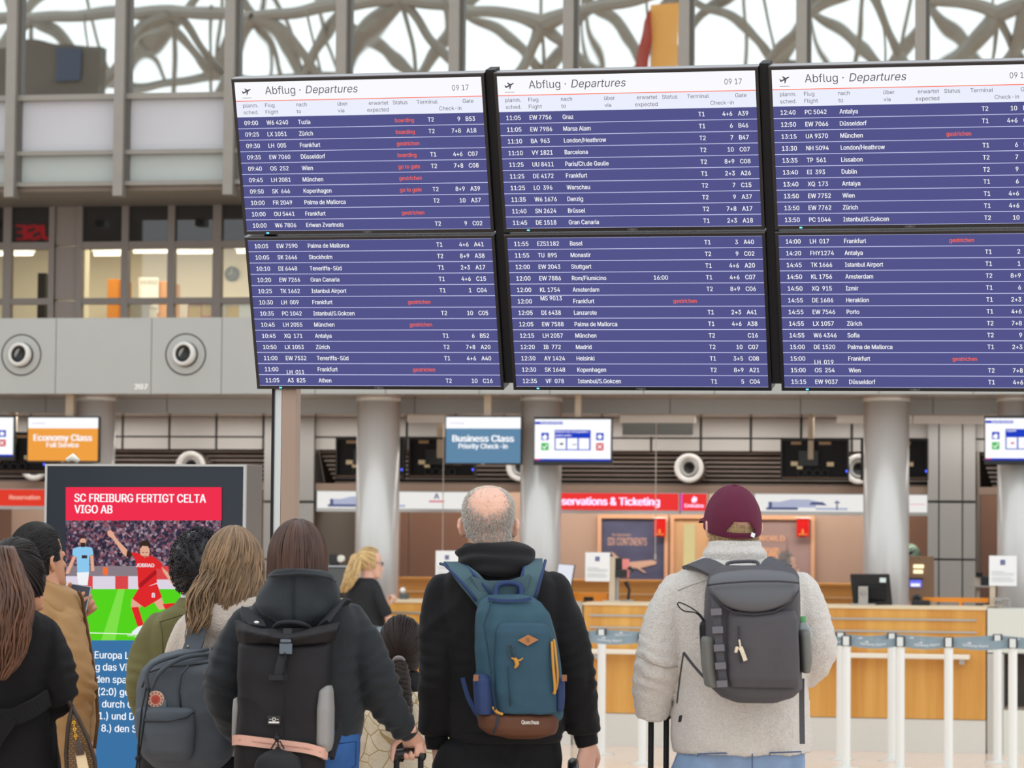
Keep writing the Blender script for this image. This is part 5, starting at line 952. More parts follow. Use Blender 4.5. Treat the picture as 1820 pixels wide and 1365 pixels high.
# ------------------------------------------------------------------ bald man, black hoodie
f = Fig('person', 'bald man with grey stubble in a black hoodie wearing a teal backpack', 880, 10.2)
T1 = [(1003, 825, 940, -.10, .06), (1016, 800, 968, -.12, .09), (1036, 782, 992, -.13, .11), (1070, 776, 1002, -.135, .125), (1120, 780, 1001, -.135, .14), (1190, 788, 1004, -.13, .15), (1250, 794, 1004, -.125, .155), (1296, 797, 1002, -.125, .15), (1316, 803, 995, -.12, .14)]
AL = f.P((792, 1050, -.01, 31), (780, 1110, -.02, 33), (779, 1185, -.03, 35), (778, 1250, 0, 32), (775, 1300, .02, 28)); AR = f.P((982, 1048, -.01, 31), (1003, 1110, -.02, 33), (1019, 1185, -.03, 35), (1030, 1250, 0, 32), (1037, 1300, .02, 27))
M = rotm(0, 8); c = f.q(868, 938, .01); hb = f.q(777, 1325, .02); hr = f.q(1046, 1322, .02)
body(f, T1, [AL + [(hb, .03)], AR + [(hr, .03)]], [dict(w=hb, d=(.05, .05, -1), pn=(1, 0, 0), side=-1, curl=(25, 35, 20)), dict(w=hr, d=(-.16, .05, -1), pn=(-.72, .68, 0), side=1, curl=(58, 75, 40), size=1.16, thumb=(35, 20))], c, 1.085, M, .068, .9, .1, skin, voxel=.0045)
hood_blk = mat('hoodie_black', '#151518', .85, bump=.12, scale=260, var=.08, varscale=30, sheen=.06)
ax = V3((.3, 0, 1)).normalized()
garment(f, 'hoodie', hood_blk, T1, [AL, AR], disp=sleeve_folds(.006, [(AL[2][0], .16, ax), (AR[2][0], .16, V3((-.3, 0, 1)).normalized()), (AL[4][0], .08, V3((0, 0, 1))), (AR[4][0], .08, V3((0, 0, 1)))], folds(.013, 7, 4, 1)))
cuff(f, hood_blk, f.q(775, 1300, .02), f.q(777, 1330, .02), 20 / f.s); cuff(f, hood_blk, f.q(1038, 1298, .02), f.q(1045, 1325, .02), 20 / f.s)
garment(f, 'hood', hood_blk, [(962, 836, 922, -.085, .03), (966, 822, 938, -.10, .06), (976, 812, 949, -.125, .07), (990, 810, 953, -.145, .06), (1004, 818, 948, -.158, .03), (1016, 838, 930, -.16, 0), (1027, 866, 902, -.15, -.04)], [], .007, disp=lambda p: .007 * math.sin((p.z * 150) + 16 * p.x * p.x * 10 + 2 * noise.noise(p * 9)) * (.5 + noise.noise(p * 6)))
obj('waistband', (lambda mb: (f.rows(mb, [(1300, 801, 999, -.128, .152), (1308, 799, 1000, -.132, .155), (1318, 802, 996, -.126, .15)]), mb)[1])(MB()), hood_blk, f.root, smooth=True)
trousers(f, mat('trousers_black', '#131316', .8, var=.08, varscale=20), [(1310, 806, 993, -.115, .135), (1350, 803, 998, -.13, .13), (1385, 806, 996, -.12, .12)], .88, .1, .1, .078, .062)
shoes(f, .1, 0, mat('shoe_dark', '#26262a', .5))
R = V3((.083, .107, .1265)); sc_c = c + M @ V3((0, -.004, .022)); rn = random.Random(2); mb = MB(); k = 0
bo = [o_ for o_ in f.root.children if o_.name.startswith('body')][0].data; bvh = BVHTree.FromPolygons([v_.co for v_ in bo.vertices], [tuple(p_.vertices) for p_ in bo.polygons])
while k < 7000:
    v = V3((rn.gauss(0, 1), rn.gauss(0, 1), rn.gauss(0, 1))).normalized()
    if v.y > .45 or v.z < -.56 or (v.y > .1 and v.z < .1): continue
    el = math.degrees(math.atan2(v.z, -v.y)); lim = max(0, min(1, (1.2 - (v.x / .62) ** 2 - ((el - 50) / 34) ** 2) / .75))
    if rn.random() < lim * .9: continue
    w = M @ v; p, nrm, _, _ = bvh.ray_cast(sc_c + w * .3, -w)
    if p is None or abs((M.transposed() @ (p - c)).x) > .0845: continue
    k += 1; g = (nrm * .45 + M @ V3((rn.uniform(-.4, .4), -.2, -.6))).normalized(); L = rn.uniform(.006, .011) * (1 - .5 * lim); mb.tube([p, p + g * L * .6 + nrm * .001, p + g * L + nrm * .001], [.0008, .0007, .0003], 3, cap=False)
obj('hair', mb, mat('hair_grey', '#bcb8b2', .6, island=.35), f.root)
# teal backpack
b = f.other('backpack', 'teal blue backpack with a brown base on the back of the bald man', 'backpack'); teal = mat('pack_teal', '#2f4f5e', .6, bump=.1, scale=300, var=.1, varscale=14); navy = mat('pack_navy', '#2c3d66', .7, bump=.1, scale=300); bronze = mat('pack_brown', '#5d3b2a', .6, bump=.08, scale=200); ora = mat('pack_orange', '#c08a3c', .6); tealx = mat('pack_teal_grey', '#455f68', .65, bump=.2, scale=260)
def G(name, m, rows, parent, voxel=.005, disp=None, e=3, smooth=3): return garment(f, name, m, rows, [], voxel, disp, smooth, e, parent)
G('main_body', teal, [(1057, 868, 934, -.235, -.15), (1061, 858, 948, -.25, -.145), (1070, 850, 962, -.27, -.14), (1090, 846, 976, -.295, -.14), (1120, 845, 985, -.315, -.14), (1160, 845, 993, -.33, -.14), (1210, 846, 999, -.34, -.14), (1270, 847, 1000, -.345, -.14), (1278, 849, 997, -.34, -.14)], b, disp=folds(.005, 14, 6, 4))
G('front_panel', mat('pack_teal_front', '#2b4a5b', .6, bump=.1, scale=300, var=.08, varscale=10), [(1107, 893, 962, -.325, -.27), (1111, 886, 972, -.337, -.27), (1125, 881, 980, -.35, -.27), (1180, 879, 986, -.368, -.28), (1230, 880, 988, -.374, -.28), (1268, 883, 989, -.372, -.28)], b, disp=folds(.004, 13, 5, 9))
G('base', bronze, [(1266, 847, 995, -.352, -.138), (1272, 848, 994, -.366, -.138), (1292, 851, 992, -.366, -.14), (1303, 866, 988, -.355, -.15), (1311, 900, 960, -.32, -.17)], b, disp=folds(.002, 10, 10, 3))
G('side_pocket', navy, [(1196, 844, 872, -.33, -.16), (1206, 840, 880, -.352, -.15), (1240, 842, 882, -.358, -.15), (1268, 845, 882, -.355, -.15)], b); G('side_pocket', navy, [(1204, 985, 1001, -.33, -.16), (1212, 983, 1004, -.34, -.15), (1240, 984, 1004, -.34, -.15), (1262, 984, 1002, -.33, -.15)], b)
Q = lambda pts: [f.q(*p) for p in pts]
for pts in ([(800, 1002, -.02), (808, 1004, -.10), (828, 1024, -.155), (848, 1046, -.17), (864, 1068, -.18)], [(952, 996, -.02), (950, 1003, -.10), (945, 1024, -.155), (939, 1046, -.17), (932, 1066, -.18)]):
    mb = MB(); ribbon(mb, Q(pts), [.022, .027, .034, .036, .034], .007, (1, 0, 0)); so = obj('shoulder_strap', mb, tealx, b, smooth=False); mb = MB()
    for s_ in (-1, 1): mb.tube([p + V3((s_ * .032, -.013, 0)) for p in Q(pts)], .005, 6)
    obj('piping', mb, navy, so, smooth=True)
mb = MB(); mb.rings([Q([(x, y0_, yy) for x, y0_ in pl_]) for pl_, yy in (([(836, 1024), (868, 1032), (905, 1031), (942, 1020), (936, 1060), (858, 1060)], -.166), ([(836, 1024), (868, 1032), (905, 1031), (942, 1020), (936, 1060), (858, 1060)], -.18))]); obj('yoke', mb, tealx, b)
mb = MB(); limb(mb, [(f.q(x, y_, yy), .0085) for x, y_, yy in ((881, 1063, -.215), (882, 1046, -.2), (890, 1038, -.195), (904, 1036, -.195), (918, 1038, -.195), (926, 1046, -.2), (927, 1062, -.215))], 10, 4); obj('grab_handle', mb, navy, b, smooth=True)
mb = MB(); ribbon(mb, Q([(868, 1064, -.262), (884, 1067, -.274), (904, 1068, -.278), (926, 1067, -.276), (944, 1064, -.266)]), .005, .004, (0, 0, 1)); obj('top_piping', mb, navy, b)
mb = MB(); mb.rings([Q([(x, y_, yy) for x, y_ in ((920, 1138), (939, 1128), (957, 1137), (938, 1148))]) for yy in (-.366, -.36)]); pt_ = obj('leather_patch', mb, mat('patch_tan', '#a8744a', .6), b)
mb = MB(); text(mb, 'Q', *[f.q(938, 1141, -.37)[i] for i in (0, 2)], .012, f.q(938, 1141, -.368).y, 'C'); obj('patch_mark', mb, mat('patch_dark', '#7a5030', .6), pt_)
mb = MB(); limb(mb, [(f.q(x, y_, yy), .004) for x, y_, yy in ((985, 1138, -.342), (988, 1165, -.356), (991, 1200, -.362), (989, 1222, -.36), (984, 1232, -.36))], 8, 4); limb(mb, [(f.q(x, y_, yy), .0045) for x, y_, yy in ((981, 1142, -.348), (983, 1180, -.366), (986, 1215, -.37), (986, 1232, -.37))], 8, 4); obj('zip_trim', mb, ora, b, smooth=True)
mb = MB(); limb(mb, [(f.q(x, y_, -.372), .003) for x, y_ in ((916, 1174), (906, 1166), (902, 1150), (906, 1145), (911, 1150), (914, 1165), (917, 1176))], 8, 4); lp = obj('cord_loop', mb, mat('cord_dark', '#3a4450', .6), b, smooth=True); mb = MB(); limb(mb, [(f.q(916, 1172, -.376), .006), (f.q(919, 1180, -.377), .007), (f.q(916, 1186, -.376), .004)], 8); limb(mb, [(f.q(910, 1170, -.377), .003), (f.q(922, 1174, -.378), .003), (f.q(929, 1170, -.377), .002)], 6); obj('cord_lock', mb, ora, lp, smooth=True)
mb = MB(); limb(mb, [(f.q(x, y_, -.365), .005) for x, y_ in ((877, 1258), (884, 1266), (892, 1269))], 8); obj('zip_pull', mb, ora, b, smooth=True); mb = MB(); mb.tube(Q([(886, 1270, -.37), (882, 1290, -.372), (876, 1304, -.36)]), .003, 6); mb.tube(Q([(875, 1066, -.283), (860, 1110, -.322), (872, 1190, -.35), (880, 1262, -.372)]), .003, 6); mb.tube(Q([(902, 1185, -.378), (905, 1225, -.382), (907, 1255, -.38)]), .0022, 6); obj('seam', mb, mat('seam_dark', '#22394a', .7), b, smooth=True)
mb = MB(); a = f.q(927, 1287, -.37); text(mb, 'Quechua', a.x, a.z, .0125, a.y - .001, bold=.02, width=29 / f.s); obj('base_lettering', mb, mat('logo_white', '#e4e0da', .6), b)
for x_, s_ in ((846, 1), (1003, -1)): mb = MB(); mb.box(-.008, .008, -.006, .006, -.01, .01); o = obj('buckle', mb, mat('buckle_brown', '#8a5a3c', .5), b); o.location = f.q(x_, 1205, -.34)
mb = MB(); ribbon(mb, Q([(822, 1205, -.15), (832, 1240, -.18), (848, 1270, -.25)]), .007, .003, (1, 0, 0)); obj('lower_strap', mb, navy, b)
# ------------------------------------------------------------------ man in the pale fleece jacket
f = Fig('person', 'man in a maroon cap and pale grey fleece jacket wearing a grey backpack', 1310, 10.15)
T2 = [(985, 1262, 1350, -.09, .06), (1000, 1235, 1378, -.125, .1), (1015, 1212, 1400, -.15, .13), (1040, 1196, 1425, -.16, .15), (1080, 1190, 1434, -.165, .16), (1150, 1198, 1436, -.165, .17), (1212, 1203, 1434, -.165, .175), (1265, 1197, 1437, -.17, .18), (1310, 1193, 1441, -.175, .185), (1336, 1197, 1440, -.17, .18)]
AL = f.P((1205, 1055, -.01, 37), (1184, 1110, -.02, 40), (1170, 1180, -.03, 41), (1160, 1235, 0, 34), (1158, 1274, .02, 28)); AR = f.P((1418, 1052, -.01, 37), (1438, 1105, -.02, 38), (1446, 1158, -.01, 39), (1425, 1190, .12, 34), (1390, 1188, .25, 28), (1368, 1184, .31, 25))
M = rotm(11, 9); c = f.q(1302, 941, .01); hb = f.q(1160, 1276, .03); hr = f.q(1360, 1182, .33)
body(f, T2, [AL[:4], AR + [(hr, .03)]], [dict(w=f.q(1160, 1228, .03), d=(.05, .1, -1), pn=(1, 0, 0), side=-1, curl=(95, 90, 60), size=.85), dict(w=hr, d=(-.7, .6, .2), pn=(0, -.3, -1), side=1, curl=(40, 50, 30))], c, 1.04, M, .063, .9, .105, skin, voxel=.0055)
fle = mat('fleece_pale', '#dcd7d1', .95, bump=.9, scale=210, var=.10, varscale=130, sheen=.4, detail=5)
fl_d = folds(.008, 6, 4, 6)
garment(f, 'fleece_jacket', fle, T2, [AL, AR], .008, sleeve_folds(.006, [(AL[2][0], .15, V3((.3, 0, 1)).normalized()), (AL[4][0], .07, V3((0, 0, 1))), (AR[2][0], .14, V3((-.3, .3, 1)).normalized())], lambda p: fl_d(p) + .0022 * noise.noise(p * 130) + .0018 * noise.noise(p * 70)), 3)
garment(f, 'collar', fle, [(961, 1262, 1350, -.10, .08), (964, 1257, 1354, -.108, .09), (975, 1254, 1358, -.115, .09), (988, 1250, 1361, -.12, .09), (996, 1249, 1362, -.125, .09), (1004, 1246, 1366, -.128, .08)], [], .006, lambda p: .0025 * noise.noise(p * 120) + .004 * math.sin(p.z * 120))
mb = MB()
for pts in ([(1205, 1050, -.145), (1228, 1040, -.168), (1260, 1030, -.185), (1290, 1026, -.185)], [(1135, 1166, -.10), (1160, 1180, -.108), (1185, 1188, -.105), (1205, 1184, -.1)]): obj('seam', MB().tube([f.q(*p) for p in pts], .0022, 6), mat('fleece_seam', '#a39c94', .95), f.root, smooth=True)
mb = MB(); mb.rings([[f.q(x, y_, yy) for x, y_ in ((1207, 1272), (1213, 1271), (1211, 1283), (1205, 1284))] for yy in (-.178, -.165)]); obj('brand_tab', mb, blackm, f.root)
jean = mat('jeans_light', '#8098b8', .8, bump=.15, scale=300, var=.22, varscale=9)
tr_ = trousers(f, jean, [(1325, 1212, 1428, -.15, .15), (1350, 1214, 1430, -.155, .15), (1390, 1215, 1428, -.14, .14)], .86, .108, .112, .085, .07, sd=3)
mb = MB()
for pts in ([(1240, 1345), (1240, 1340), (1308, 1338), (1308, 1343)], [(1368, 1343), (1368, 1338), (1424, 1336), (1424, 1341)]): mb.tube([f.q(x, y_, -.165) for x, y_ in pts], .0025, 6)
mb.tube([f.q(1337, 1330, -.17), f.q(1337, 1365, -.172)], .002, 6); obj('pocket_stitch', mb, mat('jeans_stitch', '#4c5f7e', .8), tr_)
shoes(f, .105, 0, mat('shoe_brown', '#5a4636', .5))
# hair and cap
rn = random.Random(4); mb = MB(); skullcap(mb, c + V3((0, 0, .01)), (.083, .104, .118), lambda v: v.z < .45 and v.z > -.4 and v.dot(M @ V3((0, -1, 0))) > .05)
for i in range(2000):
    a = rn.uniform(-1.45, 1.45); z = rn.uniform(-.4, .42); v = M @ V3((math.sin(a) * math.sqrt(1 - z * z), -math.cos(a) * math.sqrt(1 - z * z), 0)); p = c + V3((v.x * .083, v.y * .102, .01 + z * .118)); mb.tube([p, p + v * .004 + V3((rn.uniform(-.003, .003), 0, -.009)), p + v * .004 + V3((0, 0, -.017))], [.0012, .001, .0003], 3, cap=False)
obj('hair', mb, mat('hair_sandy', '#b59a74', .6, island=.3), f.root)
maro = mat('cap_maroon', '#5d1f38', .8, bump=.15, scale=280, var=.06, varscale=20); Rc = V3((.0885, .115, .124)); cc = c + V3((0, 0, .0175)); Mc = rotm(11, 13)

def cp(v, g=1.0): return cc + Mc @ V3((v[0] * Rc.x * g, v[1] * Rc.y * g, v[2] * Rc.z * g))
mb = MB(); n_, m_ = 80, 24; vg = {}
for j in range(m_ + 1):
    for i in range(n_):
        a = 2 * math.pi * i / n_; back = max(0, -math.cos(a - 0)) ; zlow = -.18
        th = (j / m_) * math.acos(zlow); d = (math.sin(th) * math.sin(a), math.sin(th) * math.cos(a), math.cos(th)); seam = .006 * abs(math.cos(3 * a)) ** .5
        vg[(i, j)] = mb.bm.verts.new(cp(d, 1.015 + seam + .012 * noise.noise(V3(d) * 3)))
def open_(i, j):
    a = 2 * math.pi * (i + .5) / n_ - math.pi; th = (j + .5) / m_ * math.acos(-.18); z = math.cos(th); hw_ = .52; zt = .34
    return abs(a) < hw_ and z > -.06 and z < -.06 + (zt) * math.sqrt(max(0, 1 - (a / hw_) ** 2))
for j in range(m_):
    for i in range(n_):
        if not open_(i, j): mb._f((vg[(i, j)], vg[(i, j + 1)], vg[((i + 1) % n_, j + 1)], vg[((i + 1) % n_, j)]))
me = mb.mesh('cap', True); cap = link('cap', me, maro, f.root); sd_ = cap.modifiers.new('s', 'SOLIDIFY'); sd_.thickness = .004; sd_.offset = 1; ss = cap.modifiers.new('u', 'SUBSURF'); ss.levels = ss.render_levels = 1
mb = MB(); mb.rings([[cp((math.sin(a) * (1.0 + t * .12) * .92, .62 + math.cos(a) * (.32 + t * .62), -.12 + .1 * math.cos(a * 1.0) * .6 - t * .05 + dz)) for a in [(-1.25 + 2.5 * k / 14) for k in range(15)]] for t, dz in ((0, .02), (1, .02), (1.02, 0), (1, -.02), (0, -.02))], False, False); br = obj('brim', mb, maro, cap, smooth=True)
obj('button', MB().ball(cp((0, 0, 1.04)), .009, .009, .005), maro, cap, smooth=True)
mb = MB(); ribbon(mb, [cp((math.sin(a) * .985, -math.cos(a) * .985, -.1), 1.03) for a in [(-.6 + 1.2 * k / 6) for k in range(7)]], .009, .002, (0, 0, 1)); obj('strap', mb, maro, cap)
mb = MB(); p = cp((math.sin(.42), -math.cos(.42), -.08), 1.06); mb.box(-.008, .008, -.003, .003, -.007, .007); o = obj('buckle', mb, mat('buckle_silver', '#d4d4d6', .25, .9), cap); o.location = p; o.rotation_euler = (0, .3, math.radians(11 + 24))
# grey backpack
b = f.other('backpack', 'grey roll flap backpack on the man in the pale fleece jacket', 'backpack'); gp = mat('pack_grey', '#4c4a4e', .6, bump=.08, scale=320, var=.08, varscale=12); gpl = mat('pack_grey_top', '#56575c', .5, bump=.06, scale=320); gpp = mat('pack_grey_pocket', '#6f706c', .65, bump=.1, scale=300); gps = mat('pack_grey_strap', '#505055', .7, bump=.15, scale=300)
G('main_body', gp, [(1006, 1290, 1400, -.30, -.18), (1010, 1270, 1411, -.33, -.17), (1022, 1260, 1419, -.36, -.17), (1046, 1255, 1421, -.38, -.17), (1100, 1251, 1421, -.39, -.17), (1160, 1251, 1422, -.40, -.17), (1205, 1255, 1424, -.40, -.17), (1222, 1264, 1424, -.395, -.175), (1238, 1282, 1408, -.38, -.18), (1247, 1305, 1380, -.35, -.2)], b, disp=folds(.003, 8, 6, 2), e=3.2)
G('base_panel', gps, [(1216, 1262, 1425, -.405, -.2), (1226, 1270, 1423, -.405, -.2), (1238, 1284, 1408, -.392, -.2), (1248, 1306, 1380, -.36, -.21)], b)


mb = MB()
fl = [[(1263, 1014, -.34), (1300, 1010, -.35), (1340, 1009, -.355), (1380, 1009, -.35), (1412, 1012, -.34)], [(1256, 1034, -.385), (1296, 1030, -.405), (1340, 1028, -.41), (1384, 1028, -.405), (1421, 1030, -.385)], [(1262, 1054, -.405), (1298, 1062, -.435), (1340, 1064, -.44), (1382, 1061, -.435), (1419, 1050, -.405)], [(1272, 1066, -.41), (1300, 1080, -.43), (1340, 1085, -.435), (1380, 1080, -.43), (1413, 1062, -.41)], [(1284, 1078, -.405), (1305, 1089, -.415), (1340, 1093, -.418), (1376, 1088, -.415), (1405, 1073, -.405)]]
mb.rings([[f.q(*p) for p in r_] + [f.q(x, y_, yy + .025) for x, y_, yy in r_[::-1]] for r_ in fl]); fo = obj('top_flap', mb, gpl, b, smooth=True); s_ = fo.modifiers.new('u', 'SUBSURF'); s_.levels = s_.render_levels = 2
mb = MB(); mb.tube([f.q(x, y_, yy - .004) for x, y_, yy in ((1257, 1040, -.40), (1290, 1036, -.42), (1340, 1033, -.428), (1385, 1033, -.422), (1420, 1036, -.40))], .003, 6); mb.tube([f.q(x, y_, yy - .002) for x, y_, yy in ((1262, 1054, -.408), (1284, 1078, -.41), (1305, 1089, -.42), (1340, 1093, -.423), (1376, 1088, -.42), (1405, 1073, -.41), (1419, 1050, -.408))], .003, 6); obj('flap_piping', mb, mat('pack_piping_grey', '#3c3b40', .7), fo, smooth=True)  # dark grey piping along the flap edges
G('front_pocket', gp, [(1085, 1297, 1412, -.41, -.36), (1100, 1293, 1417, -.425, -.36), (1150, 1292, 1420, -.435, -.36), (1205, 1294, 1421, -.435, -.36), (1222, 1298, 1420, -.425, -.36)], b, disp=folds(.0025, 9, 7, 8), e=3.4)
mb = MB(); mb.tube([f.q(1313, 1112, -.436), f.q(1314, 1150, -.441), f.q(1317, 1178, -.441)], .0028, 6); zo = obj('zip', mb, mat('zip_black', '#2a2a2e', .4), b); mb = MB(); limb(mb, [(f.q(1314, 1138, -.446), .003), (f.q(1316, 1150, -.45), .003)], 6); limb(mb, [(f.q(1310, 1152, -.448), .006), (f.q(1308, 1158, -.449), .005)], 6); ribbon(mb, [f.q(1316, 1150, -.45), f.q(1320, 1160, -.452), f.q(1325, 1174, -.45)], .0065, .002, (1, 0, .3)); obj('zip_tag', mb, mat('tag_cream', '#d8ccb4', .5), zo)
mb = MB(); ribbon(mb, [f.q(1271, 1062, -.402), f.q(1276, 1120, -.413), f.q(1282, 1180, -.413), f.q(1287, 1218, -.408)], .012, .003, (1, 0, 0)); web = obj('webbing', mb, gps, b)
for k in range(5):
    t = k / 5; mb = MB(); x_ = 1273 + 13 * t; mb.rings([[f.q(x_ + dx, 1088 + 32 * k + dy, yy) for dx, dy in ((-10, -6), (9, -7), (10, 5), (-9, 6))] for yy in (-.43, -.412)]); obj('webbing_loop', mb, mat('pack_loop', '#6a6970', .65), web)
G('side_pocket', gpp, [(1130, 1246, 1266, -.37, -.2), (1136, 1245, 1270, -.385, -.19), (1180, 1247, 1272, -.39, -.19), (1220, 1253, 1276, -.385, -.19)], b); G('side_pocket', gpp, [(1118, 1418, 1437, -.36, -.2), (1126, 1416, 1438, -.38, -.19), (1170, 1418, 1442, -.385, -.19), (1195, 1421, 1438, -.38, -.2)], b)
for pts, hw_ in (([(1226, 1006, -.03), (1239, 1002, -.11), (1258, 1007, -.17), (1280, 1018, -.22)], [.026, .03, .03, .028]), ([(1394, 1004, -.03), (1383, 1000, -.11), (1372, 1005, -.17), (1362, 1016, -.22)], [.026, .03, .03, .028])): mb = MB(); ribbon(mb, [f.q(*p) for p in pts], hw_, .008, (1, 0, .4) if pts[0][0] < 1300 else (1, 0, -.4)); obj('shoulder_strap', mb, gps, b)
mb = MB(); limb(mb, [(f.q(x, y_, yy), .006) for x, y_, yy in ((1292, 1011, -.25), (1294, 1001, -.24), (1320, 998, -.235), (1345, 999, -.24), (1347, 1009, -.25))], 8, 4); obj('grab_handle', mb, gps, b, smooth=True)
mb = MB(); ribbon(mb, [f.q(1425, 1206, -.30), f.q(1425, 1260, -.30), f.q(1426, 1322, -.295)], .0085, .002, (1, 0, 0)); obj('hanging_strap', mb, gps, b)
mb = MB(); ribbon(mb, [f.q(1215, 1160, -.13), f.q(1232, 1182, -.19), f.q(1253, 1206, -.24)], .0045, .002, (1, 0, 1)); ribbon(mb, [f.q(1215, 1160, -.13), f.q(1209, 1200, -.16), f.q(1203, 1250, -.18)], .0028, .002, (1, 0, 0)); obj('lower_strap', mb, mat('strap_dark', '#3f3c3e', .7), b)
o = f.other('umbrella', 'folded black umbrella with a wrist loop in the side pocket of the grey backpack', 'umbrella'); mb = MB(); limb(mb, [(f.q(1259, 1170, -.30), .022), (f.q(1256, 1135, -.30), .022), (f.q(1254, 1112, -.30), .02)], 12); obj('folded_canopy', mb, blackm, o, smooth=True); mb = MB(); limb(mb, [(f.q(x, y_, -.31), .0022) for x, y_ in ((1253, 1108), (1238, 1090), (1216, 1086), (1205, 1076), (1208, 1071), (1228, 1080), (1246, 1094), (1254, 1108))], 6, 5); obj('wrist_loop', mb, blackm, o, smooth=True)
o = f.other('water_bottle', 'clear water bottle with a green cap in the pocket of the grey backpack', 'bottle'); p0, p1 = f.q(1428, 1160, -.30), f.q(1424, 1096, -.30); dv = (p1 - p0); L = dv.length
bm_ = mat('bottle_clear', '#c9d6d6', .1, spec=.8); bm_.node_tree.nodes['Principled BSDF'].inputs['Transmission Weight'].default_value = .7
obj('bottle_body', MB().lathe([(0, 0), (.03, .002), (.031, L * .55), (.027, L * .68), (.015, L * .84), (.013, L * .9)], p0, dv, 20), bm_, o, smooth=True); obj('bottle_cap', MB().lathe([(.0155, L * .86), (.0165, L * .88), (.0165, L * 1.0), (0, L * 1.01)], p0, dv, 18), mat('cap_green', '#4f9a5c', .45), o)
# suitcases: handles in view, bodies below the frame
def suitcase(fig, label, x0, x1, y, col, ztop, axis='x', grip=True):
    """x0,x1 local pole positions; the case stands on the floor under them"""
    o = fig.other('suitcase', label, 'suitcase'); cx_, hw_ = (x0 + x1) / 2, abs(x1 - x0) / 2
    W_, D_ = (.125, .1)
    if axis == 'y': poles = [(cx_, y - .075), (cx_, y + .075)]; W_, D_ = .12, .2
    else: poles = [(x0, y), (x1, y)]
    obj('shell', MB().box(cx_ - W_, cx_ + W_, y - D_, y + D_, .06, .60), mat(col[0], col[1], .4), o, bevel=.03)
    for px_, py_ in poles: obj('telescopic_pole', MB().cyl((px_, py_, .55), (px_, py_, ztop), .0095, 12), blackm, o, smooth=False)
    g = MB(); a, b_ = V3((*poles[0], ztop)), V3((*poles[1], ztop)); limb(g, [(a + (a - b_) * .05 + V3((0, 0, -.01)), .013), (a, .015), ((a + b_) / 2 + V3((0, 0, .004)), .016), (b_, .015), (b_ + (b_ - a) * .05 + V3((0, 0, -.01)), .013)], 12); obj('grip', g, black, o, smooth=True)
    for sx_ in (-1, 1):
        for sy_ in (-1, 1): obj('wheel', MB().cyl((cx_ + sx_ * (W_ - .04) - .012, y + sy_ * (D_ - .03), .03), (cx_ + sx_ * (W_ - .04) + .012, y + sy_ * (D_ - .03), .03), .03, 16), blackm, o)
    return o
a, b_ = f.q(1160, 1268, .05), f.q(1178, 1268, .05); suitcase(f, 'suitcase pulled by the man in the pale fleece jacket', a.x - .005, b_.x + .012, a.y, ('case_grey', '#4a4c50'), a.z)
# ------------------------------------------------------------------ woman in the dark grey hoodie
f = Fig('person', 'woman with reddish brown bobbed hair in a dark grey hoodie with a black roll-top backpack', 530, 9.95)
T3 = [(1058, 478, 592, -.10, .06), (1072, 455, 618, -.13, .09), (1090, 436, 636, -.14, .11), (1115, 420, 648, -.145, .12), (1160, 418, 650, -.145, .14), (1220, 422, 650, -.14, .15), (1270, 428, 646, -.135, .15), (1300, 434, 642, -.135, .15), (1322, 440, 634, -.13, .14)]
AL = f.P((440, 1105, -.01, 29), (415, 1150, -.03, 33), (400, 1210, -.06, 36), (404, 1260, -.01, 33), (432, 1300, .12, 27), (455, 1315, .22, 22)); AR = f.P((622, 1102, -.01, 29), (645, 1145, -.02, 33), (668, 1200, -.03, 35), (684, 1245, 0, 33), (708, 1280, .03, 26), (722, 1298, .045, 21))
M = rotm(-4, 10); c = f.q(529, 1003, .02); hr = f.q(729, 1302, .05); hl = f.q(465, 1318, .27); hr_grip = hr
body(f, T3, [AL + [(hl, .025)], AR + [(hr, .024)]], [dict(w=hr, d=(.16, .8, -.58), pn=(0, -.58, -.8), side=1, curl=(62, 80, 45), size=.95, thumb=(35, 45)), dict(w=hl, d=(.5, .8, .1), pn=(0, 0, -1), side=1, curl=(40, 50, 30), size=.9)], c, 1.0, M, .055, .88, .095, skin, voxel=.0045)
hd = mat('hoodie_slate', '#25292d', .85, bump=.14, scale=260, var=.10, varscale=24, sheen=.12)
garment(f, 'hoodie', hd, T3, [AL, AR], disp=sleeve_folds(.007, [(AL[2][0], .17, V3((.4, 0, 1)).normalized()), (AR[2][0], .17, V3((-.5, 0, 1)).normalized()), (AR[4][0], .1, V3((.4, 0, -1)).normalized())], folds(.009, 8, 4.5, 12)))
cuff(f, hd, f.q(717, 1291, .04), f.q(729, 1306, .055), 18 / f.s)
garment(f, 'hood', hd, [(1010, 494, 562, -.11, -.02), (1014, 482, 580, -.125, .02), (1022, 476, 594, -.135, .05), (1032, 472, 599, -.14, .06), (1045, 465, 602, -.15, .06), (1060, 457, 604, -.165, .05), (1078, 453, 602, -.185, .03), (1092, 466, 592, -.195, 0), (1104, 488, 570, -.195, -.04), (1113, 508, 546, -.185, -.08)], [], .007, lambda p: .004 * noise.noise(p * 11) + .005 * math.sin(p.z * 60 + abs(p.x) * 45) * noise.noise(p * 5))
mb = MB(); mb.tube([f.q(x, y_, yy) for x, y_, yy in ((520, 1012, -.117), (521, 1030, -.142), (521, 1060, -.17), (522, 1090, -.198), (523, 1108, -.198))], .0025, 6); obj('hood_seam', mb, mat('hoodie_seam', '#1f2226', .85), f.root, smooth=True)
mb = MB(); mb.tube([f.q(x, y_, yy) for x, y_, yy in ((477, 1024, -.11), (485, 1024, -.135), (505, 1022, -.142), (530, 1020, -.144), (560, 1022, -.142), (585, 1027, -.135), (596, 1033, -.10))], .005, 8); obj('hood_rim', mb, hd, f.root, smooth=True)
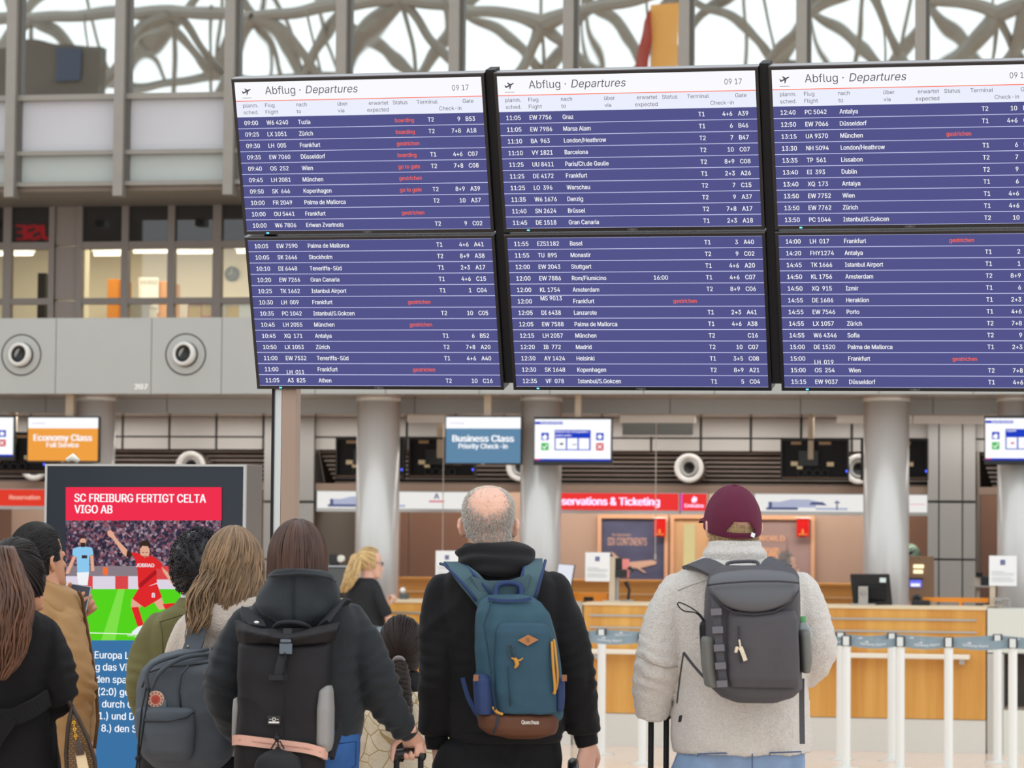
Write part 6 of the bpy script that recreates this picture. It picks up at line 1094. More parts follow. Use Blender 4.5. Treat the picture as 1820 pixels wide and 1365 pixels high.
rn = random.Random(7); hm = mat('hair_auburn', '#452718', .4, island=.4, var=.25, varscale=18); mb = MB(); Rh = V3((.0895, .113, .119)); hc = c + V3((0, -.004, .021)); okf = lambda v: v.z > -.4 and not (v.dot(M @ V3((0, 1, 0))) > .5 and v.z < .5)
skullcap(mb, hc, Rh, okf); fall(mb, hc, Rh, (-1.9, 1.9), lambda p: .1, .0015, 620, .0026, rn, .35, lift=1.0, curl=14)
obj('hair', mb, hm, f.root, smooth=True)
jb = mat('jeans_blue', '#35609c', .8, bump=.15, scale=300, var=.2, varscale=10)
tr_ = trousers(f, jb, [(1290, 448, 640, -.13, .13), (1330, 446, 640, -.145, .13), (1375, 448, 636, -.14, .12)], .84, .098, .1, .07, .05, sd=5)
mb = MB(); mb.tube([f.q(x, y_, -.155) for x, y_ in ((600, 1322), (633, 1318), (632, 1360), (612, 1375))], .0022, 6); obj('pocket_stitch', mb, mat('stitch_blue', '#1f3f70', .8), tr_)
shoes(f, .095, 0, mat('shoe_white', '#dcdad6', .5))
# black roll-top backpack
b = f.other('backpack', 'black roll-top backpack with a pink stripe on the woman in the dark grey hoodie', 'backpack'); bp_ = mat('pack_black', '#1a181b', .65, bump=.12, scale=300, var=.12, varscale=10); bps = mat('pack_black_strap', '#26262a', .7, bump=.15, scale=300)
G = lambda name, m, rows, parent, voxel=.005, disp=None, e=3, smooth=3: garment(f, name, m, rows, [], voxel, disp, smooth, e, parent)
G('main_body', bp_, [(1118, 436, 588, -.235, -.17), (1128, 428, 590, -.27, -.16), (1150, 424, 590, -.31, -.15), (1200, 424, 588, -.33, -.15), (1260, 424, 586, -.345, -.15), (1310, 421, 583, -.355, -.15), (1350, 418, 578, -.36, -.15), (1400, 420, 575, -.35, -.15), (1425, 432, 562, -.32, -.16)], b, disp=folds(.006, 8, 5, 21), e=3.4)
mb = MB(); tops = [(418, 1103, -.215), (434, 1108, -.24), (460, 1117, -.262), (486, 1124, -.272), (509, 1128, -.276), (534, 1123, -.272), (560, 1116, -.262), (588, 1109, -.24), (604, 1106, -.215)]; bots = [(424, 1144, -.25), (438, 1144, -.285), (462, 1143, -.308), (486, 1145, -.318), (509, 1147, -.32), (534, 1145, -.318), (558, 1143, -.308), (582, 1141, -.285), (596, 1138, -.25)]
mb.rings([[f.q(a_[0], a_[1], a_[2]), f.q((a_[0] + b_[0]) / 2, (a_[1] * .6 + b_[1] * .4), b_[2] - .018), f.q(b_[0], b_[1], b_[2]), f.q(b_[0], b_[1] - 2, b_[2] + .09), f.q(a_[0], a_[1], a_[2] + .055)] for a_, b_ in zip(tops, bots)]); link('top_roll', fuse(mb, .005, 3, folds(.006, 10, 14, 2)), bp_, b)
G('side_pocket', mat('pack_grey_panel', '#8f8d8b', .6, bump=.1, scale=300), [(1216, 574, 588, -.30, -.17), (1226, 566, 592, -.335, -.16), (1260, 562, 594, -.35, -.155), (1320, 560, 593, -.355, -.155), (1334, 566, 590, -.34, -.16)], b); G('side_pocket', mat('pack_grey_panel', '#8f8d8b'), [(1240, 416, 430, -.28, -.17), (1260, 414, 430, -.29, -.17), (1308, 413, 426, -.29, -.17)], b)
pk = mat('pack_pink', '#d3a493', .6, bump=.1, scale=300); mb = MB(); ribbon(mb, [f.q(x, y_, yy) for x, y_, yy in ((415, 1316, -.30), (425, 1315, -.352), (460, 1319, -.368), (500, 1324, -.372), (545, 1330, -.37), (570, 1337, -.36), (580, 1342, -.32))], .0155, .005, (0, 0, 1)); st = obj('pink_stripe', mb, pk, b, smooth=False); mb = MB(); mb.tube([f.q(x, y_, yy - .006) for x, y_, yy in ((415, 1316, -.30), (425, 1315, -.352), (460, 1319, -.368), (500, 1324, -.372), (545, 1330, -.37), (570, 1337, -.36))], .0022, 6); obj('stripe_zip', mb, mat('zip_rose', '#b98878', .5), st, smooth=True)
mb = MB(); ribbon(mb, [f.q(511, 1118, -.26), f.q(510, 1136, -.298), f.q(507, 1150, -.318)], .0135, .003, (1, 0, 0)); ribbon(mb, [f.q(505, 1158, -.322), f.q(499, 1180, -.345), f.q(494, 1200, -.352)], .0135, .003, (1, 0, 0)); sp_ = obj('closing_strap', mb, bps, b)
mb = MB(); p = f.q(508, 1150, -.335); mb.box(p.x - .02, p.x + .02, p.y - .006, p.y + .006, p.z - .022, p.z + .012); mb.box(p.x - .017, p.x + .017, p.y - .011, p.y + .002, p.z + .014, p.z + .024); obj('buckle', mb, mat('buckle_slate', '#56606c', .3), sp_, bevel=.003)
mb = MB(); p = f.q(494, 1202, -.356); mb.box(p.x - .028, p.x + .028, p.y - .005, p.y + .003, p.z - .012, p.z + .004); obj('strap_patch', mb, bps, sp_)
mb = MB(); mb.tube([f.q(x, y_, yy) for x, y_, yy in ((506, 1160, -.348), (506, 1220, -.368), (505, 1310, -.376))], .0025, 6); obj('centre_seam', mb, mat('pack_seam', '#151517', .7), b)
p = f.q(487, 1280, -.366); mb = MB(); mb.box(p.x - .02, p.x + .02, p.y - .003, p.y + .003, p.z - .014, p.z + .014); lb = obj('label_patch', mb, mat('label_black', '#121214', .5), b); mb = MB(); mb.lathe([(.004, 0), (.006, 0)], (p.x, p.y - .004, p.z + .003), (0, -1, 0), 14); mb.box(p.x - .016, p.x + .016, p.y - .005, p.y - .004, p.z - .009, p.z - .004); mb.box(p.x - .014, p.x - .008, p.y - .005, p.y - .004, p.z + .002, p.z + .0035); mb.box(p.x + .008, p.x + .014, p.y - .005, p.y - .004, p.z + .002, p.z + .0035); obj('label_mark', mb, mat('logo_white', '#e4e0da'), lb)
for pts, n_ in (([(612, 1078, -.05), (600, 1078, -.12), (588, 1092, -.18), (574, 1110, -.22)], 0), ([(444, 1085, -.05), (446, 1092, -.12), (450, 1102, -.18), (456, 1114, -.22)], 1)): mb = MB(); ribbon(mb, [f.q(*p) for p in pts], [.03, .034, .034, .03], .006, (.7, 0, .7) if n_ == 0 else (.9, 0, -.3)); obj('shoulder_strap', mb, bps, b)
mb = MB(); limb(mb, [(f.q(x, y_, yy), .008) for x, y_, yy in ((487, 1116, -.215), (497, 1108, -.235), (520, 1106, -.24), (540, 1110, -.235), (550, 1116, -.215))], 8, 4); obj('grab_handle', mb, bps, b, smooth=True)
obj('reflective_tag', MB().ball(f.q(456, 1106, -.262), .008, .004, .004, 12, 8), mat('tag_white', '#f0f0ee', .4), b, smooth=True)
mb = MB(); ribbon(mb, [f.q(590, 1230, -.20), f.q(604, 1290, -.19), f.q(586, 1345, -.30)], .011, .003, (1, 0, 0)); ribbon(mb, [f.q(590, 1350, -.30), f.q(600, 1310, -.22), f.q(612, 1250, -.155)], .007, .002, (1, 0, 0)); obj('lower_strap', mb, bps, b)
o = f.other('drawstring_pouch', 'small black drawstring pouch hanging on the roll-top backpack', 'pouch'); mb = MB(); rs = []
for z_, r_ in ((1327, 3), (1331, 5), (1337, 22), (1345, 33), (1356, 39), (1370, 41), (1385, 38), (1394, 28), (1398, 10)):
    cc_ = f.q(494, z_, -.405); rs.append([(cc_.x + math.cos(t) * r_ / f.s * (1 + .06 * math.cos(9 * t) * (z_ < 1350)), cc_.y + .55 * math.sin(t) * r_ / f.s, cc_.z) for t in [k * 2 * math.pi / 36 for k in range(36)]])
obj('pouch_body', mb.rings(rs), mat('pouch_black', '#202023', .6, bump=.1, scale=200), o, smooth=True); mb = MB(); mb.tube([f.q(x, y_, yy) for x, y_, yy in ((495, 1330, -.41), (493, 1310, -.40), (490, 1300, -.378))], .0025, 6); mb.tube([f.q(x, y_, -.42) for x, y_ in ((482, 1331), (490, 1318), (498, 1318), (505, 1331))], .0025, 6); obj('cord', mb, blackm, o); obj('cord_lock', MB().ball(f.q(492, 1312, -.408), .009), blackm, o, smooth=True)
a, b_ = f.q(705, 1322, .09), f.q(748, 1322, .09); gp_ = hr_grip + V3((.16, .8, -.58)).normalized() * .085 + V3((0, -.58, -.8)) * .03; suitcase(f, 'suitcase held by the woman in the dark grey hoodie', a.x, b_.x, gp_.y, ('case_navy', '#2d3440'), gp_.z)
# suitcase of the bald man
fb = Fig('suitcase', 'dark suitcase beside the right hand of the bald man', 1026, 10.22, 'suitcase'); o = fb.root; gz = fb.q(1026, 1357).z
obj('shell', MB().box(-.11, .11, -.2, .2, .06, .6), mat('case_black', '#27282c', .4), o, bevel=.03)
for y_ in (-.07, .07): obj('telescopic_pole', MB().cyl((0, y_, .55), (0, y_, gz), .0095, 12), blackm, o)
mb = MB(); limb(mb, [(V3((-.01, -.1, gz - .015)), .015), (V3((-.008, -.05, gz)), .018), (V3((-.008, .05, gz)), .018), (V3((-.01, .1, gz - .015)), .015)], 12); obj('grip', mb, black, o, smooth=True)
for sx_ in (-.08, .08):
    for sy_ in (-.16, .16): obj('wheel', MB().cyl((sx_ - .012, sy_, .03), (sx_ + .012, sy_, .03), .03, 16), blackm, o)
# ------------------------------------------------------------------ girl with the braid
f = Fig('person', 'girl with a dark brown braid in a cream patterned jacket', 714, 11.3)
T4 = [(1222, 688, 742, -.07, .06), (1236, 670, 764, -.10, .09), (1255, 660, 776, -.115, .10), (1290, 655, 780, -.12, .11), (1340, 648, 786, -.125, .12), (1400, 645, 790, -.13, .13), (1460, 645, 790, -.13, .13)]
AL = f.P((668, 1262, 0, 20), (656, 1320, 0, 22), (650, 1380, .02, 21), (660, 1430, .1, 18)); AR = f.P((764, 1262, 0, 20), (778, 1320, 0, 22), (782, 1380, .02, 21), (772, 1430, .1, 18))
M = rotm(-6, 6); c = f.q(713, 1158, .0); hl, hr = f.q(664, 1440, .13), f.q(769, 1440, .13)
body(f, T4, [AL + [(hl, .02)], AR + [(hr, .02)]], [dict(w=hl, d=(.2, .7, -.5), pn=(.6, 0, -.6), side=-1, size=.75), dict(w=hr, d=(-.2, .7, -.5), pn=(-.6, 0, -.6), side=1, size=.75)], c, .93, M, .045, .66, .075, skin, leg=(.055, .038, .028))
jm = mat('girl_jacket', '#e0d2b8', .85, bump=.3, scale=90, var=.06, varscale=20)
nt = jm.node_tree; vo = nt.nodes.new('ShaderNodeTexVoronoi'); vo.inputs['Scale'].default_value = 13; vo.feature = 'DISTANCE_TO_EDGE'; cr = nt.nodes.new('ShaderNodeValToRGB'); cr.color_ramp.elements[0].position = .018; cr.color_ramp.elements[0].color = lin('#b39a6c'); cr.color_ramp.elements[1].position = .03; cr.color_ramp.elements[1].color = lin('#e0d2b8'); tcn = nt.nodes.new('ShaderNodeTexCoord'); nt.links.new(tcn.outputs['Object'], vo.inputs['Vector']); nt.links.new(vo.outputs[0], cr.inputs[0]); nt.links.new(cr.outputs[0], nt.nodes['Principled BSDF'].inputs['Base Color'])
garment(f, 'jacket', jm, T4, [AL, AR], disp=folds(.008, 9, 9, 31))
garment(f, 'scarf', mat('scarf_black', '#1d1b1e', .9, bump=.4, scale=90), [(1192, 690, 738, -.065, .06), (1198, 682, 746, -.085, .08), (1212, 680, 750, -.095, .09), (1226, 684, 752, -.09, .085), (1234, 694, 745, -.075, .07)], [], .006, folds(.006, 14, 18, 3))
trousers(f, mat('leggings_dark', '#33323a', .8), [(1450, 655, 780, -.1, .1), (1490, 655, 780, -.11, .1)], .64, .075, .075, .052, .04); shoes(f, .075, 0, mat('shoe_white', '#dcdad6'), size=.22)
rn = random.Random(11); hm = mat('hair_dark_brown', '#241710', .55, spec=.3, island=.4, var=.2, varscale=18); hc = c + V3((0, -.003, .019)); Rh = V3((.0815, .105, .111)); fw = M @ V3((0, 1, 0)); okf = lambda v: v.dot(fw) < .55 - .0 * v.z and v.z > -.72 or v.z > .75
mb = MB(); skullcap(mb, hc, Rh, okf); tie = V3((-.05, -.9, -.38)); pull(mb, hc, Rh, tie, okf, 560, .0017, rn); obj('hair', mb, hm, f.root, smooth=True)
tp = hc + V3((tie.normalized().x * Rh.x, tie.normalized().y * Rh.y, tie.normalized().z * Rh.z)) * 1.06
mb = MB(); bpth = [(tp, .022), (f.q(711, 1200, -.13), .03), (f.q(714, 1230, -.145), .031), (f.q(717, 1262, -.15), .028), (f.q(717, 1295, -.155), .024), (f.q(713, 1322, -.158), .016), (f.q(712, 1338, -.158), .012)]; sp = spline(bpth, 4); n_ = len(sp)
for s_ in range(3): mb.tube([p + V3((math.sin(i * .62 + s_ * 2.09) * r_ * .72, -math.cos(2 * (i * .62 + s_ * 2.09)) * r_ * .3, 0)) for i, (p, r_) in enumerate(spline([(a_, b__) for a_, b__ in sp], 3))], [r_ * .56 for p, r_ in spline(sp, 3)], 9)
tail(mb, [f.q(712, 1334, -.158), f.q(712, 1346, -.158), f.q(711, 1356, -.156)], [.01, .014, .008], 40, .0016, rn, .001); obj('braid', mb, hm, f.root, smooth=True)
mb = MB(); mb.lathe([(.0, -.008), (.021, -.006), (.024, 0), (.021, .006), (0, .008)], tp + V3((0, -.004, -.002)), V3((0, -.7, -.7)), 16); obj('hair_tie', mb, mat('tie_grey', '#8d8688', .7), f.root, smooth=True)
# ------------------------------------------------------------------ woman with wavy blond hair
f = Fig('person', 'woman with long wavy dark blond hair wearing a square grey blue backpack', 405, 10.45)
T5 = [(1078, 368, 452, -.09, .06), (1092, 345, 474, -.125, .09), (1112, 328, 490, -.135, .11), (1150, 318, 498, -.14, .13), (1220, 316, 500, -.14, .14), (1290, 314, 502, -.14, .15), (1338, 318, 498, -.135, .15)]
AL = f.P((342, 1118, -.01, 28), (322, 1165, -.0, 30), (318, 1220, .06, 30), (340, 1250, .16, 25), (360, 1252, .24, 21)); AR = f.P((478, 1118, -.01, 28), (494, 1165, 0, 30), (496, 1220, .06, 30), (470, 1250, .16, 25), (452, 1252, .24, 21))
M = rotm(14, 6); c = f.q(415, 1012, .0); hl, hr = f.q(372, 1252, .29), f.q(442, 1252, .29)
body(f, T5, [AL + [(hl, .022)], AR + [(hr, .022)]], [dict(w=hl, d=(.4, .8, .2), pn=(.2, -.2, .9), side=1, size=.9), dict(w=hr, d=(-.4, .8, .2), pn=(-.2, -.2, .9), side=-1, size=.9)], c, 1.0, M, .054, .87, .095, skin)
cj = mat('jacket_cream', '#c9bcb0', .95, bump=.7, scale=170, var=.06, varscale=60, sheen=.3)
garment(f, 'jacket', cj, T5, [AL, AR], disp=folds(.009, 7, 5, 41)); garment(f, 'hood', cj, [(1056, 350, 462, -.10, .06), (1064, 340, 474, -.13, .07), (1080, 336, 478, -.15, .06), (1100, 342, 472, -.165, .03), (1122, 360, 452, -.165, -.02), (1138, 380, 430, -.15, -.07)], [], .008, folds(.009, 9, 9, 43))
trousers(f, mat('trousers_navy', '#20222a', .8), [(1325, 330, 488, -.12, .13), (1375, 328, 490, -.13, .13)], .85, .095, .1, .07, .05); shoes(f, .095, 0, mat('shoe_white', '#dcdad6'))
rn = random.Random(21); hm = mat('hair_dark_blond', '#80664a', .5, island=.42, var=.2, varscale=14); Rh = V3((.088, .110, .119)); hc = c + V3((0, -.003, .021)); mb = MB(); skullcap(mb, hc, Rh * 1.0, lambda v: v.z > -.6 and v.dot(M @ V3((0, 1, 0))) < .5 or v.z > .7)
mb.rings([ring(hc + V3((0, -.045, z)), w, d, 28) for z, w, d in ((.05, .07, .05), (0, .088, .062), (-.05, .098, .06), (-.09, .095, .055), (-.125, .08, .045))])
fall(mb, hc, Rh, (-1.55, 1.5), lambda p: .155 + .09 * max(0, -p - .1) ** .5 + .02 * math.cos(3 * p), .0115, 950, .0023, rn, .85, lift=1.02, curl=26, steps=24); tail(mb, [hc + V3((-.06, -.09, -.02)), hc + V3((-.095, -.13, -.1)), hc + V3((-.10, -.15, -.19)), hc + V3((-.125, -.155, -.275))], [.03, .045, .04, .015], 150, .0022, rn, .006)
obj('hair', mb, hm, f.root, smooth=True)
b = f.other('backpack', 'square grey blue backpack with a round logo on the wavy haired woman', 'backpack'); gb = mat('pack_grey_blue', '#565c63', .75, bump=.2, scale=260, var=.12, varscale=9); gbs = mat('pack_strap_grey', '#4d5359', .75, bump=.2, scale=260)
G = lambda name, m, rows, parent, voxel=.005, disp=None, e=3.4, smooth=3: garment(f, name, m, rows, [], voxel, disp, smooth, e, parent)
G('main_body', gb, [(1156, 318, 400, -.25, -.17), (1164, 290, 410, -.28, -.16), (1176, 266, 414, -.31, -.155), (1192, 253, 416, -.33, -.155), (1225, 245, 418, -.345, -.155), (1280, 242, 418, -.36, -.155), (1320, 246, 416, -.36, -.155), (1345, 255, 410, -.35, -.16), (1362, 275, 395, -.32, -.17)], b, disp=folds(.007, 7, 5, 51))
G('front_pocket', gb, [(1258, 250, 338, -.38, -.33), (1264, 242, 345, -.40, -.33), (1300, 243, 346, -.415, -.33), (1335, 250, 344, -.41, -.33), (1350, 262, 335, -.385, -.33)], b, disp=folds(.005, 8, 6, 52))
mb = MB(); mb.tube([f.q(x, y_, yy) for x, y_, yy in ((240, 1276, -.375), (262, 1281, -.412), (300, 1281, -.418), (330, 1275, -.412), (344, 1266, -.38))], .004, 6); mb.tube([f.q(x, y_, yy) for x, y_, yy in ((252, 1222, -.35), (262, 1196, -.355), (290, 1186, -.345), (330, 1182, -.33), (370, 1178, -.31))], .0035, 6); mb.tube([f.q(x, y_, -.372) for x, y_ in ((322, 1262), (318, 1230), (322, 1200), (335, 1183))], .0035, 6); obj('zip', mb, mat('zip_slate', '#33383d', .5), b, smooth=True)
mb = MB()
for off in (0, 1): limb(mb, [(f.q(x, y_, yy), .0075) for x, y_, yy in (((262, 1224, -.365), (261, 1196, -.37), (274, 1180, -.355), (305, 1168, -.32), (345, 1160, -.28), (368, 1154, -.25)) if off == 0 else ((270, 1222, -.37), (280, 1200, -.375), (300, 1182, -.36), (330, 1168, -.33), (375, 1162, -.29), (402, 1158, -.26)))], 8, 4)
obj('carry_handle', mb, gbs, b, smooth=True)
p = f.q(277, 1243, -.366); mb = MB(); mb.lathe([(0, .004), (.026, .004), (.028, 0)], p, (0, -1, 0), 28); lg = obj('round_logo', mb, mat('logo_cream', '#dcb9a2', .6), b)
mb = MB(); mb.lathe([(.0, .0055), (.015, .0055)], p, (0, -1, 0), 20); obj('logo_centre', mb, mat('logo_coral', '#c65a4a', .6), lg)
mb = MB(); mb.prism([(p.x - .008, p.z - .004), (p.x - .002, p.z + .009), (p.x + .009, p.z + .006), (p.x + .004, p.z - .002), (p.x + .0, p.z - .008)], p.y - .0075, p.y - .006)
for k in range(12): t = k * math.pi / 6; mb.box(p.x + .0215 * math.cos(t) - .0022, p.x + .0215 * math.cos(t) + .0022, p.y - .0055, p.y - .004, p.z + .0215 * math.sin(t) - .0028, p.z + .0215 * math.sin(t) + .0028)
obj('logo_mark', mb, mat('logo_coral_mark', '#b5503f', .6), lg)
mb = MB(); p2 = f.q(289, 1250, -.368); mb.box(p2.x - .008, p2.x + .012, p2.y - .002, p2.y + .002, p2.z - .012, p2.z + .012); obj('logo_tab', mb, mat('tab_blue', '#66737c', .7), lg)
mb = MB(); mb.tube([f.q(x, y_, yy) for x, y_, yy in ((260, 1222, -.37), (252, 1260, -.395), (247, 1310, -.42), (246, 1345, -.425))], .0028, 6); mb.tube([f.q(x, y_, yy) for x, y_, yy in ((266, 1224, -.372), (258, 1270, -.40), (251, 1320, -.422), (247, 1345, -.425))], .0028, 6); dc = obj('draw_cord', mb, blackm, b, smooth=True); mb = MB(); mb.ball(f.q(246, 1348, -.425), .011); mb.tube([f.q(244, 1352, -.425), f.q(241, 1372, -.42)], .0028, 6); mb.tube([f.q(248, 1352, -.425), f.q(249, 1372, -.42)], .0028, 6); obj('cord_toggle', mb, blackm, dc, smooth=True)
for pts in ([(352, 1092, -.1), (350, 1112, -.165), (346, 1140, -.19), (338, 1160, -.22)], [(440, 1100, -.1), (424, 1118, -.17), (404, 1140, -.19), (388, 1160, -.22)]): mb = MB(); ribbon(mb, [f.q(*p) for p in pts], [.028, .03, .03, .028], .006, (1, 0, 0)); obj('shoulder_strap', mb, gbs, b)
obj('stud', MB().ball(f.q(334, 1149, -.215), .004), mat('stud_brass', '#c9b48a', .3, .8), b)
# ------------------------------------------------------------------ man in the olive jacket
f = Fig('person', 'man with curly black hair in an olive green jacket before the news display', 345, 11.35)
T6 = [(1074, 312, 396, -.09, .07), (1088, 288, 424, -.12, .1), (1108, 270, 440, -.13, .12), (1140, 264, 448, -.135, .13), (1200, 266, 446, -.135, .14), (1270, 268, 444, -.135, .14), (1330, 268, 444, -.13, .14)]
AL = f.P((284, 1114, 0, 27), (262, 1160, -.01, 30), (256, 1220, -.02, 31), (266, 1268, .06, 27), (286, 1300, .16, 22)); AR = f.P((428, 1114, 0, 27), (450, 1160, -.01, 30), (456, 1220, -.02, 31), (446, 1268, .06, 27), (426, 1300, .16, 22))
M = rotm(-16, 8); c = f.q(353, 1014, 0); hl, hr = f.q(296, 1310, .2), f.q(416, 1310, .2)
body(f, T6, [AL + [(hl, .026)], AR + [(hr, .026)]], [dict(w=hl, d=(.5, .8, -.2), pn=(.2, -.2, .9), side=1), dict(w=hr, d=(-.5, .8, -.2), pn=(-.2, -.2, .9), side=-1)], c, 1.03, M, .06, .88, .1, skint)
ol = mat('jacket_olive', '#6c6a44', .8, bump=.15, scale=240, var=.08, varscale=10)
garment(f, 'jacket', ol, T6, [AL, AR], disp=sleeve_folds(.005, [(AL[2][0], .15, V3((.3, 0, 1)).normalized())], folds(.007, 7, 5, 61))); garment(f, 'collar', ol, [(1058, 326, 382, -.07, .07), (1064, 318, 390, -.09, .085), (1074, 310, 398, -.105, .09), (1084, 304, 404, -.11, .09)], [], .006)
garment(f, 'shirt_collar', mat('shirt_white', '#dcdcda', .7), [(1050, 328, 378, -.065, .07), (1056, 322, 384, -.08, .08), (1066, 320, 386, -.085, .08)], [], .005)
mb = MB(); mb.tube([f.q(x, y_, yy) for x, y_, yy in ((283, 1106, -.115), (320, 1094, -.138), (360, 1090, -.14), (400, 1093, -.138))], .002, 6); mb.tube([f.q(x, y_, yy) for x, y_, yy in ((285, 1106, -.118), (289, 1130, -.135), (290, 1170, -.138))], .002, 6); obj('seam', mb, mat('olive_seam', '#4c4a2e', .8), f.root, smooth=True)
trousers(f, mat('trousers_charcoal', '#2b2c30', .8), [(1320, 280, 432, -.12, .13), (1370, 280, 432, -.13, .13)], .86, .098, .1, .075, .058); shoes(f, .1, 0, mat('shoe_dark', '#26262a'))
rn = random.Random(31); mb = MB(); Rh = V3((.094, .118, .126)); hc = c + V3((0, -.004, .022)); fw = M @ V3((0, 1, 0)); okl = lambda u: u.z > -.75 and u.y < .55 or u.z > .72
skullcap(mb, hc, Rh, okl, M)
for i in range(900):
    v = V3((rn.gauss(0, 1), rn.gauss(0, 1), rn.gauss(0, 1))).normalized()
    if not okl(v): continue
    p = hc + M @ V3((v.x * Rh.x, v.y * Rh.y, v.z * Rh.z)); v = M @ v; a = v.orthogonal().normalized(); b2 = v.cross(a); r_ = rn.uniform(.004, .008); ph = rn.uniform(0, 6.28)
    mb.tube([p + v * (.002 + .0016 * k) + (a * math.cos(k * 1.1 + ph) + b2 * math.sin(k * 1.1 + ph)) * r_ for k in range(8)], .0016, 4)
obj('hair', mb, mat('hair_black_curly', '#17151a', .45, island=.3), f.root, smooth=True)
# ------------------------------------------------------------------ man in the tan jacket with a phone
f = Fig('person', 'black haired man in a tan jacket looking up and holding a phone', 90, 10.75)
T7 = [(1054, 58, 112, -.10, .08), (1068, 47, 136, -.13, .1), (1092, 40, 150, -.145, .12), (1140, 40, 158, -.15, .14), (1200, 42, 166, -.15, .15), (1260, 46, 172, -.155, .16), (1310, 52, 168, -.155, .16), (1360, 58, 160, -.15, .15), (1420, 60, 156, -.14, .14)]
AR = f.P((112, 1100, -.09, 27), (126, 1150, -.13, 29), (138, 1208, -.12, 30), (143, 1236, -.02, 27), (128, 1246, .10, 24), (112, 1242, .2, 21)); AL = f.P((52, 1100, .02, 28), (48, 1160, .05, 29), (62, 1212, .12, 28), (96, 1180, .20, 24), (116, 1122, .23, 20))
M = rotm(-40, 14); c = f.q(70, 1001, 0); hr = f.q(108, 1240, .24); hl = f.q(122, 1098, .235)
body(f, T7, [AL + [(hl, .024)], AR + [(hr, .026)]], [dict(w=hl, d=(.75, .02, .62), pn=(0, -1, 0), side=-1, curl=(62, 85, 40), thumb=(25, 15), size=1.02, spread=.02), dict(w=hr, d=(-.6, .7, .2), pn=(0, -.3, -1), side=1)], c, .97, M, .06, .9, .1, skint, voxel=.004)
tj = mat('jacket_tan', '#a68155', .6, bump=.15, scale=200, var=.08, varscale=8); tjd = mat('jacket_trim', '#5b4128', .7)
garment(f, 'jacket', tj, T7, [AR[:], AL], disp=sleeve_folds(.009, [(AR[2][0], .2, V3((.5, 0, 1)).normalized()), (AR[0][0], .16, V3((.7, 0, 1)).normalized())], folds(.011, 7, 7, 71, .5)))
co = garment(f, 'collar', tj, [(1026, 70, 138, -.095, .09), (1030, 66, 144, -.105, .1), (1044, 62, 148, -.115, .11), (1058, 57, 150, -.125, .11), (1074, 52, 150, -.13, .1)], [], .006, lambda p: .004 * math.sin(p.z * 90 + p.x * 20) * (.5 + noise.noise(p * 6)))
xl = f.q(75, 1040).x
for v in co.data.vertices: v.co.z -= .42 * max(0, v.co.x - xl)
mb = MB(); mb.tube([f.q(x, y_, yy) for x, y_, yy in ((140, 1052, -.07), (146, 1064, -.05), (149, 1085, -.04), (153, 1110, -.03), (162, 1160, -.04), (171, 1220, -.05), (174, 1280, -.06), (168, 1330, -.06))], .006, 8); obj('zip_trim', mb, tjd, f.root, smooth=True)
trousers(f, mat('trousers_khaki', '#8b7350', .8), [(1400, 66, 150, -.12, .12), (1440, 66, 150, -.12, .12)], .8, .085, .095, .075, .06); shoes(f, .09, 0, mat('shoe_dark', '#26262a'))
rn = random.Random(41); mb = MB(); Rh = V3((.081, .106, .116)); hc = c + M @ V3((0, -.006, .022)); okl = lambda u: u.y < .36 + .5 * max(0, u.z) and u.z > -.68 and not (abs(u.x) > .6 and u.z < -.12 and u.y > -.2)
skullcap(mb, hc, Rh, okl, M)
for i in range(5200):
    u = V3((rn.gauss(0, 1), rn.gauss(0, 1), rn.gauss(0, 1))).normalized()
    if not okl(u) or (u.z < -.1 and u.y > -.1): continue
    top = max(0, min(1, (u.z + .1) / .5)); L = .008 + .045 * top; d = V3((u.x * .2, -1, .15 - .6 * (1 - top))); pts = []
    for k in range(5):
        t = k / 4; w = (u + d * (t * L / .11)).normalized(); pts.append(hc + M @ (V3((w.x * Rh.x, w.y * Rh.y, w.z * Rh.z)) * (1.005 + .07 * top * math.sin(math.pi * (.25 + t * .6)))))
    strand(mb, pts, .0016, 4)
obj('hair', mb, mat('hair_black', '#161211', .5, island=.3, spec=.3), f.root, smooth=True)
o = f.other('phone', 'silver phone held up in front of the chest of the man in the tan jacket', 'phone'); RP = (math.radians(-12), math.radians(8), math.radians(-8)); p = f.q(138, 1076, .195); mb = MB(); mb.box(-.036, .036, -.004, .004, -.074, .074); ph = obj('phone_body', mb, mat('phone_silver', '#9aa0a6', .3, .6), o, bevel=.003); ph.location = p; ph.rotation_euler = RP
mb = MB(); mb.box(-.033, .033, -.0048, -.004, -.07, .07); sc2 = obj('phone_screen', mb, mat('phone_glass', '#4a5260', .1), o); sc2.location = p; sc2.rotation_euler = RP
# ------------------------------------------------------------------ woman with the ponytail, black coat
f = Fig('person', 'woman with a long brown ponytail in a black belted coat', 20, 9.45)
T8 = [(1082, -12, 62, -.10, .06), (1096, -38, 84, -.13, .1), (1118, -52, 98, -.14, .12), (1160, -54, 100, -.145, .14), (1220, -46, 94, -.135, .14), (1270, -46, 92, -.14, .14), (1330, -62, 100, -.15, .15), (1420, -80, 112, -.17, .17), (1560, -100, 130, -.19, .19)]
AR = f.P((82, 1128, -.01, 28), (98, 1175, -.03, 31), (106, 1222, -.04, 31), (96, 1250, .05, 26), (70, 1235, .16, 22)); AL = f.P((-40, 1128, -.01, 28), (-56, 1175, -.02, 31), (-60, 1230, -.02, 30), (-40, 1260, .08, 26), (-15, 1250, .18, 22))
M = rotm(-38, 8); c = f.q(29, 1035, 0); hr, hl = f.q(58, 1230, .2), f.q(-4, 1248, .22)
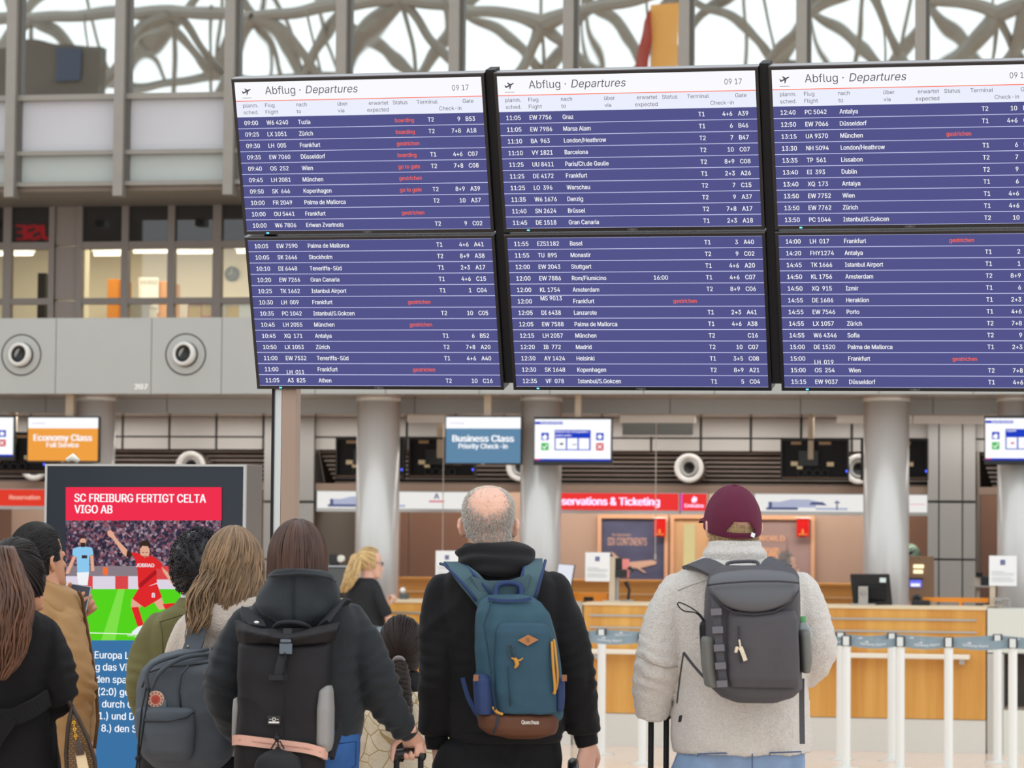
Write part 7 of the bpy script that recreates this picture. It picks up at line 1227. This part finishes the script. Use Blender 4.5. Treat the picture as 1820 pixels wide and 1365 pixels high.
body(f, T8, [AL + [(hl, .024)], AR + [(hr, .024)]], [dict(w=hr, d=(-.7, .6, .1), pn=(0, -.6, -.6), side=1, size=.9), dict(w=hl, d=(.7, .6, .1), pn=(0, -.6, -.6), side=-1, size=.9)], c, .95, M, .054, .86, .095, skint, ears=False)
ck = mat('coat_black', '#0e0d10', .9, bump=.2, scale=200, sheen=.03)
garment(f, 'coat', ck, T8, [AL, AR], disp=sleeve_folds(.006, [(AR[2][0], .15, V3((-.3, 0, 1)).normalized())], folds(.009, 7, 4, 81))); mb = MB(); ribbon(mb, [f.q(x, y_, yy) for x, y_, yy in ((-50, 1262, -.05), (-30, 1272, -.15), (20, 1275, -.175), (60, 1258, -.155), (86, 1240, -.1))], .026, .006, (0, 0, 1)); ribbon(mb, [f.q(x, y_, yy) for x, y_, yy in ((20, 1275, -.178), (-5, 1310, -.185), (-20, 1340, -.185))], .022, .005, (1, 0, .3)); obj('belt', mb, ck, f.root)
trousers(f, mat('trousers_black', '#1b1b1e'), [(1500, -30, 70, -.1, .1), (1540, -30, 70, -.1, .1)], .62, .08, .085, .06, .045); shoes(f, .085, 0, mat('shoe_dark', '#26262a'))
rn = random.Random(51); hm1 = mat('hair_dark', '#1f1919', .5, spec=.3, island=.35); hm2 = mat('hair_brown_tail', '#5c3c2a', .42, island=.4, var=.2, varscale=14); Rh = V3((.083, .105, .113)); hc = c + V3((0, 0, .019)); fw = M @ V3((0, 1, 0)); okh = lambda u: u.z > -.62 and u.y < .5 or u.z > .72
tie = (M @ V3((0, -.95, .42))).normalized(); tie = V3((-.1, -.78, .6)).normalized(); tl_ = M.transposed() @ tie; mb = MB(); skullcap(mb, hc, Rh, okh, M); pull(mb, hc, Rh, tl_, okh, 520, .0018, rn, M); obj('hair', mb, hm1, f.root, smooth=True)
t0 = hc + M @ V3((tl_.x * Rh.x, tl_.y * Rh.y, tl_.z * Rh.z)) * 1.05; mb = MB(); tail(mb, [t0, t0 + V3((-.005, -.05, .01)), f.q(27, 1055, -.20), f.q(24, 1110, -.21), f.q(14, 1170, -.205), f.q(-2, 1215, -.2)], [.014, .036, .05, .054, .044, .012], 320, .0026, rn, .004); tail(mb, [t0, f.q(42, 1060, -.14), f.q(48, 1100, -.16), f.q(54, 1098, -.12)], [.01, .02, .012, .004], 26, .002, rn, .003); obj('ponytail', mb, hm2, f.root, smooth=True)
# handbag
o = f.other('handbag', 'brown patterned handbag hanging from the arm of the ponytail woman', 'handbag'); bgm = mat('bag_brown', '#71532f', .5, var=.2, varscale=8); bgd = mat('bag_trim', '#2c2018', .5)
nt = bgm.node_tree; wv = nt.nodes.new('ShaderNodeTexBrick'); wv.inputs['Scale'].default_value = 34; wv.inputs['Color1'].default_value = lin('#8c6a40'); wv.inputs['Color2'].default_value = lin('#7d5d36'); wv.inputs['Mortar'].default_value = lin('#4d371f'); wv.inputs['Mortar Size'].default_value = .06; mp = nt.nodes.new('ShaderNodeMapping'); mp.inputs['Rotation'].default_value = (math.pi / 2, 0, 0); tcn = nt.nodes.new('ShaderNodeTexCoord'); nt.links.new(tcn.outputs['Object'], mp.inputs[0]); nt.links.new(mp.outputs[0], wv.inputs['Vector']); nt.links.new(wv.outputs['Color'], nt.nodes['Principled BSDF'].inputs['Base Color'])
mb = MB(); ol_ = [(128, 1256), (140, 1278), (156, 1312), (168, 1348), (174, 1400), (120, 1405), (117, 1340), (121, 1290)]
mb.rings([[f.q(x, y_, -.13) for x, y_ in ol_], [f.q(147 + (x - 147) * 1.06, 1335 + (y_ - 1335) * 1.02, -.08) for x, y_ in ol_], [f.q(x, y_, .0) for x, y_ in ol_]]); obj('bag_body', mb, bgm, o, bevel=.006)
mb = MB(); mb.tube([f.q(x, y_, -.133) for x, y_ in ol_ + ol_[:1]], .006, 8); obj('edge_trim', mb, bgd, o, smooth=True)
mb = MB(); mb.tube([f.q(x, y_, -.06) for x, y_ in ((128, 1258), (118, 1240), (104, 1232), (98, 1246))], .008, 8); obj('strap', mb, bgd, o, smooth=True)
gold = mat('gold_metal', '#d9a83a', .25, .9); mb = MB()
for k in range(7): a_ = f.q(131 + .8 * k, 1284 + 6 * k, -.145); mb.lathe([(.004 + .0018 * math.cos(t), .0018 * math.sin(t)) for t in [j * 2 * math.pi / 8 for j in range(9)]], a_, (1, 0, 0) if k % 2 else (0, 1, 0), 12)
obj('gold_chain', mb, gold, o, smooth=True); mb = MB(); ribbon(mb, [f.q(138, 1318, -.146), f.q(143, 1340, -.15), f.q(150, 1375, -.15)], [.008, .014, .016], .004, (1, 0, 0)); obj('charm_tag', mb, mat('charm_cream', '#d9c4a0', .6), o); mb = MB(); ribbon(mb, [f.q(137, 1316, -.152), f.q(141, 1330, -.157), f.q(143, 1342, -.157)], [.006, .013, .012], .004, (1, 0, 0)); obj('charm_cap', mb, mat('charm_brown', '#3c2a20', .5), o)
# ------------------------------------------------------------------ airline staff behind and before the counters
f = Fig('person', 'blond woman with glasses and a ponytail leaning on the wooden counter', 650, 24.3)
T9 = [(1027, 640, 664, -.07, .06), (1034, 628, 672, -.1, .09), (1045, 618, 677, -.11, .11), (1065, 611, 681, -.115, .12), (1095, 608, 684, -.115, .13), (1130, 607, 686, -.12, .13), (1160, 606, 688, -.13, .13)]
AR = f.P((668, 1046, -.05, 10.5), (677, 1070, -.1, 10.5), (688, 1094, -.1, 10)); AL = f.P((622, 1046, .06, 10.5), (650, 1075, .17, 10), (676, 1090, .2, 9))
M = rotm(-78, -4); c = f.q(657, 1004, 0); hr = f.q(697, 1116, -.06); hl = f.q(686, 1078, .22)
body(f, T9, [AR + f.P((692, 1104, -.09, 9.5), (698, 1118, -.05, 8)), AL + f.P((684, 1082, .22, 8))], [dict(w=hr, d=(.3, .2, -1), pn=(-1, 0, 0), side=1, size=.9), dict(w=hl, d=(.3, .1, .9), pn=(.8, -.2, .2), side=1, size=.9, curl=(50, 60, 40))], c, .98, M, .052, .86, .09, skin, voxel=.006)
garment(f, 'jacket', mat('jacket_black', '#222427', .7, bump=.1, scale=120), T9, [AR, AL], .01, folds(.008, 8, 6, 91)); trousers(f, mat('trousers_black', '#1b1b1e'), [(1155, 610, 686, -.12, .12), (1180, 612, 686, -.12, .12)], .84, .09, .1, .07, .055); shoes(f, .09, 0, mat('shoe_dark', '#26262a'))
rn = random.Random(61); hm = mat('hair_blond', '#c7a873', .45, island=.35); Rh = V3((.106, .09, .117)); hc = c + V3((-.004, 0, .02)); fw = M @ V3((0, 1, 0)); okh = lambda v: v.z > -.45 and v.dot(fw) < .35 or v.z > .7; tie = V3((-.8, -.2, .55)).normalized()
mb = MB(); skullcap(mb, hc, Rh, okh); pull(mb, hc, Rh, tie, okh, 240, .003, rn); t0 = hc + V3((tie.x * Rh.x, tie.y * Rh.y, tie.z * Rh.z)) * 1.03; tail(mb, [t0, f.q(634, 990, -.05), f.q(628, 1012, -.1), f.q(619, 1036, -.12), f.q(608, 1056, -.12)], [.02, .045, .055, .05, .02], 200, .0035, rn, .006); obj('hair', mb, hm, f.root, smooth=True)
T = lambda p: c + M @ (V3((p[0], p[1], p[2] - .105)) * .98); mb = MB()
for s_ in (-1, 1): mb.tube([T((s_ * .034 + .022 * math.cos(t), .1, .12 + .016 * math.sin(t))) for t in [k * math.pi / 6 for k in range(13)]], .0025, 6); mb.tube([T((s_ * .056, .098, .124)), T((s_ * .078, .05, .126)), T((s_ * .08, .0, .12))], .0025, 6)
mb.tube([T((-.012, .102, .124)), T((.012, .102, .124))], .0025, 6); obj('glasses', mb, mat('glasses_blue', '#2f3f5c', .3), f.root, smooth=True)
mb = MB(); mb.lathe([(.034, -.012), (.038, -.01), (.038, .01), (.034, .012)], f.q(684, 1082, .22), V3((.3, .1, .9)), 18); obj('watch', mb, blackm, f.root, smooth=True)
def staff(px, top, d, label, shirt, hairm, yaw, capm=None, hw=33):
    f = Fig('person', label, px, d); s = f.s; cy = top + .128 * s
    rows = [(cy + .15 * s, px - .1 * s, px + .1 * s, -.07, .07), (cy + .19 * s, px - .18 * s, px + .18 * s, -.1, .1), (cy + .3 * s, px - .2 * s, px + .2 * s, -.11, .12), (cy + .55 * s, px - .17 * s, px + .17 * s, -.11, .13), (cy + .8 * s, px - .18 * s, px + .18 * s, -.12, .13)]
    A1 = f.P((px - .17 * s, cy + .25 * s, 0, .048 * s), (px - .21 * s, cy + .48 * s, -.02, .045 * s), (px - .17 * s, cy + .58 * s, -.18, .035 * s)); A2 = f.P((px + .17 * s, cy + .25 * s, 0, .048 * s), (px + .21 * s, cy + .48 * s, -.02, .045 * s), (px + .17 * s, cy + .58 * s, -.18, .035 * s))
    M = rotm(yaw); c = f.q(px, cy, 0); h1, h2 = f.q(px - .16 * s, cy + .585 * s, -.22), f.q(px + .16 * s, cy + .585 * s, -.22); hz = max(.6, c.z - .72)
    body(f, rows, [A1, A2], [dict(w=h1, d=(.2, -1, 0), pn=(0, 0, -1), side=-1), dict(w=h2, d=(-.2, -1, 0), pn=(0, 0, -1), side=1)], c, 1.0, M, .055, hz, .09, skin, voxel=.006)
    garment(f, 'shirt', shirt, rows, [A1, A2], .01, folds(.006, 8, 6, 95)); trousers(f, mat('trousers_black', '#1b1b1e'), [(960 + (1.62 - hz - .08) * s, px - .17 * s, px + .17 * s, -.12, .12), (960 + (1.62 - hz) * s, px - .17 * s, px + .17 * s, -.12, .12)], hz, .09, .1, .07, .055); shoes(f, .09, 0, mat('shoe_dark', '#26262a'))
    fw = M @ V3((0, 1, 0)); mb = MB(); skullcap(mb, c + V3((0, 0, .021)), (.088, .11, .118), lambda v: v.z > -.4 and v.dot(fw) < .45 or v.z > .75); rn = random.Random(int(px)); pull(mb, c + V3((0, 0, .021)), V3((.088, .11, .118)), -fw * .8 + V3((0, 0, -.4)), lambda v: v.z > -.35 and v.dot(fw) < .4, 160, .003, rn); obj('hair', mb, hairm, f.root, smooth=True)
    if capm:
        mb = MB(); skullcap(mb, c + V3((0, 0, .022)), (.094, .116, .124), lambda v: v.z > .02); cp_ = obj('cap', mb, capm, f.root, smooth=True); sd_ = cp_.modifiers.new('s', 'SOLIDIFY'); sd_.thickness = .004
        mb = MB(); mb.rings([[c + V3((0, 0, .02)) + M @ V3((math.sin(a) * .088, .05 + (.06 + t * .085) * math.cos(a), dz - .03 * t)) for a in [(-1.3 + 2.6 * k / 10) for k in range(11)]] for t, dz in ((0, .004), (1, .004), (1, -.004), (0, -.004))], False, False); obj('brim', mb, capm, cp_, smooth=True)
    return f
staff(1397, 983, 26.2, 'seated woman with grey hair in black behind the shoulder of the fleece jacket', mat('jacket_black', '#222427'), mat('hair_ash', '#8b8078', .5, island=.3), -100)
staff(1618, 970, 27.6, 'person in a mint green cap half hidden by the column and the kiosk', mat('shirt_navy', '#2b3550', .7), mat('hair_dark', '#2a2322'), -80, mat('cap_mint', '#c4ead2', .8))
# red sign across the hall, seen mirrored in the dark office panes
pn = at(40, 395, Y28); dr = ray(40, 395); dr = V3((dr.x, -dr.y, dr.z)); q0_ = pn + dr * (34 / abs(dr.y)); qa, qb = at(-10, 395, Y28), at(92, 395, Y28); ww = 1.75 * (qb - qa).length * (pn - EYEP).length ** -1 * ((pn - EYEP).length + (q0_ - pn).length) / 1.0
mb = MB(); text(mb, 'HOUSE', 0, -.37, .31, 0, 'C', shear=.1, bold=.05); so = obj('lettering', mb, glow('sign_letter_red', '#ff2233', 3.0), None); so.rotation_euler = (0, 0, math.pi); so.location = q0_ + V3((.6, 0, 0))
tag(so, 'red illuminated letters across the hall, mirrored in the dark office pane', 'sign'); so.name = 'sign_lettering'
